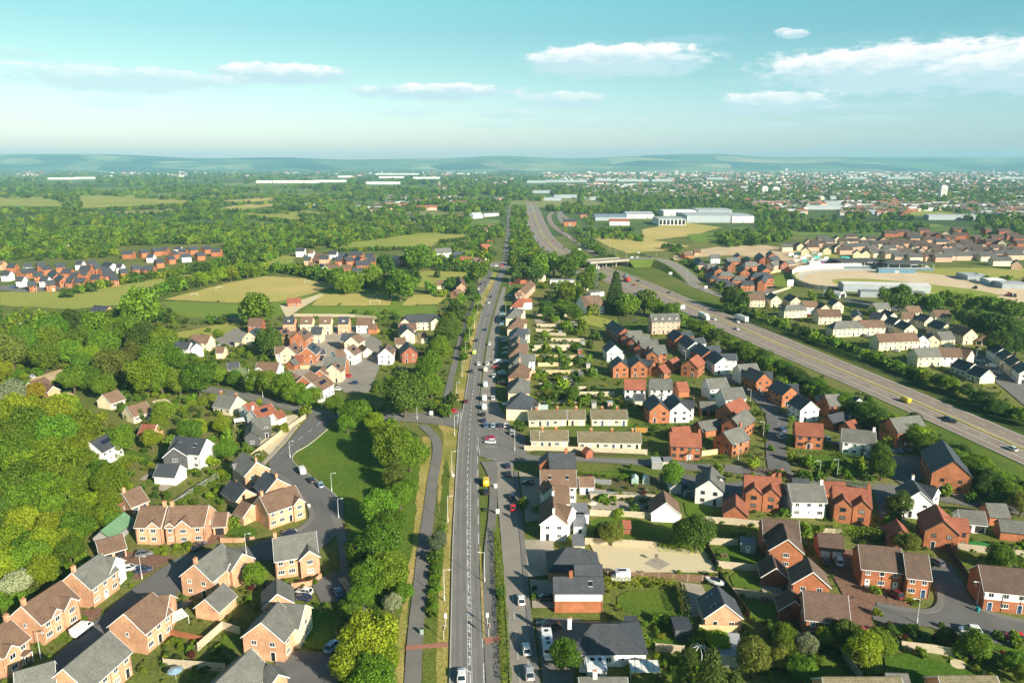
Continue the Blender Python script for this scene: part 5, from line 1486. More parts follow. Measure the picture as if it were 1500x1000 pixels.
for px, h, w, sp, lb in [
 ([(242,607),(280,594),(316,580)], 2.4, 2, 'l', 'long clipped golden hedge bounding the village garden'), ([(727,775),(732,830),(738,900),(743,1000)], 1.5, 1.4, 'y', 'straggling roadside hedge between cycle path and service road'),
 ([(790,693),(812,691)], 1.6, 2.2, 'l', 'short bright green front garden hedge by the brick corner house'), ([(846,694),(890,697),(932,699)], 1.6, 1.4, 'm', 'clipped green hedge beside the white brown roofed house'),
 ([(886,852),(940,851),(988,853)], 1.8, 2, 'y', 'yellow green hedge under the gravel yard fence'), ([(994,854),(1001,876),(1006,900)], 2.4, 2, 'b', 'russet beech hedge at the end of the square lawn'),
 ([(972,904),(1016,905)], 1.5, 1.5, 'm', 'low green hedge below the russet hedge'), ([(964,801),(1000,804),(1030,805)], 1.6, 1.6, 'l', 'bright green hedge along the top of the gravel yard'),
 ([(1010,677),(1056,675)], 1.3, 1.5, 'd', 'dark clipped hedge below the red roofed brick house'), ([(1060,673),(1088,668),(1110,655)], 1.4, 1.6, 'd', 'dark clipped hedge curving round the street corner'),
 ([(1165,660),(1220,664),(1282,673)], 1.5, 1.8, 'm', 'long green hedge in front of the white porch house'), ([(1096,687),(1128,690),(1160,701)], 1.4, 1.6, 'r', 'reddish hedge along the near side of the street'),
 ([(1200,703),(1240,706),(1282,711)], 1.2, 1.5, 'm', 'green hedge above the double gabled brick house'), ([(1222,775),(1262,780),(1306,786)], 3, 2.4, 'y', 'tall yellow green conifer hedge above the garages'),
 ([(1326,870),(1334,880)], 1.6, 1.4, 'g', 'golden hedge beside the end brick house path'), ([(260,742),(290,720),(322,698)], 2, 2.2, 'm', 'thick green hedge behind the twin brown roofed houses'),
 ([(322,698),(345,682)], 2, 2.2, 'l', 'lighter green hedge below the large white house'), ([(214,805),(240,808),(272,806)], 1, 1.6, 'm', 'low front garden hedge of the twin brown roofed houses'), ([(700,690),(700,690.5)], .4, .4, 'm', 'tiny clipped hedge tuft'),
 ([(640,860),(646,800),(652,770)], 1.2, 1.4, 'm', 'verge hedge between cycle path and main road'), ([(340,786),(372,784)], .9, 1.5, 'm', 'low hedge above the curved brick wall'),
 ([(1100,470),(1180,497),(1260,527)], 2.2, 2.5, 'd', 'dark hedge at the foot of the cream estate'), ([(680,520),(690,470),(700,440)], 2, 3, 'm', 'hedge along the far cycle path'), ([(750,603),(770,606)], 1.5, 1.5, 'm', 'front garden hedge beside the white pickup'),
 ([(166,668),(215,676)], 1.5, 2, 'y', 'yellow green garden hedge beyond the solar roofed house')]:
    if 'tuft' not in lb: hedge(px, h, w, sp, lb)
# ------------------------------------------------------------------ vehicles
def paint(n, c): return mat('paint_' + n, c, .3, .03, .5, spec=.5, coat=.6, obj=0)
CP_ = dict(w=paint('white', (.78, .78, .77)), k=paint('black', (.018, .018, .02)), n=paint('navy', (.02, .035, .09)), s=paint('silver', (.42, .44, .46)), r=paint('red', (.55, .02, .02)), c=paint('crimson', (.45, .02, .08)),
           b=paint('blue', (.05, .13, .28)), l=paint('light_blue', (.28, .42, .52)), g=paint('grey', (.14, .145, .15)), y=paint('yellow', (.72, .50, .02)), m=paint('lime', (.45, .58, .08)), d=paint('dark_red', (.16, .02, .025)), o=paint('cream', (.62, .56, .42)), t=paint('teal', (.1, .4, .4)))
CW = dict(w='white', k='black', n='navy', s='silver', r='red', c='crimson', b='blue', l='light blue', g='dark grey', y='yellow', m='lime', d='dark red', o='cream', t='teal')
RUB = mat('tyre_rubber', (.02, .02, .02), .9, obj=0); RIM = mat('rim_alloy', (.45, .45, .46), .35, metal=.8, obj=0)
LAMP = mat('lamp_lens', (.75, .75, .72), .15, obj=0); RED = mat('tail_lens', (.4, .01, .01), .2, obj=0); PLAST = mat('black_plastic', (.03, .03, .03), .6, obj=0)

def loft(secs, m, mats=None):
    """secs: list of (y, [(x,z)...]) rings, closed ends"""
    b = MB(); n = len(secs[0][1]); k = b.mi(m)
    for y, ring in secs: b.v += [(x, y, z) for x, z in ring]
    for i in range(len(secs) - 1):
        for j in range(n):
            b.f.append((i * n + j, i * n + (j + 1) % n, (i + 1) * n + (j + 1) % n, (i + 1) * n + j)); b.m.append(k)
    b.f.append(tuple(range(n - 1, -1, -1))); b.f.append(tuple(range((len(secs) - 1) * n, len(secs) * n))); b.m += [k, k]
    return b
def ring(hw, z0, z1, r=.12, tuck=.06):
    return [(-hw + r, z0), (hw - r, z0), (hw, z0 + r), (hw, z0 + (z1 - z0) * .6), (hw - tuck, z1 - .04), (hw - tuck - .1, z1), (-hw + tuck + .1, z1), (-hw + tuck, z1 - .04), (-hw, z0 + (z1 - z0) * .6), (-hw, z0 + r)]
def smooth(me):
    for p in me.polygons: p.use_smooth = True
    return me
def vehicle_meshes(kd):
    X = CP_['w']
    if kd in ('car', 'suv'):
        L_, hw, zb, zr = (4.25, .89, .88, 1.47) if kd == 'car' else (4.5, .93, 1.0, 1.68)
        a = L_ / 2
        body = loft([(-a, ring(hw * .82, .4, zb * .82)), (-a + .12, ring(hw * .93, .3, zb * .95)), (-a + .6, ring(hw, .24, zb)), (-.3, ring(hw, .22, zb + .03)), (a * .35, ring(hw, .22, zb + .01)), (a - .6, ring(hw * .98, .24, zb * .93)), (a - .15, ring(hw * .88, .3, zb * .78)), (a, ring(hw * .76, .38, zb * .62))], X).mesh('body')
        t = lambda w, z: [(-w, z), (w, z)]
        c = MB(); g = MB()
        y = [-a + .22, -a + .75, a * .12, a * .52]   # tail, roof back, roof front, windscreen base
        wb_, wt = hw - .1, hw - .24
        A = [(-wb_, y[0], zb - .02), (wb_, y[0], zb - .02), (wb_, y[3], zb - .02), (-wb_, y[3], zb - .02)]; Bt = [(-wt, y[1], zr), (wt, y[1], zr), (wt, y[2], zr), (-wt, y[2], zr)]
        g.solid(A, Bt, GLASS)
        c.solid([(-wt - .02, y[1] - .05, zr - .02), (wt + .02, y[1] - .05, zr - .02), (wt + .02, y[2] + .05, zr - .02), (-wt - .02, y[2] + .05, zr - .02)], [(-wt + .06, y[1] + .05, zr + .05), (wt - .06, y[1] + .05, zr + .05), (wt - .06, y[2] - .05, zr + .05), (-wt + .06, y[2] - .05, zr + .05)], X)
        for s in (-1, 1):
            for ya, yb in ((y[0], y[1]), (y[3], y[2])): c.tube((s * wb_, ya, zb), (s * wt, yb, zr), .05, .05, X, 5)
            ym = (y[1] + y[2]) / 2 - .1; c.tube((s * wb_, ym, zb), (s * (wt + .01), ym, zr), .04, .04, X, 5)
        lx = [(hw * .62, a - .12, zb * .66)]; wy = [-a + .82, a - .85]
    else:   # van
        L_, hw, zr = 5.0, .98, 2.1; a = L_ / 2; zb = 1.1
        body = loft([(-a, ring(hw * .95, .3, zr - .04)), (-a + .1, ring(hw, .26, zr)), (a * .35, ring(hw, .26, zr)), (a * .5, ring(hw, .26, zr - .12)), (a * .74, ring(hw * .98, .26, zb + .12)), (a - .12, ring(hw * .9, .3, zb - .05)), (a, ring(hw * .8, .36, zb - .3))], X).mesh('body')
        g = MB(); c = MB(); w = hw - .12
        g.poly([(-w, a * .735, zb + .2), (w, a * .735, zb + .2), (w - .1, a * .525, zr - .2), (-w + .1, a * .525, zr - .2)], GLASS)
        for s in (-1, 1): g.poly([(s * (hw + .004), a * .28, zb + .1), (s * (hw + .004), a * .66, zb + .1), (s * (hw + .004), a * .5, zr - .3), (s * (hw + .004), a * .28, zr - .3)][::s], GLASS)
        c.box(-.7, .7, -a + .5, a * .3, zr + .002, zr + .03, X)
        lx = [(hw * .66, a - .1, zb * .6)]; wy = [-a + 1.0, a - .85]
    w = MB(); w.tube((-.11, 0, 0), (.11, 0, 0), .32, .32, RUB, 14); r_ = MB(); r_.tube((-.115, 0, 0), (.115, 0, 0), .2, .2, RIM, 10)
    h = MB(); h.box(-.16, .16, -.05, .09, -.06, .07, LAMP); tl = MB(); tl.box(-.1, .1, -.05, .05, -.1, .12, RED); mr = MB(); mr.box(-.09, .09, -.05, .07, -.06, .08, X)
    return dict(body=smooth(body), roof=c.mesh('cabin_roof'), glass=g.mesh('cabin_glass'), tyre=w.mesh('wheel'), rim=r_.mesh('rim'), head=h.mesh('headlight'), tail=tl.mesh('tail_light'), mirror=mr.mesh('wing_mirror'), lx=lx[0], wy=wy, hw=hw, a=a, zb=zb)
VM = {k: vehicle_meshes(k) for k in ('car', 'suv', 'van')}
def recol(o, m): o.material_slots[0].link = 'OBJECT'; o.material_slots[0].material = m; return o

def put_car(x, y, ang, col, kd='car', where='', z=.04):
    p = P(x, y, .7); p.z = z
    nm = {'car': 'car', 'suv': 'car', 'van': 'van'}[kd]
    root = link(nm, None, loc=p, rz=R(ang)); v = VM[kd]; m = CP_[col]; near = depth(p) < 330
    recol(link('body', v['body'], root), m); recol(link('cabin_roof', v['roof'], root), m); link('cabin_glass', v['glass'], root)
    for s in (-1, 1):
        for wy in v['wy']:
            w = link('wheel', v['tyre'], root, (s * (v['hw'] - .12), wy, .32))
            if near: link('rim', v['rim'], w)
        if near:
            hx, hy, hz = v['lx']; link('headlight', v['head'], root, (s * hx, hy, hz)); link('tail_light', v['tail'], root, (s * hx, -v['a'] + .02, v['zb'] * .78))
            recol(link('wing_mirror', v['mirror'], root, (s * (v['hw'] + .04), v['a'] * .38, v['zb'] + .08)), m)
    word = {'car': 'hatchback car', 'suv': 'tall car', 'van': 'van'}[kd]
    zc = where
    thing(nm, nm, f'{CW[col]} {word}', zc, obj=root, group='vehicles ' + ZONES[zc][0]); return root
ZONES.update(
 cm=('on the main road', 'the junction', (690, 610)), cp=('in the parking court', 'the main road', (800, 665)), cs=('on the service road', 'the white motorhome', (802, 943)),
 cd=('parked before the terraces', 'the junction', (690, 610)), ca=('on the pale estate', 'the corner house', (150, 840)), cv=('below the pitches', 'the pavilion', (430, 440)),
 cw=('on the motorway', 'the bridge', (880, 385)), cb=('on the bridge approaches', 'the lattice mast', (873, 440)), cr=('below the motorway', 'the street corner', (1130, 680)), cc=('on the brick close', 'the gravel yard', (950, 815)),
 cj=('across the motorway', 'the track shed', (1290, 425)), cl=('in the lay-by', 'the traffic lights', (740, 390)), ch=('on the house driveway', 'the gravel yard', (950, 815)), cf=('beyond the striped field', 'the purple tree', (30, 430)))
def hd(a, b): d = P(*b) - P(*a); return math.degrees(math.atan2(d.y, d.x)) - 90
MW = hd((1260, 545), (1040, 458)); EA = hd((60, 970), (250, 830)); MN = hd((690, 900), (692, 560)); MF = hd((703, 505), (731, 410)); BR = hd((800, 388), (900, 380))
CARS = [
 ('cm', MN, '676,988,w,suv 683,587,d 701,532,w 690,543,k 711,541,o,van 709.5,583,w,van 711,563,w,van'), ('cm', MF, '698,498,k 695,516,m,van 711,482,n 719,434,k 716,443,w 717,503,w 714,532,w 724,550,w,suv'), ('cm', 80, '662,601,r'),
 ('cs', MN + 2, '722,582,w 709,596,w,van 708,606,k 709,615,n 711.5,705.5,y,van 712,719,k 744,681,n 745,693,k 751,742,r 750,726,n 763,877,w 771,949,w 775,984,s,suv'),
 ('cp', 0, '712,622,b 722,622,l 732,622,n 741,622,w 750,633,s'), ('cp', 88, '717,640.5,c 718,646,w'),
 ('cd', 88, '735,474,l 737,495,b 738,499,l 742,510,l 740,517,l 729,530,w,van 740,529,l 727,537,r 734,545,w 737,548,b 735,560,d 735,459,l 736,464,b 736,472,l 747,433,l 748,415,r 752,408,b,van 752,396,w 743,591,w'),
 ('ch', 88, '773,706,k 797,874,k 800,913,k 808,915,k'), ('cl', 0, '704,416,k 712,413,g 701,423,w 700,428,n 714,418,s'), ('cb', BR, '711,388,b,van 735,388.5,r 746,386,s 727,389,w'),
 ('ca', EA, '120,921,w,van 290,800,k 293,797,g 270,886,k'), ('ca', EA - 55, '211,810,g,suv 210,833,n 189,831,w'), ('ca', hd((488, 760), (440, 680)), '442,689,w,van 456,702,k 469,709,l'), ('ca', 75, '424,779,n 446,865,w 444,874,n'), ('ca', 25, '496,866,b'), ('ca', -22, '487,945,l,suv'),
 ('cv', 80, '509,550,r 518,560,n 493,569,w 584,541,k 594,541,b 394,559,r 310,508,k 317,505,s'), ('cv', 60, '46,551,w'), ('cf', 85, '18,420,b 23,421,n 36,422,k 78,423,k 214,379,r'),
 ('cr', 5, '1145,628,b 1143,638,w 1139,602,k 1118,576,s,suv 1211,642,l 1226,650,k 1001,708,n'), ('cr', 60, '1316,660,b 1328,658,n 1498,722,w 1470,708,k 1393,616,k'),
 ('cc', -15, '1210,821,k 1229,821,w,suv'), ('cc', 20, '1372,822,g 1311,869,d,suv 1262,923,c'), ('cc', 78, '1422,922,w,suv 1487,931,r'),
 ('cw', MW, '1079,481,w 1080,471,w 1042,453,k 1046,467,w 980,428,k 931,430,k 929,417,r 917,402,l 935,411,k 914,405,b 1326,586,y,van 1482,656,w 1386,612,n'),
 ('cw', hd((850, 385), (800, 340)), '796,362,k 810,352,r 826,362,k 803,368,n 812,371,k 834,372,k'), ('cw', hd((782, 345), (772, 318)), '772,324,l 773,330,s,van 775,336,w,van 779,341,l,van 784,348,b,van 789,355,n 785,329,n 790,333,r 776,312,w 783,312,s'),
 ('cw', 40, '806,322,w 813,331,w 824,340,s 832,347,w'), ('cb', BR, '908,379,w 917,380,w 926,378,w,van 934,378,s,van 940,373,k 945,374,n 952,376,k 962,386,k 935,370,w'), ('cb', MW, '1066,430,k 1040,420,k'),
 ('cj', 45, '1437,528,w 1452,536,w,van 1468,534,w 1462,544,w 1312,513,w 1266,491,k 1270,492,w 1182,461,c 1142,451,k 1125,416,w 1128,421,k 1134,420,g')]
for zc, ang, s in CARS:
    for q in s.split():
        k = q.split(','); put_car(float(k[0]), float(k[1]), ang, k[2], k[3] if len(k) > 3 else 'car', zc)

def lorry(x, y, ang, cab, box, label, nm='lorry', ln=13.6, flat=False):
    p = P(x, y, 2); p.z = .04; root = link(nm, None, loc=p, rz=R(ang))
    b = MB(); b.box(-1.25, 1.25, -ln / 2, ln / 2 - 2.6, 1.1, 4.0, CP_[box]); b.box(-1.1, 1.1, -ln / 2 + .2, ln / 2 - 2.8, .7, 1.09, PLAST); b.build('trailer', root)
    c = loft([(ln / 2 - 2.2, ring(1.2, .5, 3.6)), (ln / 2 - .5, ring(1.2, .5, 3.4)), (ln / 2, ring(1.12, .5, 2.6))], CP_[cab]); c.build('cab', root)
    g = MB(); g.poly([(-1.0, ln / 2 + .01, 1.9), (1.0, ln / 2 + .01, 1.9), (1.0, ln / 2 - .35, 2.95), (-1.0, ln / 2 - .35, 2.95)], GLASS); g.build('windscreen', root)
    w = MB(); w.tube((-.15, 0, 0), (.15, 0, 0), .5, .5, RUB, 14); wm = w.mesh('wheel')
    for yy in (-ln / 2 + 1.2, -ln / 2 + 2.5, ln / 2 - 3.6, ln / 2 - 1.1):
        for s in (-1, 1): link('wheel', wm, root, (s * 1.05, yy, .5))
    thing(nm, nm, label, obj=root, group='vehicles ' + ZONES['cw'][0])
lorry(1086, 466, MW, 'w', 'w', 'long white articulated lorry on the far motorway carriageway')
lorry(1031, 463, MW + 180, 'w', 'w', 'white coach like lorry on the dark motorway lane', ln=12)
lorry(918, 409, MW, 'r', 'r', 'red box lorry just past the motorway bridge', ln=10)
lorry(780, 305, hd((782, 345), (772, 318)), 'w', 't', 'small teal lorry far up the motorway', ln=10)
# motorhome, caravan, boat
def motorhome(x, y, ang, label, ln=7, nm='motorhome'):
    p = P(x, y, 1.5); p.z = .06; root = link(nm, None, loc=p, rz=R(ang)); X = CP_['w']
    loft([(-ln / 2, ring(1.1, .5, 2.75)), (-ln / 2 + .2, ring(1.15, .45, 2.85)), (ln / 2 - 2, ring(1.15, .45, 2.85)), (ln / 2 - 1, ring(1.12, .45, 2.5)), (ln / 2 - .9, ring(1.05, .45, 1.6)), (ln / 2, ring(.9, .5, 1.1))], X).build('body', root)
    for yy in (-ln / 2 + 1.3, 0, ln / 2 - 2.6): b = MB(); b.box(-.4, .4, yy - .35, yy + .35, 2.853, 2.93, GLASS); b.build('roof_hatch', root)
    b = MB(); b.poly([(-.95, ln / 2 - .86, 1.62), (.95, ln / 2 - .86, 1.62), (.95, ln / 2 - .98, 2.35), (-.95, ln / 2 - .98, 2.35)], GLASS); b.build('windscreen', root)
    w = MB(); w.tube((-.12, 0, 0), (.12, 0, 0), .36, .36, RUB, 12); wm = w.mesh('wheel')
    for yy in (-ln / 2 + 1.6, ln / 2 - 1.2):
        for s in (-1, 1): link('wheel', wm, root, (s * 1.0, yy, .36))
    thing(nm, nm, label, obj=root)
motorhome(802, 943, MN + 180, 'long white motorhome parked before the dark roofed bungalow', 8)
motorhome(909, 842, 90, 'white camper under the gravel yard fence', 4.6, 'caravan')
motorhome(1409, 672, 70, 'white caravan behind the big dark roofed brick block', 5, 'caravan')
motorhome(868, 974, 90, 'white caravan between bungalow and cottage', 5.5, 'caravan')
def hull(x, y, ang, label):
    p = P(x, y, .8); p.z = .5; root = link('boat', None, loc=p, rz=R(ang)); X = CP_['w']
    loft([(-2.2, ring(.8, .1, .8)), (0, ring(.9, .05, .85)), (1.4, ring(.6, .1, .95)), (2.4, ring(.26, .5, 1.05, .05, .02))], X).build('hull', root)
    b = MB(); b.box(-.55, .55, -1.2, .8, .86, 1.3, GLASS); b.build('canopy', root)
    t = MB(); t.box(-.7, .7, -1.8, 1.8, -.2, .04, PLAST); t.build('trailer', root); thing('boat', 'boat', label, obj=root)
hull(1048, 852, 60, 'white boat on a trailer behind the slate roofed annexe')
# recovery load on the yellow truck, motorcycle, walker
def motorcycle(x, y, ang, label):
    p = P(x, y, .5); p.z = .13; root = link('motorcycle', None, loc=p, rz=R(ang))
    loft([(-.7, ring(.12, .55, .8, .05, .02)), (-.2, ring(.2, .5, .85, .05, .02)), (.3, ring(.2, .5, 1.0, .05, .02)), (.6, ring(.1, .6, .95, .04, .02))], CP_['k']).build('body', root)
    w = MB(); w.tube((-.07, 0, 0), (.07, 0, 0), .33, .33, RUB, 14); wm = w.mesh('wheel')
    for yy in (-.7, .75): link('wheel', wm, root, (0, yy, .33))
    b = MB(); b.tube((-.4, .45, 1.1), (.4, .45, 1.1), .03, .03, PLAST, 6); b.tube((0, .72, .35), (0, .45, 1.1), .04, .04, RIM, 6); b.build('handlebar', root)
    b = MB(); b.box(-.15, .15, -.62, 0, .84, .95, PLAST); b.build('seat', root); thing('motorcycle', 'motorcycle', label, obj=root)
motorcycle(713, 746, MN + 150, 'black motorcycle standing on the cycle path beyond the yellow van'); motorcycle(715, 462, MF, 'dark motorcycle on the main road by the terraces')
def person(x, y, ang, label, top=(.05, .07, .12)):
    p = P(x, y, .9); p.z = .04
    me = bpy.data.meshes.new('person'); V = [(0, 0, .95), (.1, 0, .9), (.12, .12, .5), (.12, .05, .06), (.12, .2, .03), (-.1, 0, .9), (-.12, -.05, .5), (-.12, -.22, .1), (-.12, -.08, .03), (0, 0, 1.2), (0, 0, 1.42), (0, .02, 1.54), (0, .03, 1.66), (.2, 0, 1.42), (.26, -.04, 1.12), (.25, .1, .86), (-.2, 0, 1.42), (-.26, .06, 1.12), (-.25, .2, .9)]
    E = [(0, 1), (1, 2), (2, 3), (3, 4), (0, 5), (5, 6), (6, 7), (7, 8), (0, 9), (9, 10), (10, 11), (11, 12), (10, 13), (13, 14), (14, 15), (10, 16), (16, 17), (17, 18)]
    me.from_pydata(V, E, []); o = link('person', me, None, p, R(ang)); o.modifiers.new('skin', 'SKIN'); o.modifiers.new('sub', 'SUBSURF').levels = 1
    rr = [.14, .1, .075, .05, .04, .1, .075, .05, .04, .14, .15, .06, .11, .07, .05, .04, .07, .05, .04]
    for sv, r_ in zip(me.skin_vertices[0].data, rr): sv.radius = (r_, r_)
    me.skin_vertices[0].data[0].use_root = True; me.materials.append(mat('dark_clothing', top, .9, obj=0)); thing('person', 'person', label, obj=o)
person(719.5, 521, 100, 'person in dark clothes walking beside the main road')
person(650, 610, 90, 'person in dark clothes waiting at the side road corner')

# ------------------------------------------------------------------ street furniture
GALV = mat('galvanised_steel', (.62, .62, .60), .5, .06, 1, obj=0)
def lamp_meshes(h):
    p = MB(); p.tube((0, 0, -.2), (0, 0, h), .08, .05, GALV, 8); p.tube((0, 0, 0), (0, 0, 1.2), .15, .15, GALV, 8)
    a = MB(); a.tube((0, 0, h - .1), (1.1, 0, h + .15), .05, .04, GALV, 6)
    l = MB(); l.box(.95, 1.6, -.13, .13, h + .06, h + .2, GALV); l.box(1.0, 1.55, -.1, .1, h + .02, h + .058, LAMP)
    return p.mesh('pole'), a.mesh('arm'), l.mesh('lamp_head')
LM = {h: lamp_meshes(h) for h in (6, 8, 10)}
ZONES.update(lm=('beside the main road', 'the red crossing', (655, 945)), le=('on the estate pavements', 'the corner house', (150, 840)), lr=('by the brick estate streets', 'the street corner', (1130, 680)), lw=('along the motorway', 'the bridge', (880, 385)), lj=('in the cream estate', 'the track shed', (1290, 425)))
LAMPS = [('lm', 8, 0, '651,879 662,694 656,764 666,638 611,614 669,586 677,552 682,522 688,500 695,480 700,460 706,446'), ('lm', 8, 180, '710,852 754,660 741,460 747,420'), ('le', 6, 0, '208,847 60,964 361,812 486,719 496,758 385,582 471,596 425,670 376,690'),
         ('lr', 6, 180, '1118,640 1081,674 1099,590 1226,698 1431,886 1343,912 1004,530 1200,700'), ('lw', 10, 90, '1006,413 1050,422 860,384 902,378 917,378 961,383 975,385 863,352 885,360 893,366 846,340 858,350 722,384 752,388 765,380'), ('lj', 6, 0, '1429,528 1463,548 1280,470 1204,452 1306,462 1400,470'), ('lr', 6, 0, '831,540 790,655')]
for z, h, a, s in LAMPS:
    for q in s.split():
        x, y = map(float, q.split(',')); root = link('street_lamp', None, loc=P(x, y), rz=R(a)); pm, am, lm_ = LM[h]
        link('pole', pm, root); link('arm', am, root); link('lamp_head', lm_, root)
        thing('street_lamp', 'street lamp', {6: 'short', 8: 'pale', 10: 'tall'}[h] + ' galvanised street lamp', z, obj=root, group='street lamps ' + ZONES[z][0])
def signal(x, y, a, label):
    root = link('traffic_signal', None, loc=P(x, y), rz=R(a)); b = MB(); b.tube((0, 0, 0), (0, 0, 3.4), .06, .06, GALV, 8); b.build('pole', root)
    b = MB(); b.box(-.26, .26, -.03, .0, 2.25, 3.45, TRIM); b.build('backing_board', root); b = MB(); b.box(-.2, .2, .002, .2, 2.3, 3.4, PLAST); h = b.build('signal_head', root)
    for i, m in enumerate((mat('green_lens', (.02, .2, .08), .3), mat('amber_lens', (.4, .2, .02), .3), RED)): b = MB(); b.tube((0, .2, 2.5 + .35 * i), (0, .26, 2.5 + .35 * i), .11, .11, m, 10); b.build('lens', h)
    thing('traffic_signal', 'traffic signal', label, obj=root, group='traffic signals at the crossing')
signal(650, 936, 180, 'traffic signal on the dry verge beside the red crossing'); signal(653, 918, 0, 'traffic signal facing away above the red crossing verge'); signal(716, 933, 180, 'traffic signal on the cycle path at the red crossing'); signal(714, 917, 0, 'traffic signal beyond the cycle path crossing facing away')
for x, y, lb in ((618, 928, 'green grey roadside cabinet on the cycle path edge'),):
    root = link('utility_cabinet', None, loc=P(x, y)); b = MB(); b.box(-.4, .4, -.2, .2, 0, 1.3, mat('cabinet_green', (.3, .38, .34), .6)); b.box(-.43, .43, -.23, .23, 1.303, 1.36, PLAST); b.build('housing', root); b = MB(); b.box(-.3, .3, -.215, -.203, .1, 1.2, mat('cabinet_green2', (.27, .35, .31), .6)); b.build('door', root); thing('utility_cabinet', 'cabinet', lb, obj=root)
def sign(x, y, w, h, top, label, m=None, a=0):
    root = link('road_sign', None, loc=P(x, y), rz=R(a)); b = MB(); b.box(-w / 2, w / 2, -.04, .04, top - h, top, m or TRIM); b.build('panel', root)
    for s in (-.3, .3): b = MB(); b.tube((s * w, .07, 0), (s * w, .07, top - .1), .05, .05, GALV, 6); b.build('pole', root)
    thing('road_sign', 'road sign', label, obj=root)
sign(1000, 455, 3, 2.6, 4, 'white road sign on the near motorway verge'); sign(982, 405, 3, 2, 4, 'white road sign beside the curving slip road'); sign(1034, 425, 2.4, 2, 3.6, 'white road sign lower down the slip road'); sign(849, 372, 3.4, 2, 6, 'pale road sign beyond the motorway bridge'); sign(1157, 424, 5, 5, 8, 'tall white board beside the race track bank')
sign(726, 715, 1, 1.4, 1.6, 'small cream sign at the cycle path end'); sign(729, 753, 1, 1.4, 1.7, 'cream sign at the head of the verge hedge'); sign(664, 700, .8, .8, 1.5, 'small cream marker under a verge lamp'); sign(632, 610, 1.4, 1.6, 2.4, 'pale sign at the side road mouth'); sign(453, 745, .8, .9, 1.6, 'white street nameplate on the estate bend')
for x, y, h, lb in ((831, 540, 7, 'pale telegraph pole in the long back gardens'), (800, 470, 7, 'telegraph pole nearer the hall in the gardens'), (873, 470, 6, 'thin pole on the lawn below the lattice mast'), (886, 438, 9, 'grey pole beside the white hall'), (804, 590, 6, 'telegraph pole behind the bungalow rows'), (778, 655, 8, 'wooden pole by the bungalow fence end')):
    root = link('telegraph_pole', None, loc=P(x, y)); b = MB(); b.tube((0, 0, 0), (0, 0, h), .12, .09, BARK, 8); b.build('pole', root); b = MB(); b.box(-.8, .8, -.05, .05, h - .5, h - .38, BARK); b.build('crossarm', root); thing('telegraph_pole', 'telegraph pole', lb, obj=root, group='telegraph poles')
def mast():
    p = P(873, 462); root = link('lattice_mast', None, loc=p); h = 36
    w = lambda z: 1.9 * (1 - z / h) + .35
    STEEL = mat('mast_steel', (.13, .135, .135), .5, .06, 1, obj=0)
    for sx, sy in ((-1, -1), (1, -1), (1, 1), (-1, 1)):
        b = MB(); b.tube((sx * w(0), sy * w(0), 0), (sx * w(h), sy * w(h), h), .09, .06, STEEL, 6); b.build('leg', root)
    b = MB(); z = 0
    while z < h - 1:
        z2 = min(h, z + 1.2 + w(z)); a, c = w(z), w(z2)
        for (x0, y0), (x1, y1) in (((-1, -1), (1, -1)), ((1, -1), (1, 1)), ((1, 1), (-1, 1)), ((-1, 1), (-1, -1))):
            b.tube((x0 * a, y0 * a, z), (x1 * c, y1 * c, z2), .045, .045, STEEL, 4); b.tube((x1 * a, y1 * a, z), (x0 * c, y0 * c, z2), .045, .045, STEEL, 4); b.tube((x0 * c, y0 * c, z2), (x1 * c, y1 * c, z2), .04, .04, STEEL, 4)
        z = z2
    b.build('bracing', root)
    for k in range(3):
        a = k * 2.1; b = MB(); b.box(-.22, .22, -.1, .1, 0, 2.2, TRIM); o = b.build('antenna', root, loc=(math.cos(a) * 1.1, math.sin(a) * 1.1, h - 4.5), rz=a); 
        b = MB(); b.tube((math.cos(a) * .3, math.sin(a) * .3, h - 3.5), (math.cos(a) * 1.1, math.sin(a) * 1.1, h - 3.5), .05, .05, STEEL, 5); b.build('bracket', root)
    b = MB(); b.box(-1.0, 1.0, -1.0, 1.0, h - 14, h - 13.9, STEEL); b.build('platform', root)
    thing('lattice_mast', 'mast', 'tall steel lattice mast with white antennas beside the hall', obj=root)
mast()

# ------------------------------------------------------------------ fences and garden walls
FM = dict(t=mat('larch_fence', (.50, .42, .30), .9, .07, .5), k=mat('dark_stained_fence', (.06, .045, .035), .8, .15, 1.2), b=mat('brown_fence', (.22, .13, .08), .85, .15, 1.2), o=mat('orange_fence', (.50, .25, .06), .85, .1, 1.2), r=W['s'], g=mat('grey_fence', (.24, .25, .25), .8, .1, 1), w=TRIM, n=W['o'], y=mat('new_pine_fence', (.58, .44, .24), .85, .06, .5))
FW = dict(t='pale timber', k='dark stained', b='brown timber', o='orange stained', r='pale brick', g='grey', w='white', n='red brick', y='new pine')
ZONES.update(fg=('across the long back gardens', 'the main road', (720, 520)), fh=('round the gravel yard and gardens', 'the service road', (770, 800)), fc=('on the brick close', 'the gravel yard', (950, 815)), fa=('on the pale estate', 'the corner house', (150, 840)), fv=('among the village gardens', 'the junction', (470, 610)), fj=('near the race track', 'the bridge', (880, 385)), fi=('in the brick estate', 'the street corner', (1130, 680)))
PM = {}
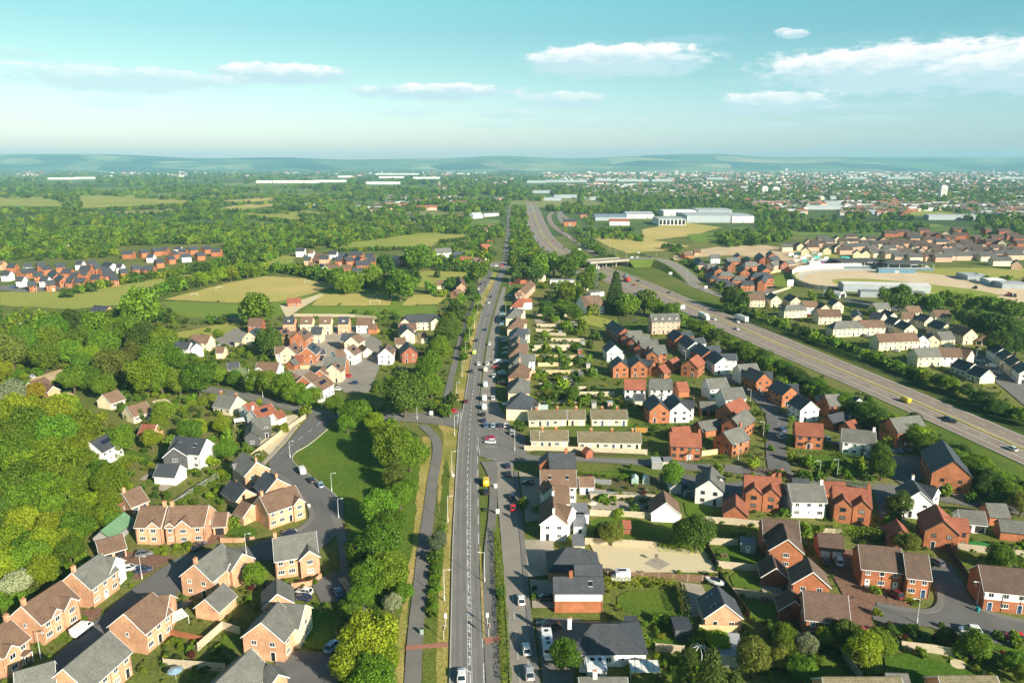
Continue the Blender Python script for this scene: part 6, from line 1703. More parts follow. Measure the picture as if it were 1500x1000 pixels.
def fence(px, c, z, h=1.75):
    pts = [P(*p) for p in px]; o0 = sum(pts, Vector()) / len(pts); wall = c in 'rn'
    nm = 'garden_wall' if wall else 'fence'; root = link(nm, None, loc=o0); b = MB()
    for i, (p, q) in enumerate(zip(pts, pts[1:])):
        d = (q - p).normalized(); n = Vector((-d.y, d.x, 0)) * (.11 if wall else .03)
        r = [p - n - o0, q - n - o0, q + n - o0, p + n - o0]; b.solid([(v.x, v.y, -.2) for v in r], [(v.x, v.y, h) for v in r], FM[c])
        if depth(p) < 380:
            k = max(1, int((q - p).length / (3.4 if not wall else 6)))
            if c not in PM: m = MB(); m.box(-.06, .06, -.06, .06, -.2, 1, mat('fence_post', (.5, .45, .36), .9) if c != 'k' else FM['k']) if not wall else m.box(-.18, .18, -.18, .18, -.2, 1, FM[c]); PM[c] = m.mesh('post' if not wall else 'pier')
            for j in range(k + 1):
                v = p.lerp(q, j / k) - o0; link('post' if not wall else 'pier', PM[c], root, v, math.atan2(d.y, d.x), (1, 1, h + .12))
    b.build('panel' if not wall else 'brickwork', root)
    thing(nm, 'wall' if wall else 'fence', f"{FW[c]} {'garden wall' if wall else 'panel fence'}", z, obj=root, group='fences ' + ZONES[z][0])
FEN = [('fg', 't', '780,462;846,463|785,485;812,486|800,491;829,492|799,499;856,500|782,510;846,509|780,515;833,513|828,579;900,579|840,571;858,571|786,478;850,479|790,566;845,566'), ('fg', 'y', '788,536;846,535|800,547;836,547|782,524;860,525|840,594;870,594'),
 ('fg', 't', '768,659;850,661;948,665'), ('fh', 't', '864,754;930,757;998,762|857,796;905,798;962,802|865,731;960,733'), ('fh', 'k', '1032,798;1052,832|1052,845;1098,905'), ('fh', 'b', '890,846;965,848;1050,853'), ('fh', 'g', '850,707;895,710|864,726;905,728'), ('fh', 'y', '1024,925;1080,926'), ('fh', 't', '1082,968;1150,976|960,952;1002,956'),
 ('fc', 't', '1030,764;1075,767;1114,771|1040,796;1080,798|1050,830;1112,836|1074,870;1140,880|1200,781;1232,783|1340,797;1420,806;1500,815|1320,949;1362,954;1406,961'), ('fc', 'k', '1385,804;1404,828;1420,852'), ('fc', 't', '1230,958;1262,996'),
 ('fa', 'r', '324,793;350,793;372,791|428,860;455,856;470,846'), ('fa', 't', '290,952;308,936;326,920|326,920;352,928|240,975;330,982'), ('fa', 'n', '242,926;296,938'), ('fa', 'o', '338,766;353,766'), ('fa', 'g', '256,740;290,717;324,696|120,870;178,826'), ('fv', 't', '368,671;410,638;448,612'), ('fv', 'g', '312,468;360,471'), ('fv', 'o', '548,488;556,486'), ('fv', 't', '430,463;520,464;552,467|300,510;340,520'), ('fv', 'y', '440,540;462,540'),
 ('fj', 'y', '1100,413;1130,400;1168,393'), ('fj', 't', '1122,434;1158,422'), ('fj', 'b', '990,372;1004,378;1018,384'), ('fi', 'o', '931,632;948,633'), ('fi', 'y', '1028,667;1052,664'), ('fi', 'n', '1130,700;1146,690'), ('fi', 'o', '1016,588;1036,587'), ('fi', 'k', '1270,612;1292,622'), ('fi', 'b', '1080,530;1160,572;1240,612')]
for z, c, s in FEN:
    for l in s.split('|'): fence([tuple(map(float, q.split(','))) for q in l.split(';')], c, z, 1.1 if c in 'rn' else 1.8)
# track side wall: white panels with posts
def arc_fence(px, h, label, m, nm='fence'):
    pts = spline(px, 3); o0 = pts[len(pts) // 2]; root = link(nm, None, loc=o0); b = MB()
    for p, q in zip(pts, pts[1:]):
        d = (q - p).normalized(); n = Vector((-d.y, d.x, 0)) * .06; r = [p - n - o0, q - n - o0, q + n - o0, p + n - o0]; b.solid([(v.x, v.y, 0) for v in r], [(v.x, v.y, h) for v in r], m)
    b.build('panel', root); pm = MB(); pm.tube((0, 0, 0), (0, 0, h + .8), .14, .14, mat('rust_post', (.2, .16, .13), .8), 6); me = pm.mesh('post'); L_ = 0
    for p, q in zip(pts, pts[1:]):
        L_ += (q - p).length
        if L_ > 6: L_ = 0; n = Vector((0, -.16, 0)); link('post', me, root, p - o0 + n)
    thing(nm, 'fence', label, obj=root)
arc_fence([(1160, 403), (1166, 399), (1180, 396), (1205, 393.5), (1262, 392.5)], 5, 'white post and panel fence curving round the track end', mat('white_panel', (.66, .62, .55), .7))
arc_fence([(1159, 403), (1162, 411), (1170, 418), (1185, 422), (1212, 425)], 3.4, 'grey panel fence on the near side of the track bend', mat('track_grey', (.33, .33, .31), .7))

# ------------------------------------------------------------------ motorway bridge
def bridge():
    zb = 6.2; CON = mat('bridge_concrete', (.36, .32, .26), .85, .1, .2)
    A = [P(x, y, zb) for x, y in ((858, 383.5), (872, 382.6), (892, 381.2), (914, 379.6))]; A = chaikin(A, 2, False)
    root = link('road_bridge', None, loc=(A[0].x, A[0].y, 0)); o0 = Vector((A[0].x, A[0].y, 0)); dd = (A[-1] - A[0]).normalized(); n = Vector((-dd.y, dd.x, 0))
    b = MB(); l, r = offsets(A, 9), offsets(A, -9)
    b.solid([(v.x, v.y, zb - 1.1) for v in [q - o0 for q in l + r[::-1]]], [(v.x, v.y, zb) for v in [q - o0 for q in l + r[::-1]]], CON); b.build('deck', root)
    s = MB(); l, r = offsets(A, 7.5), offsets(A, -7.5); s.poly([(q.x - o0.x, q.y - o0.y, zb + .01) for q in (r + l[::-1])], AS['light']); s.build('road_surface', root)
    for sd in (8.8, -8.8):
        b = MB(); e = offsets(A, sd)
        for p, q in zip(e, e[1:]): m = n * .12; rr = [p - m - o0, q - m - o0, q + m - o0, p + m - o0]; b.solid([(v.x, v.y, zb) for v in rr], [(v.x, v.y, zb + 1.1) for v in rr], CON)
        b.build('parapet', root)
    Ln = (A[-1] - A[0]).length
    for f in (.44, .70):
        for sd in (-6, 0, 6): c = A[0].lerp(A[-1], f) + n * sd - o0; b = MB(); b.tube((c.x, c.y, 0), (c.x, c.y, zb - 1.1), .6, .6, CON, 12); b.build('pier', root)
    for f in (.16, .985):
        c = A[0].lerp(A[-1], f) - o0; M = Matrix.Translation((c.x, c.y, 0)) @ Matrix.Rotation(math.atan2(dd.y, dd.x), 4, 'Z'); q = MB(); q.box(-1, 1, -8.8, 8.8, 0, zb - 1.11, CON); b = MB(); b.add(q, M); b.build('abutment', root)
    thing('road_bridge', 'bridge', 'concrete road bridge on round piers over the motorway', obj=root)
    # approach embankments: road at deck level falling away, grass sides
    for nm, path, z1 in (('west', [A[0], P(820, 384, 4), P(790, 388, 1.5), P(770, 391, .3)], (zb, 4.2, 1.6, .1)), ('east', [A[-1], P(962, 378, 5.4), P(985, 386, 4), P(1004, 400, 2), P(1020, 414, .3)], (zb, 5.6, 4.2, 2.2, .1))):
        pts = [Vector((p.x, p.y, z)) for p, z in zip(path, z1)]; pts = chaikin(pts, 2, False)
        L1, R1 = offsets(pts, 8.5), offsets(pts, -8.5); b = MB()
        for i in range(len(pts) - 1):
            k0, k1 = pts[i].z, pts[i + 1].z
            b.poly([(R1[i].x, R1[i].y, k0), (R1[i + 1].x, R1[i + 1].y, k1), (L1[i + 1].x, L1[i + 1].y, k1), (L1[i].x, L1[i].y, k0)], GR['dark'])
            for E, sg in ((L1, 1), (R1, -1)):
                t = lambda j: (E[j] - pts[j]).normalized() * pts[j].z * 1.8
                e0, e1 = E[i] + t(i), E[i + 1] + t(i + 1); b.poly([(E[i].x, E[i].y, k0), (E[i + 1].x, E[i + 1].y, k1), (e1.x, e1.y, -.1), (e0.x, e0.y, -.1)][::sg], GR['dark'])
        kind(b.build('embankment'), 'structure')
        b = MB(); L2, R2 = offsets(pts, 6.5), offsets(pts, -6.5)
        for i in range(len(pts) - 1): b.poly([(R2[i].x, R2[i].y, pts[i].z + .04), (R2[i + 1].x, R2[i + 1].y, pts[i + 1].z + .04), (L2[i + 1].x, L2[i + 1].y, pts[i + 1].z + .04), (L2[i].x, L2[i].y, pts[i].z + .04)], AS['light'])
        kind(b.build('approach_road'), 'structure')
bridge()

# ------------------------------------------------------------------ large buildings
CLAD = mat('grey_cladding', (.34, .37, .39), .5, .06, .1); WHT = mat('white_cladding', (.72, .70, .66), .6, .05, .1); BLUE = mat('blue_grey_roof', (.20, .25, .31), .5, .08, .1)
def shed_px(x0, x1, y, d, h, label, wm=WHT, rm=WHT, ridge=1.2, rz=0, nm='warehouse', gl=False):
    a, b_ = P(x0, y), P(x1, y); c = (a + b_) / 2; L_ = (b_ - a).length; root = link(nm, None, loc=(c.x, c.y + d / 2, 0), rz=R(rz))
    b = MB(); gable_walls(b, -L_ / 2, L_ / 2, d, h, h + ridge - .03, wm); b.build('wall', root); r_ = MB(); gable_roof(r_, -L_ / 2, L_ / 2, d, h, h + ridge, rm, oh=.3, vg=.3); r_.build('roof', root)
    if gl:
        k = int(L_ / 6); g = MB(); g.box(-2.2, 2.2, -.06, 0, .8, h - 1, GLASS); gm = g.mesh('window')
        for i in range(k): link('window', gm, root, (-L_ / 2 + L_ * (i + .5) / k, -d / 2 - .005, 0))
    else:
        k = max(1, min(8, int(L_ / 25))); g = MB(); g.box(-2, 2, -.05, 0, 0, min(4, h * .6), CLAD); gm = g.mesh('loading_door')
        for i in range(k): link('loading_door', gm, root, (-L_ / 2 + L_ * (i + .5) / k, -d / 2 - .005, 0))
    thing(nm, nm.replace('_', ' '), label, obj=root); return root
shed_px(1006, 1070, 326, 90, 12, 'large grey clad warehouse with pale roof beyond the dry fields', CLAD, T['n'], 1.5, 0); shed_px(1072, 1104, 326, 90, 11, 'pale end bay of the large grey warehouse', WHT, T['n'], 1.5)
shed_px(965, 1004, 330, 60, 10, 'glass fronted office block beside the grey warehouse', WHT, T['n'], 1.2, 0, 'office_building', True); shed_px(972, 1020, 316, 60, 9, 'long white shed behind the glass fronted office', WHT, WHT); shed_px(1022, 1072, 315, 70, 10, 'long pale roofed shed behind the grey warehouse', CLAD, T['n'])
shed_px(872, 918, 323, 45, 6, 'blue grey roofed hall by the slip road', CLAD, BLUE, 4); shed_px(918, 958, 320, 60, 7, 'curved pale roofed hall beside the blue roofed one', WHT, T['n'], 4); shed_px(893, 922, 330, 16, 6, 'white building with red roof near the slip road', W['w'], T['r'], 4)
shed_px(826, 844, 331, 16, 7, 'red brick block with dark roof in the slip road bend', W['o'], T['k'], 3); shed_px(850, 860, 319, 10, 6, 'small orange brick block beyond the slip road', W['o'], T['k'], 2)
ZONES['fs'] = ('on the distant plain', 'the bridge', (880, 385))
for x0, x1, y, d in FARSH:
    o = shed_px(x0, x1, y, d * .6, 8 if y > 280 else 11, 'x', WHT if x0 < 700 else CLAD, WHT if x0 < 700 else T['n'], 1.5); LABELS.pop()
    thing('warehouse', 'warehouse', 'long white roofed warehouse' if x1 - x0 > 36 else 'white roofed warehouse', 'fs', obj=o, group='white warehouses on the plain')
def tower(x, y, w, h, label, m=WHT):
    p = P(x, y); root = link('tower_block', None, loc=p); b = MB(); b.box(-w / 2, w / 2, -w / 2, w / 2, 0, h, m); b.build('wall', root); b = MB(); b.box(-w / 3, w / 3, -w / 3, w / 3, h + .003, h + 3, m); b.build('plant_room', root)
    g = MB(); g.box(-w / 2 + 1.5, w / 2 - 1.5, -.05, 0, 0, 1.3, GLASS); gm = g.mesh('window')
    for i in range(int(h / 3)): link('window', gm, root, (0, -w / 2 - .005, 1 + i * 3))
    thing('tower_block', 'tower block', label, obj=root)
tower(1379, 295, 16, 40, 'pale tower block rising from the trees beyond the track'); tower(1119, 286, 18, 26, 'cream tower block in the town beyond the warehouse'); tower(1151, 252, 30, 40, 'pale pair of towers far out in the town'); tower(990, 258, 26, 40, 'small white tower on the far plain'); tower(1135, 284, 22, 20, 'cream flats beside the town tower block')
p = P(1454, 256); root = link('church', None, loc=p); b = MB(); b.box(-7, 7, -7, 7, 0, 26, W['g']); b.build('tower', root); b = MB(); b.solid([(-7, -7, 26.01), (7, -7, 26.01), (7, 7, 26.01), (-7, 7, 26.01)], [(-.3, -.3, 64), (.3, -.3, 64), (.3, .3, 64), (-.3, .3, 64)], W['g']); b.build('spire', root); thing('church', 'church', 'distant church spire on the town skyline', obj=root)
# race track buildings
shed_px(1241, 1361, 428, 17, 5.5, 'long white roofed shed on the near side of the track', CLAD, WHT, 1.0, -9, 'track_shed'); shed_px(1264, 1352, 436, 8, 4.5, 'grey lean-to against the long track shed', CLAD, T['f'], .4, -9, 'track_shed')
p = P(1222, 434); root = link('arched_hut', None, loc=p, rz=R(35)); b = MB(); n = 14
ar = [(5 * math.cos(math.pi * i / n), 4.6 * math.sin(math.pi * i / n)) for i in range(n + 1)]; b.solid([(x, -7, z) for x, z in ar], [(x, 7, z) for x, z in ar], mat('pale_metal', (.62, .64, .64), .45)); b.build('shell', root); b = MB(); b.box(-3, 3, -7.06, -7.003, 0, 3, PLAST); b.build('door', root); thing('arched_hut', 'hut', 'arched pale metal hut beside the long track shed', obj=root)
def stand(x0, x1, y, label, d=30):
    a, c = P(x0, y), P(x1, y); m = (a + c) / 2; L_ = (c - a).length; root = link('grandstand', None, loc=m, rz=math.atan2(c.y - a.y, c.x - a.x))
    b = MB(); b.box(-L_ / 2, L_ / 2, 0, d, 6, 6.5, mat('dark_roof_sheet', (.10, .095, .09), .7)); b.build('roof', root)
    b = MB()
    for i in range(5): b.box(-L_ / 2 + .5, L_ / 2 - .5, 2 + i * 2, 4 + i * 2, 0, .8 + i * .7, W['g'])
    b.build('terrace', root); b = MB(); b.box(-L_ / 2, L_ / 2, d - .4, d, 0, 5.99, CLAD); b.build('back_wall', root); pm = MB(); pm.box(-.15, .15, -.15, .15, 0, 5.99, GALV); me = pm.mesh('pillar'); k = int(L_ / 10)
    for i in range(k + 1): link('pillar', me, root, (-L_ / 2 + .4 + (L_ - .8) * i / k, .6, 0))
    b = MB(); b.box(-L_ / 2, L_ / 2, .1, .25, 0, 1.8, mat('blue_hoarding', (.08, .16, .22), .6)); b.build('hoarding', root); thing('grandstand', 'grandstand', label, obj=root)
stand(1232, 1300, 393, 'dark roofed grandstand above the track bend'); stand(1300, 1368, 396.5, 'long dark roofed grandstand beside the back straight'); shed_px(1288, 1340, 400, 6, 4, 'blue fronted clubhouse below the grandstand', mat('club_blue', (.10, .2, .28), .6), CLAD, .4, -4, 'clubhouse')
shed_px(1420, 1448, 411, 22, 4, 'flat pale shed beside the track bend', CLAD, T['n'], .5, -6); shed_px(1452, 1475, 418, 18, 4, 'white roofed pits shed by the track', CLAD, WHT, .5, -10); shed_px(1472, 1505, 423, 16, 4, 'grey pits shed at the end of the track', CLAD, T['n'], .5, -10)
shed_px(1198, 1226, 388, 10, 4, 'purple fronted stand behind the track fence', mat('purple_board', (.16, .08, .22), .7), T['n'], .6); shed_px(1186, 1202, 389, 8, 3.4, 'white canopy beside the purple fronted stand', WHT, WHT, .8)
for i, (x, y) in enumerate([(1158, 374), (1164, 377), (1170, 373), (1176, 379), (1183, 376), (1190, 381), (1196, 378), (1203, 383), (1209, 380), (1214, 385), (1180, 384), (1168, 383), (1200, 374), (1192, 372), (1220, 382), (1236, 379), (1240, 380)]):
    p = P(x, y); m = [TRIM, CLAD, mat('turquoise_sheet', (.1, .5, .5), .5), WHT][i % 4] if x < 1230 else mat('turquoise_sheet', (.1, .5, .5), .5)
    root = link('container', None, loc=p, rz=rnd.uniform(-.5, .5)); b = MB(); b.box(-3, 3, -1.25, 1.25, 0, 2.6, m); b.build('body', root); b = MB(); b.box(3.003, 3.05, -1.1, 1.1, .1, 2.5, PLAST); b.build('door', root)
    thing('container', 'container', {0: 'white', 1: 'grey', 2: 'turquoise', 3: 'cream white'}[i % 4 if x < 1230 else 2] + ' storage container', 'kc', obj=root, group='containers on the builders yard')
ZONES['kc'] = ('on the builders yard', 'the bridge', (880, 385))
# distant town: past the countable houses, one mass
r2 = random.Random(5); b = MB(); TP = [([(800, 262), (1520, 258), (1520, 300), (1000, 296), (860, 286)], 1500, .8), ([(1080, 296), (1520, 296), (1520, 322), (1150, 314)], 420, .9), ([(640, 262), (750, 262), (745, 286), (650, 280)], 110, .8), ([(790, 245), (1520, 244), (1520, 260), (800, 260)], 900, .9), ([(560, 290), (735, 290), (735, 300), (580, 304)], 26, 1), ([(10, 250), (740, 252), (740, 262), (10, 258)], 160, .8), ([(505, 306), (600, 300), (640, 308), (540, 312)], 24, 1)]
wallm = [W['w'], W['c'], W['p'], W['p'], W['s'], W['g'], W['g'], W['m']]; roofm = [T['b'], T['e'], T['g'], T['r'], T['h'], T['n']]
for poly, n, sc in TP:
    x0, x1 = min(p[0] for p in poly), max(p[0] for p in poly); y0, y1 = min(p[1] for p in poly), max(p[1] for p in poly); i = 0
    while i < n:
        x, y = r2.uniform(x0, x1), r2.uniform(y0, y1)
        if not inside(x, y, poly) or any(inside(x, y, k) for k in KEEP_OFF): continue
        i += 1; p = P(x, y)
        if p.y > 8900: continue
        q = MB(); L_ = r2.choice([10, 14, 22, 34]) * (1 + p.y / 6000) * sc; d = 9 * (1 + p.y / 9000) * sc; h = 5.4 * (1 + p.y / 12000)
        gable_walls(q, -L_ / 2, L_ / 2, d, h, h + d * .36, r2.choice(wallm)); gable_roof(q, -L_ / 2, L_ / 2, d, h, h + d * .38, r2.choice(roofm)); b.add(q, Matrix.Translation((p.x, p.y, 0)) @ Matrix.Rotation(r2.choice([0, .2, -.3, 1.4, .8]) + r2.uniform(-.1, .1), 4, 'Z'))
o = kind(b.build('distant_town'), 'stuff'); o['label'] = 'far town of countless small roofs fading into haze'

# ------------------------------------------------------------------ garden and field furniture
def at(nm, x, y, rz=0): return link(nm, None, loc=P(x, y), rz=R(rz))
def trampoline(x, y, label):
    root = at('trampoline', x, y); b = MB(); n = 16; c = [(1.5 * math.cos(6.283 * i / n), 1.5 * math.sin(6.283 * i / n)) for i in range(n)]
    b.solid([(a, d, .7) for a, d in c], [(a, d, .8) for a, d in c], mat('blue_pad', (.03, .16, .42), .5)); b.build('pad', root); b = MB(); b.solid([(a * .78, d * .78, .803) for a, d in c], [(a * .78, d * .78, .82) for a, d in c], PLAST); b.build('jumping_mat', root)
    for i in range(0, n, 4): b = MB(); b.tube((c[i][0], c[i][1], 0), (c[i][0], c[i][1], 2.4), .04, .04, PLAST, 6); b.build('leg', root)
    thing('trampoline', 'trampoline', label, obj=root)
trampoline(917, 529, 'round blue trampoline behind the slate roofed brick gables'); trampoline(332, 716, 'dark ringed trampoline on the artificial lawn below the white house')
def goal(x, y, rz, label, w=5):
    root = at('goal', x, y, rz)
    for a, b_ in (((-w / 2, 0, 0), (-w / 2, 0, 2)), ((w / 2, 0, 0), (w / 2, 0, 2)), ((-w / 2, 0, 2), (w / 2, 0, 2)), ((-w / 2, 0, 2), (-w / 2, .9, 0)), ((w / 2, 0, 2), (w / 2, .9, 0))): b = MB(); b.tube(a, b_, .07, .07, TRIM, 6); b.build('post' if a[0] == b_[0] else 'crossbar', root)
    thing('goal', 'goal', label, obj=root)
goal(1010, 728, 0, 'small white goal on the lawn by the white gabled house', 3); goal(285, 434, 40, 'white goal near the corner of the tan pitch'); goal(321, 424, 40, 'white goal midway along the hedge side of the pitch'); goal(450, 415, 40, 'white goal at the far end of the tan pitch'); goal(549, 444, 0, 'pale shelter like goal on the middle pitch', 7); goal(600, 431, 0, 'white goal between the two smaller pitches')
def pergola(x, y, label, w=3.4):
    root = at('gazebo', x, y)
    for i in range(8):
        a = 6.283 * i / 8; c, s_ = math.cos(a) * w / 2, math.sin(a) * w / 2; b = MB(); b.tube((c, s_, 0), (c, s_, 2), .07, .07, TRIM, 6); b.tube((c, s_, 2), (0, 0, 2.9), .06, .06, TRIM, 6); b.build('rib', root)
    thing('gazebo', 'gazebo', label, obj=root)
pergola(1024, 962, 'open white ribbed gazebo frame among the bottom gardens', 4)
def parasol(x, y, m, label):
    root = at('parasol', x, y); b = MB(); b.tube((0, 0, 0), (0, 0, 2.3), .04, .04, GALV, 6); b.build('pole', root); b = MB(); n = 8; c = [(1.5 * math.cos(6.283 * i / n), 1.5 * math.sin(6.283 * i / n)) for i in range(n)]
    b.solid([(a, d, 2.0) for a, d in c], [(a * .04, d * .04, 2.5) for a, d in c], m); b.build('canopy', root); thing('parasol', 'parasol', label, obj=root)
parasol(867, 746, W['c'], 'cream parasol beside the white rear extension'); parasol(258, 994, CP_['l'], 'pale blue grey parasol at the bottom terrace patio'); parasol(1308, 760, TRIM, 'white parasol behind the tall conifer hedge')
def greenhouse(x, y, rz, label):
    root = at('greenhouse', x, y, rz); b = MB(); gable_walls(b, -1.6, 1.6, 2.2, 1.6, 2.3, mat('greenhouse_glass', (.35, .45, .42), .1, .1, 1, spec=.6)); b.build('glazing', root); b = MB()
    for i in range(5):
        xx = -1.6 + .8 * i; b.tube((xx, -1.12, 0), (xx, -1.12, 1.6), .03, .03, TRIM, 4); b.tube((xx, -1.12, 1.6), (xx, 0, 2.33), .03, .03, TRIM, 4); b.tube((xx, 1.12, 1.6), (xx, 0, 2.33), .03, .03, TRIM, 4)
    b.build('frame', root); thing('greenhouse', 'greenhouse', label, obj=root)
greenhouse(946, 706, 80, 'small glass greenhouse among the flower beds by the dark gabled garage'); greenhouse(797, 600, 0, 'white framed greenhouse behind the bungalow chimneys'); greenhouse(862, 527, 70, 'greenhouse at the end of the long back gardens'); greenhouse(930, 706, 80, 'weathered little greenhouse nearer the white brown roofed house')
def canopy(x, y, rz, label, L_=5, d=3, m=None, nm='patio_canopy'):
    root = at(nm, x, y, rz); b = MB(); slab(b, [(-L_ / 2, 0, 2.1), (L_ / 2, 0, 2.1), (L_ / 2, d, 2.7), (-L_ / 2, d, 2.7)], .08, m or mat('white_polycarbonate', (.72, .74, .68), .3)); b.build('roof', root)
    for i in range(6): b = MB(); xx = -L_ / 2 + .05 + (L_ - .1) * i / 5; b.box(xx - .03, xx + .03, 0, d, 2.2, 2.203, DTRIM) if 0 else b.tube((xx, 0, 2.22), (xx, d, 2.82), .03, .03, DTRIM, 4); b.build('rafter', root)
    for xx in (-L_ / 2 + .1, L_ / 2 - .1): b = MB(); b.tube((xx, .1, 0), (xx, .1, 2.1), .05, .05, TRIM, 6); b.build('post', root)
    thing(nm, 'canopy', label, obj=root)
canopy(262, 921, 50, 'white glazed patio canopy on the brown roofed pale house'); canopy(1180, 752, 0, 'blue glass lean-to on the white grey roofed house', 4.6, 3, mat('blue_glass', (.12, .42, .52), .1), 'conservatory'); canopy(849, 778, 0, 'slatted white canopy behind the white gabled cottage', 4, 3); canopy(352, 625, 30, 'white framed conservatory beside the timber clad house', 4, 3, None, 'conservatory'); canopy(326, 895, 50, 'brown tiled garden shelter behind the grey roofed garage', 5, 2.6, T['b']); canopy(945, 998, 0, 'white flat canopy at the bottom cottage', 6, 3)
def tractor(x, y, rz, m, label):
    root = at('tractor', x, y, rz); loft([(-1.2, ring(.5, .7, 1.5)), (.2, ring(.55, .7, 1.6)), (1.8, ring(.4, .7, 1.4))], m).build('body', root); b = MB(); b.box(-.7, .7, -1.3, .1, 1.5, 2.7, GLASS); b.box(-.8, .8, -1.4, .2, 2.703, 2.8, m); b.build('cab', root)
    for s_ in (-1, 1):
        for yy, r_ in ((-.8, .85), (1.4, .5)): b = MB(); b.tube((s_ * .75, yy, r_), (s_ * 1.15, yy, r_), r_, r_, RUB, 14); b.build('wheel', root)
    thing('tractor', 'tractor', label, obj=root)
tractor(1479, 434, 80, CP_['r'], 'red tractor parked together with a blue one on the track'); tractor(1485, 435, 70, CP_['b'], 'blue tractor next to the red one on the track'); tractor(1428, 423, 30, CP_['k'], 'small dark tractor at the infield corner'); tractor(1476, 433, 95, CP_['r'], 'red water bowser tractor behind the two parked tractors')
def bench(x, y, rz, label):
    root = at('garden_table', x, y, rz); b = MB(); b.box(-.9, .9, -.4, .4, .7, .75, FM['b']); b.build('table_top', root)
    for sx in (-.8, .8): b = MB(); b.box(sx - .05, sx + .05, -.35, .35, 0, .699, FM['b']); b.build('leg', root)
    for sy in (-.75, .75): b = MB(); b.box(-.9, .9, sy - .15, sy + .15, .42, .46, FM['b']); b.build('bench_seat', root)
    thing('garden_table', 'table', label, obj=root)
bench(1060, 815, 10, 'wooden garden table on the lawn by the grey summerhouse'); bench(940, 750, 0, 'picnic table in the garden behind the white garage'); bench(286, 950, 40, 'garden table on the patio behind the red fence'); bench(1120, 880, 20, 'garden table on the paved corner by the brick annexe')
def bin_(x, y, m, label):
    root = at('wheelie_bin', x, y, 20); b = MB(); b.solid([(-.24, -.28, .08), (.24, -.28, .08), (.24, .28, .08), (-.24, .28, .08)], [(-.29, -.36, 1.0), (.29, -.36, 1.0), (.29, .36, 1.0), (-.29, .36, 1.0)], m); b.build('body', root); b = MB(); b.box(-.31, .31, -.4, .38, 1.003, 1.08, m); b.build('lid', root); b = MB(); b.tube((-.3, .3, .12), (.3, .3, .12), .1, .1, RUB, 8); b.build('wheel', root)
    thing('wheelie_bin', 'wheelie bin', label, obj=root)
bin_(1432, 895, mat('teal_bin', (.02, .3, .3), .5), 'teal wheelie bin by the lamp at the white banded terrace'); bin_(388, 860, PLAST, 'black wheelie bin beside the grey garage on the pale estate'); bin_(398, 856, PLAST, 'black wheelie bin nearest the front wing by the bend'); bin_(1136, 846, PLAST, 'black wheelie bin on the paved corner of the brick close')

root = at('bird_table', 961, 823); b = MB(); b.tube((0, 0, 0), (0, 0, 1.6), .07, .06, FM['b'], 6); b.build('post', root); b = MB(); b.box(-.35, .35, -.35, .35, 1.6, 1.68, FM['b']); b.build('tray', root); b = MB(); b.solid([(-.45, -.45, 2.0), (.45, -.45, 2.0), (.45, .45, 2.0), (-.45, .45, 2.0)], [(-.45, -.02, 2.3), (.45, -.02, 2.3), (.45, .02, 2.3), (-.45, .02, 2.3)], FM['b']); b.build('roof', root)
thing('bird_table', 'bird table', 'wooden bird table on the dark diamond in the gravel yard', obj=root)
# ------------------------------------------------------------------ sky, sun, haze, camera
SUN_AZ, SUN_EL = math.atan2(.66, -.75), R(24.5)       # the sun stands behind the camera, over its right shoulder
sd = Vector((math.sin(SUN_AZ) * math.cos(SUN_EL), math.cos(SUN_AZ) * math.cos(SUN_EL), math.sin(SUN_EL)))
sun = bpy.data.lights.new('sun', 'SUN'); sun.energy = 5.0; sun.angle = R(.5); sun.color = (1, .90, .74)
so = bpy.data.objects.new('sun', sun); COL.objects.link(so); so.rotation_euler = sd.to_track_quat('Z', 'Y').to_euler()
w = bpy.data.worlds.new('World'); S.world = w; w.use_nodes = True; nt = w.node_tree; N, Lk = nt.nodes, nt.links
bg = N['Background']; bg.inputs['Strength'].default_value = .075
sky = N.new('ShaderNodeTexSky'); sky.sky_type = 'NISHITA'; sky.sun_disc = False; sky.sun_elevation = SUN_EL; sky.sun_rotation = SUN_AZ; sky.altitude = 100; sky.air_density = 1.0; sky.dust_density = 1.2; sky.ozone_density = 1.5
tint = N.new('ShaderNodeMix'); tint.data_type = 'RGBA'; tint.blend_type = 'MULTIPLY'; tint.inputs['Factor'].default_value = 1
Lk.new(sky.outputs[0], tint.inputs['A'])
tc = N.new('ShaderNodeTexCoord'); sx = N.new('ShaderNodeSeparateXYZ'); Lk.new(tc.outputs['Generated'], sx.inputs[0])
def M_(op, a, b_=None, c=None, clamp=False):
    n = N.new('ShaderNodeMath'); n.operation = op; n.use_clamp = clamp
    for i, v in enumerate((a, b_, c)):
        if v is None: continue
        if isinstance(v, (int, float)): n.inputs[i].default_value = v
        else: Lk.new(v, n.inputs[i])
    return n.outputs[0]
az = M_('ARCTAN2', sx.outputs['X'], sx.outputs['Y'])
el = M_('ARCSINE', sx.outputs['Z'])
def ramp(stops, fac):
    r = N.new('ShaderNodeValToRGB'); e = r.color_ramp.elements; e[0].position, e[1].position = stops[0][0], stops[-1][0]; e[0].color, e[1].color = (*stops[0][1], 1), (*stops[-1][1], 1)
    for p_, c_ in stops[1:-1]: e.new(p_).color = (*c_, 1)
    Lk.new(fac, r.inputs[0]); return r.outputs[0]
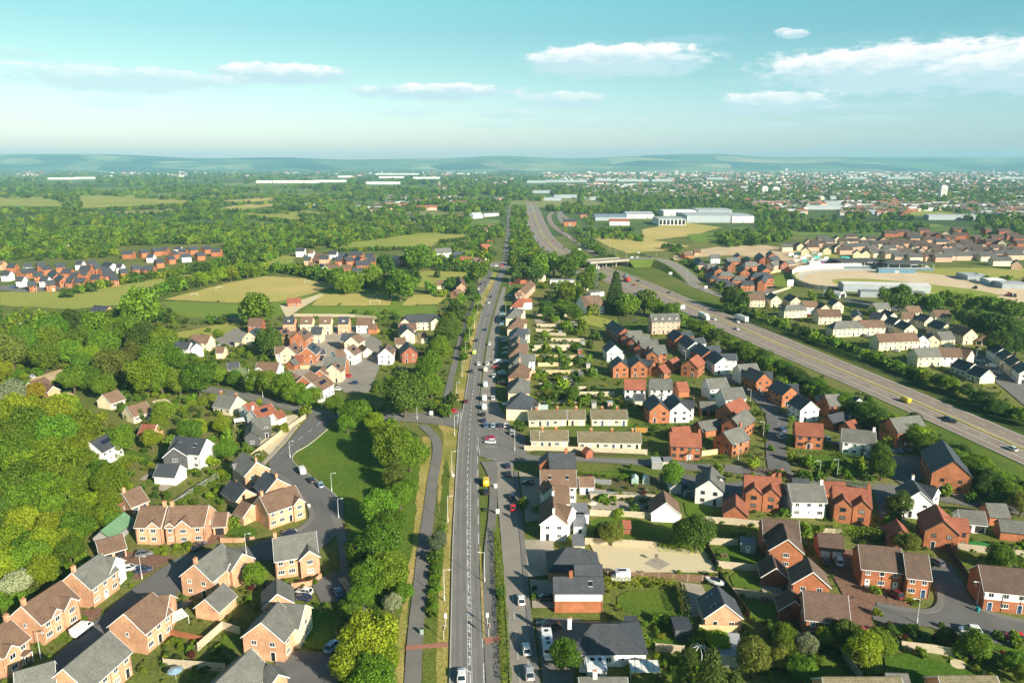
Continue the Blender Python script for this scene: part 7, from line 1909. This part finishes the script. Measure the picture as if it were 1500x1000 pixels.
# a clear dry day: pale over the horizon, turquoise above, deep towards the zenith
tl_ = ramp([(0, (1.36, 1.26, 1.5)), (.035, (1.13, 1.15, 1.22)), (.092, (.85, 1.03, .89)), (.135, (.70, 1.0, .84)), (.175, (.65, 1.17, .9)), (.24, (.55, .95, .8)), (.45, (.38, .55, .58)), (1, (.35, .45, .55))], M_('DIVIDE', el, 1.2, clamp=True))
ta_ = ramp([(0, (1.06, 1.02, .96)), (.45, (.98, 1, 1)), (1, (.76, .99, 1.12))], M_('ADD', M_('MULTIPLY', az, .7), .5, clamp=True))
tm_ = N.new('ShaderNodeMix'); tm_.data_type = 'RGBA'; tm_.blend_type = 'MULTIPLY'; tm_.inputs['Factor'].default_value = 1
Lk.new(tl_, tm_.inputs['A']); Lk.new(ta_, tm_.inputs['B']); Lk.new(tm_.outputs['Result'], tint.inputs['B'])
bg.inputs['Strength'].default_value = .075 * 1.2 * .915
cv = N.new('ShaderNodeCombineXYZ'); Lk.new(az, cv.inputs[0]); Lk.new(M_('MULTIPLY', el, 2.6), cv.inputs[1])
def noise(s, det=7, rough=.58, off=0):
    mp = N.new('ShaderNodeMapping'); mp.inputs['Location'].default_value = (off, off * .7, 0); Lk.new(cv.outputs[0], mp.inputs[0])
    n = N.new('ShaderNodeTexNoise'); n.inputs['Scale'].default_value = s; n.inputs['Detail'].default_value = det; n.inputs['Roughness'].default_value = rough; Lk.new(mp.outputs[0], n.inputs['Vector']); return n.outputs['Fac']
nb, nf = noise(34, 9, .64), noise(9, 4, .5, 3)
def dirpx(x, y):
    u, v = (x - 750) / F, (y - 500) / F; d = Vector((u, CP - SP * v, -(SP + CP * v))).normalized(); return math.atan2(d.x, d.y), math.asin(d.z)
CL = [   # clouds: centre pixel, half width, half height, density
 (905, 86, 145, 22, 1.0), (1340, 94, 210, 31, 1.0), (1480, 100, 110, 27, .9), (1140, 148, 85, 15, .85), (1166, 50, 20, 6, .8), (1148, 47, 14, 5, .7), (1230, 104, 90, 20, .5), (400, 107, 105, 15, .95), (180, 112, 160, 16, .7), (640, 133, 130, 12, .9), (820, 146, 75, 12, .7), (740, 166, 50, 7, .5), (595, 164, 55, 6, .35),
 (900, 178, 160, 6, .38), (1090, 186, 110, 6, .34), (1260, 176, 70, 6, .3), (160, 148, 40, 8, .25), (20, 76, 40, 7, .35), (1300, 156, 90, 6, .28), (720, 182, 60, 5, .28), (1010, 60, 60, 7, .2)]
tot = None; lit = None
for x, y, hw, hh, dn in CL:
    a0, e0 = dirpx(x, y); kx, ky = F / hw, F / hh
    dx = M_('MULTIPLY', M_('SUBTRACT', az, a0), kx); dy = M_('MULTIPLY', M_('SUBTRACT', el, e0), ky)
    low = M_('MULTIPLY', M_('MINIMUM', dy, 0), .75); dy2 = M_('ADD', M_('MAXIMUM', dy, 0), low)
    d = M_('SUBTRACT', 1, M_('SQRT', M_('ADD', M_('MULTIPLY', dx, dx), M_('MULTIPLY', dy2, dy2))))
    m = M_('ADD', M_('MULTIPLY', d, 1.7), M_('MULTIPLY', M_('SUBTRACT', nb, .5), 2.4))
    m = M_('ADD', m, M_('MULTIPLY', M_('SUBTRACT', nf, .5), 1.2))
    m = M_('MULTIPLY', M_('MULTIPLY', m, 1.9, clamp=True), M_('MULTIPLY', M_('MULTIPLY', M_('ADD', d, .35), 2.2, clamp=True), dn))
    tot = m if tot is None else M_('MAXIMUM', tot, m)
    l = M_('MULTIPLY', M_('ADD', M_('ADD', M_('MULTIPLY', dy, .85), .2), M_('MULTIPLY', M_('SUBTRACT', nb, .5), 1.9)), m)
    lit = l if lit is None else M_('MAXIMUM', lit, l)
cc = N.new('ShaderNodeMix'); cc.data_type = 'RGBA'; cc.inputs['A'].default_value = (4.1, 5.5, 6.0, 1); cc.inputs['B'].default_value = (8.0, 7.7, 7.5, 1); Lk.new(M_('MULTIPLY', lit, 1.3, clamp=True), cc.inputs['Factor'])
cm = N.new('ShaderNodeMix'); cm.data_type = 'RGBA'; Lk.new(M_('MULTIPLY', tot, .9, clamp=True), cm.inputs['Factor']); Lk.new(tint.outputs['Result'], cm.inputs['A']); Lk.new(cc.outputs['Result'], cm.inputs['B'])
Lk.new(cm.outputs['Result'], bg.inputs['Color'])

def haze():
    b = MB(); m = bpy.data.materials.new('haze'); m.use_nodes = True; t = m.node_tree; t.nodes.remove(t.nodes['Principled BSDF'])
    v = t.nodes.new('ShaderNodeVolumePrincipled'); v.inputs['Color'].default_value = (.40, .80, 1, 1); v.inputs['Density'].default_value = 7.5e-5; v.inputs['Anisotropy'].default_value = 0
    t.links.new(v.outputs[0], t.nodes['Material Output'].inputs['Volume'])
    b.box(-14500, 14500, -600, 14400, -1.6, 300, m); o = kind(b.build('haze'), 'stuff'); o['label'] = 'thin blue haze over the far plain'
haze()

cam = bpy.data.cameras.new('camera'); co = bpy.data.objects.new('camera', cam); COL.objects.link(co)
co.location = (0, 0, H); co.rotation_euler = (math.pi / 2 - PITCH, 0, 0); cam.sensor_width = 36; cam.lens = 36 * F / 1500; cam.clip_start = .5; cam.clip_end = 60000
S.camera = co
finish_labels()
S.render.engine = 'CYCLES'
S.cycles.use_denoising = True; S.cycles.max_bounces = 5; S.cycles.diffuse_bounces = 2; S.cycles.glossy_bounces = 2; S.cycles.transmission_bounces = 2; S.cycles.volume_bounces = 0; S.cycles.transparent_max_bounces = 4
S.cycles.use_adaptive_sampling = True; S.cycles.adaptive_threshold = .02
S.view_settings.view_transform = 'Standard'; S.view_settings.look = 'None'; S.view_settings.exposure = .9; S.view_settings.gamma = 1
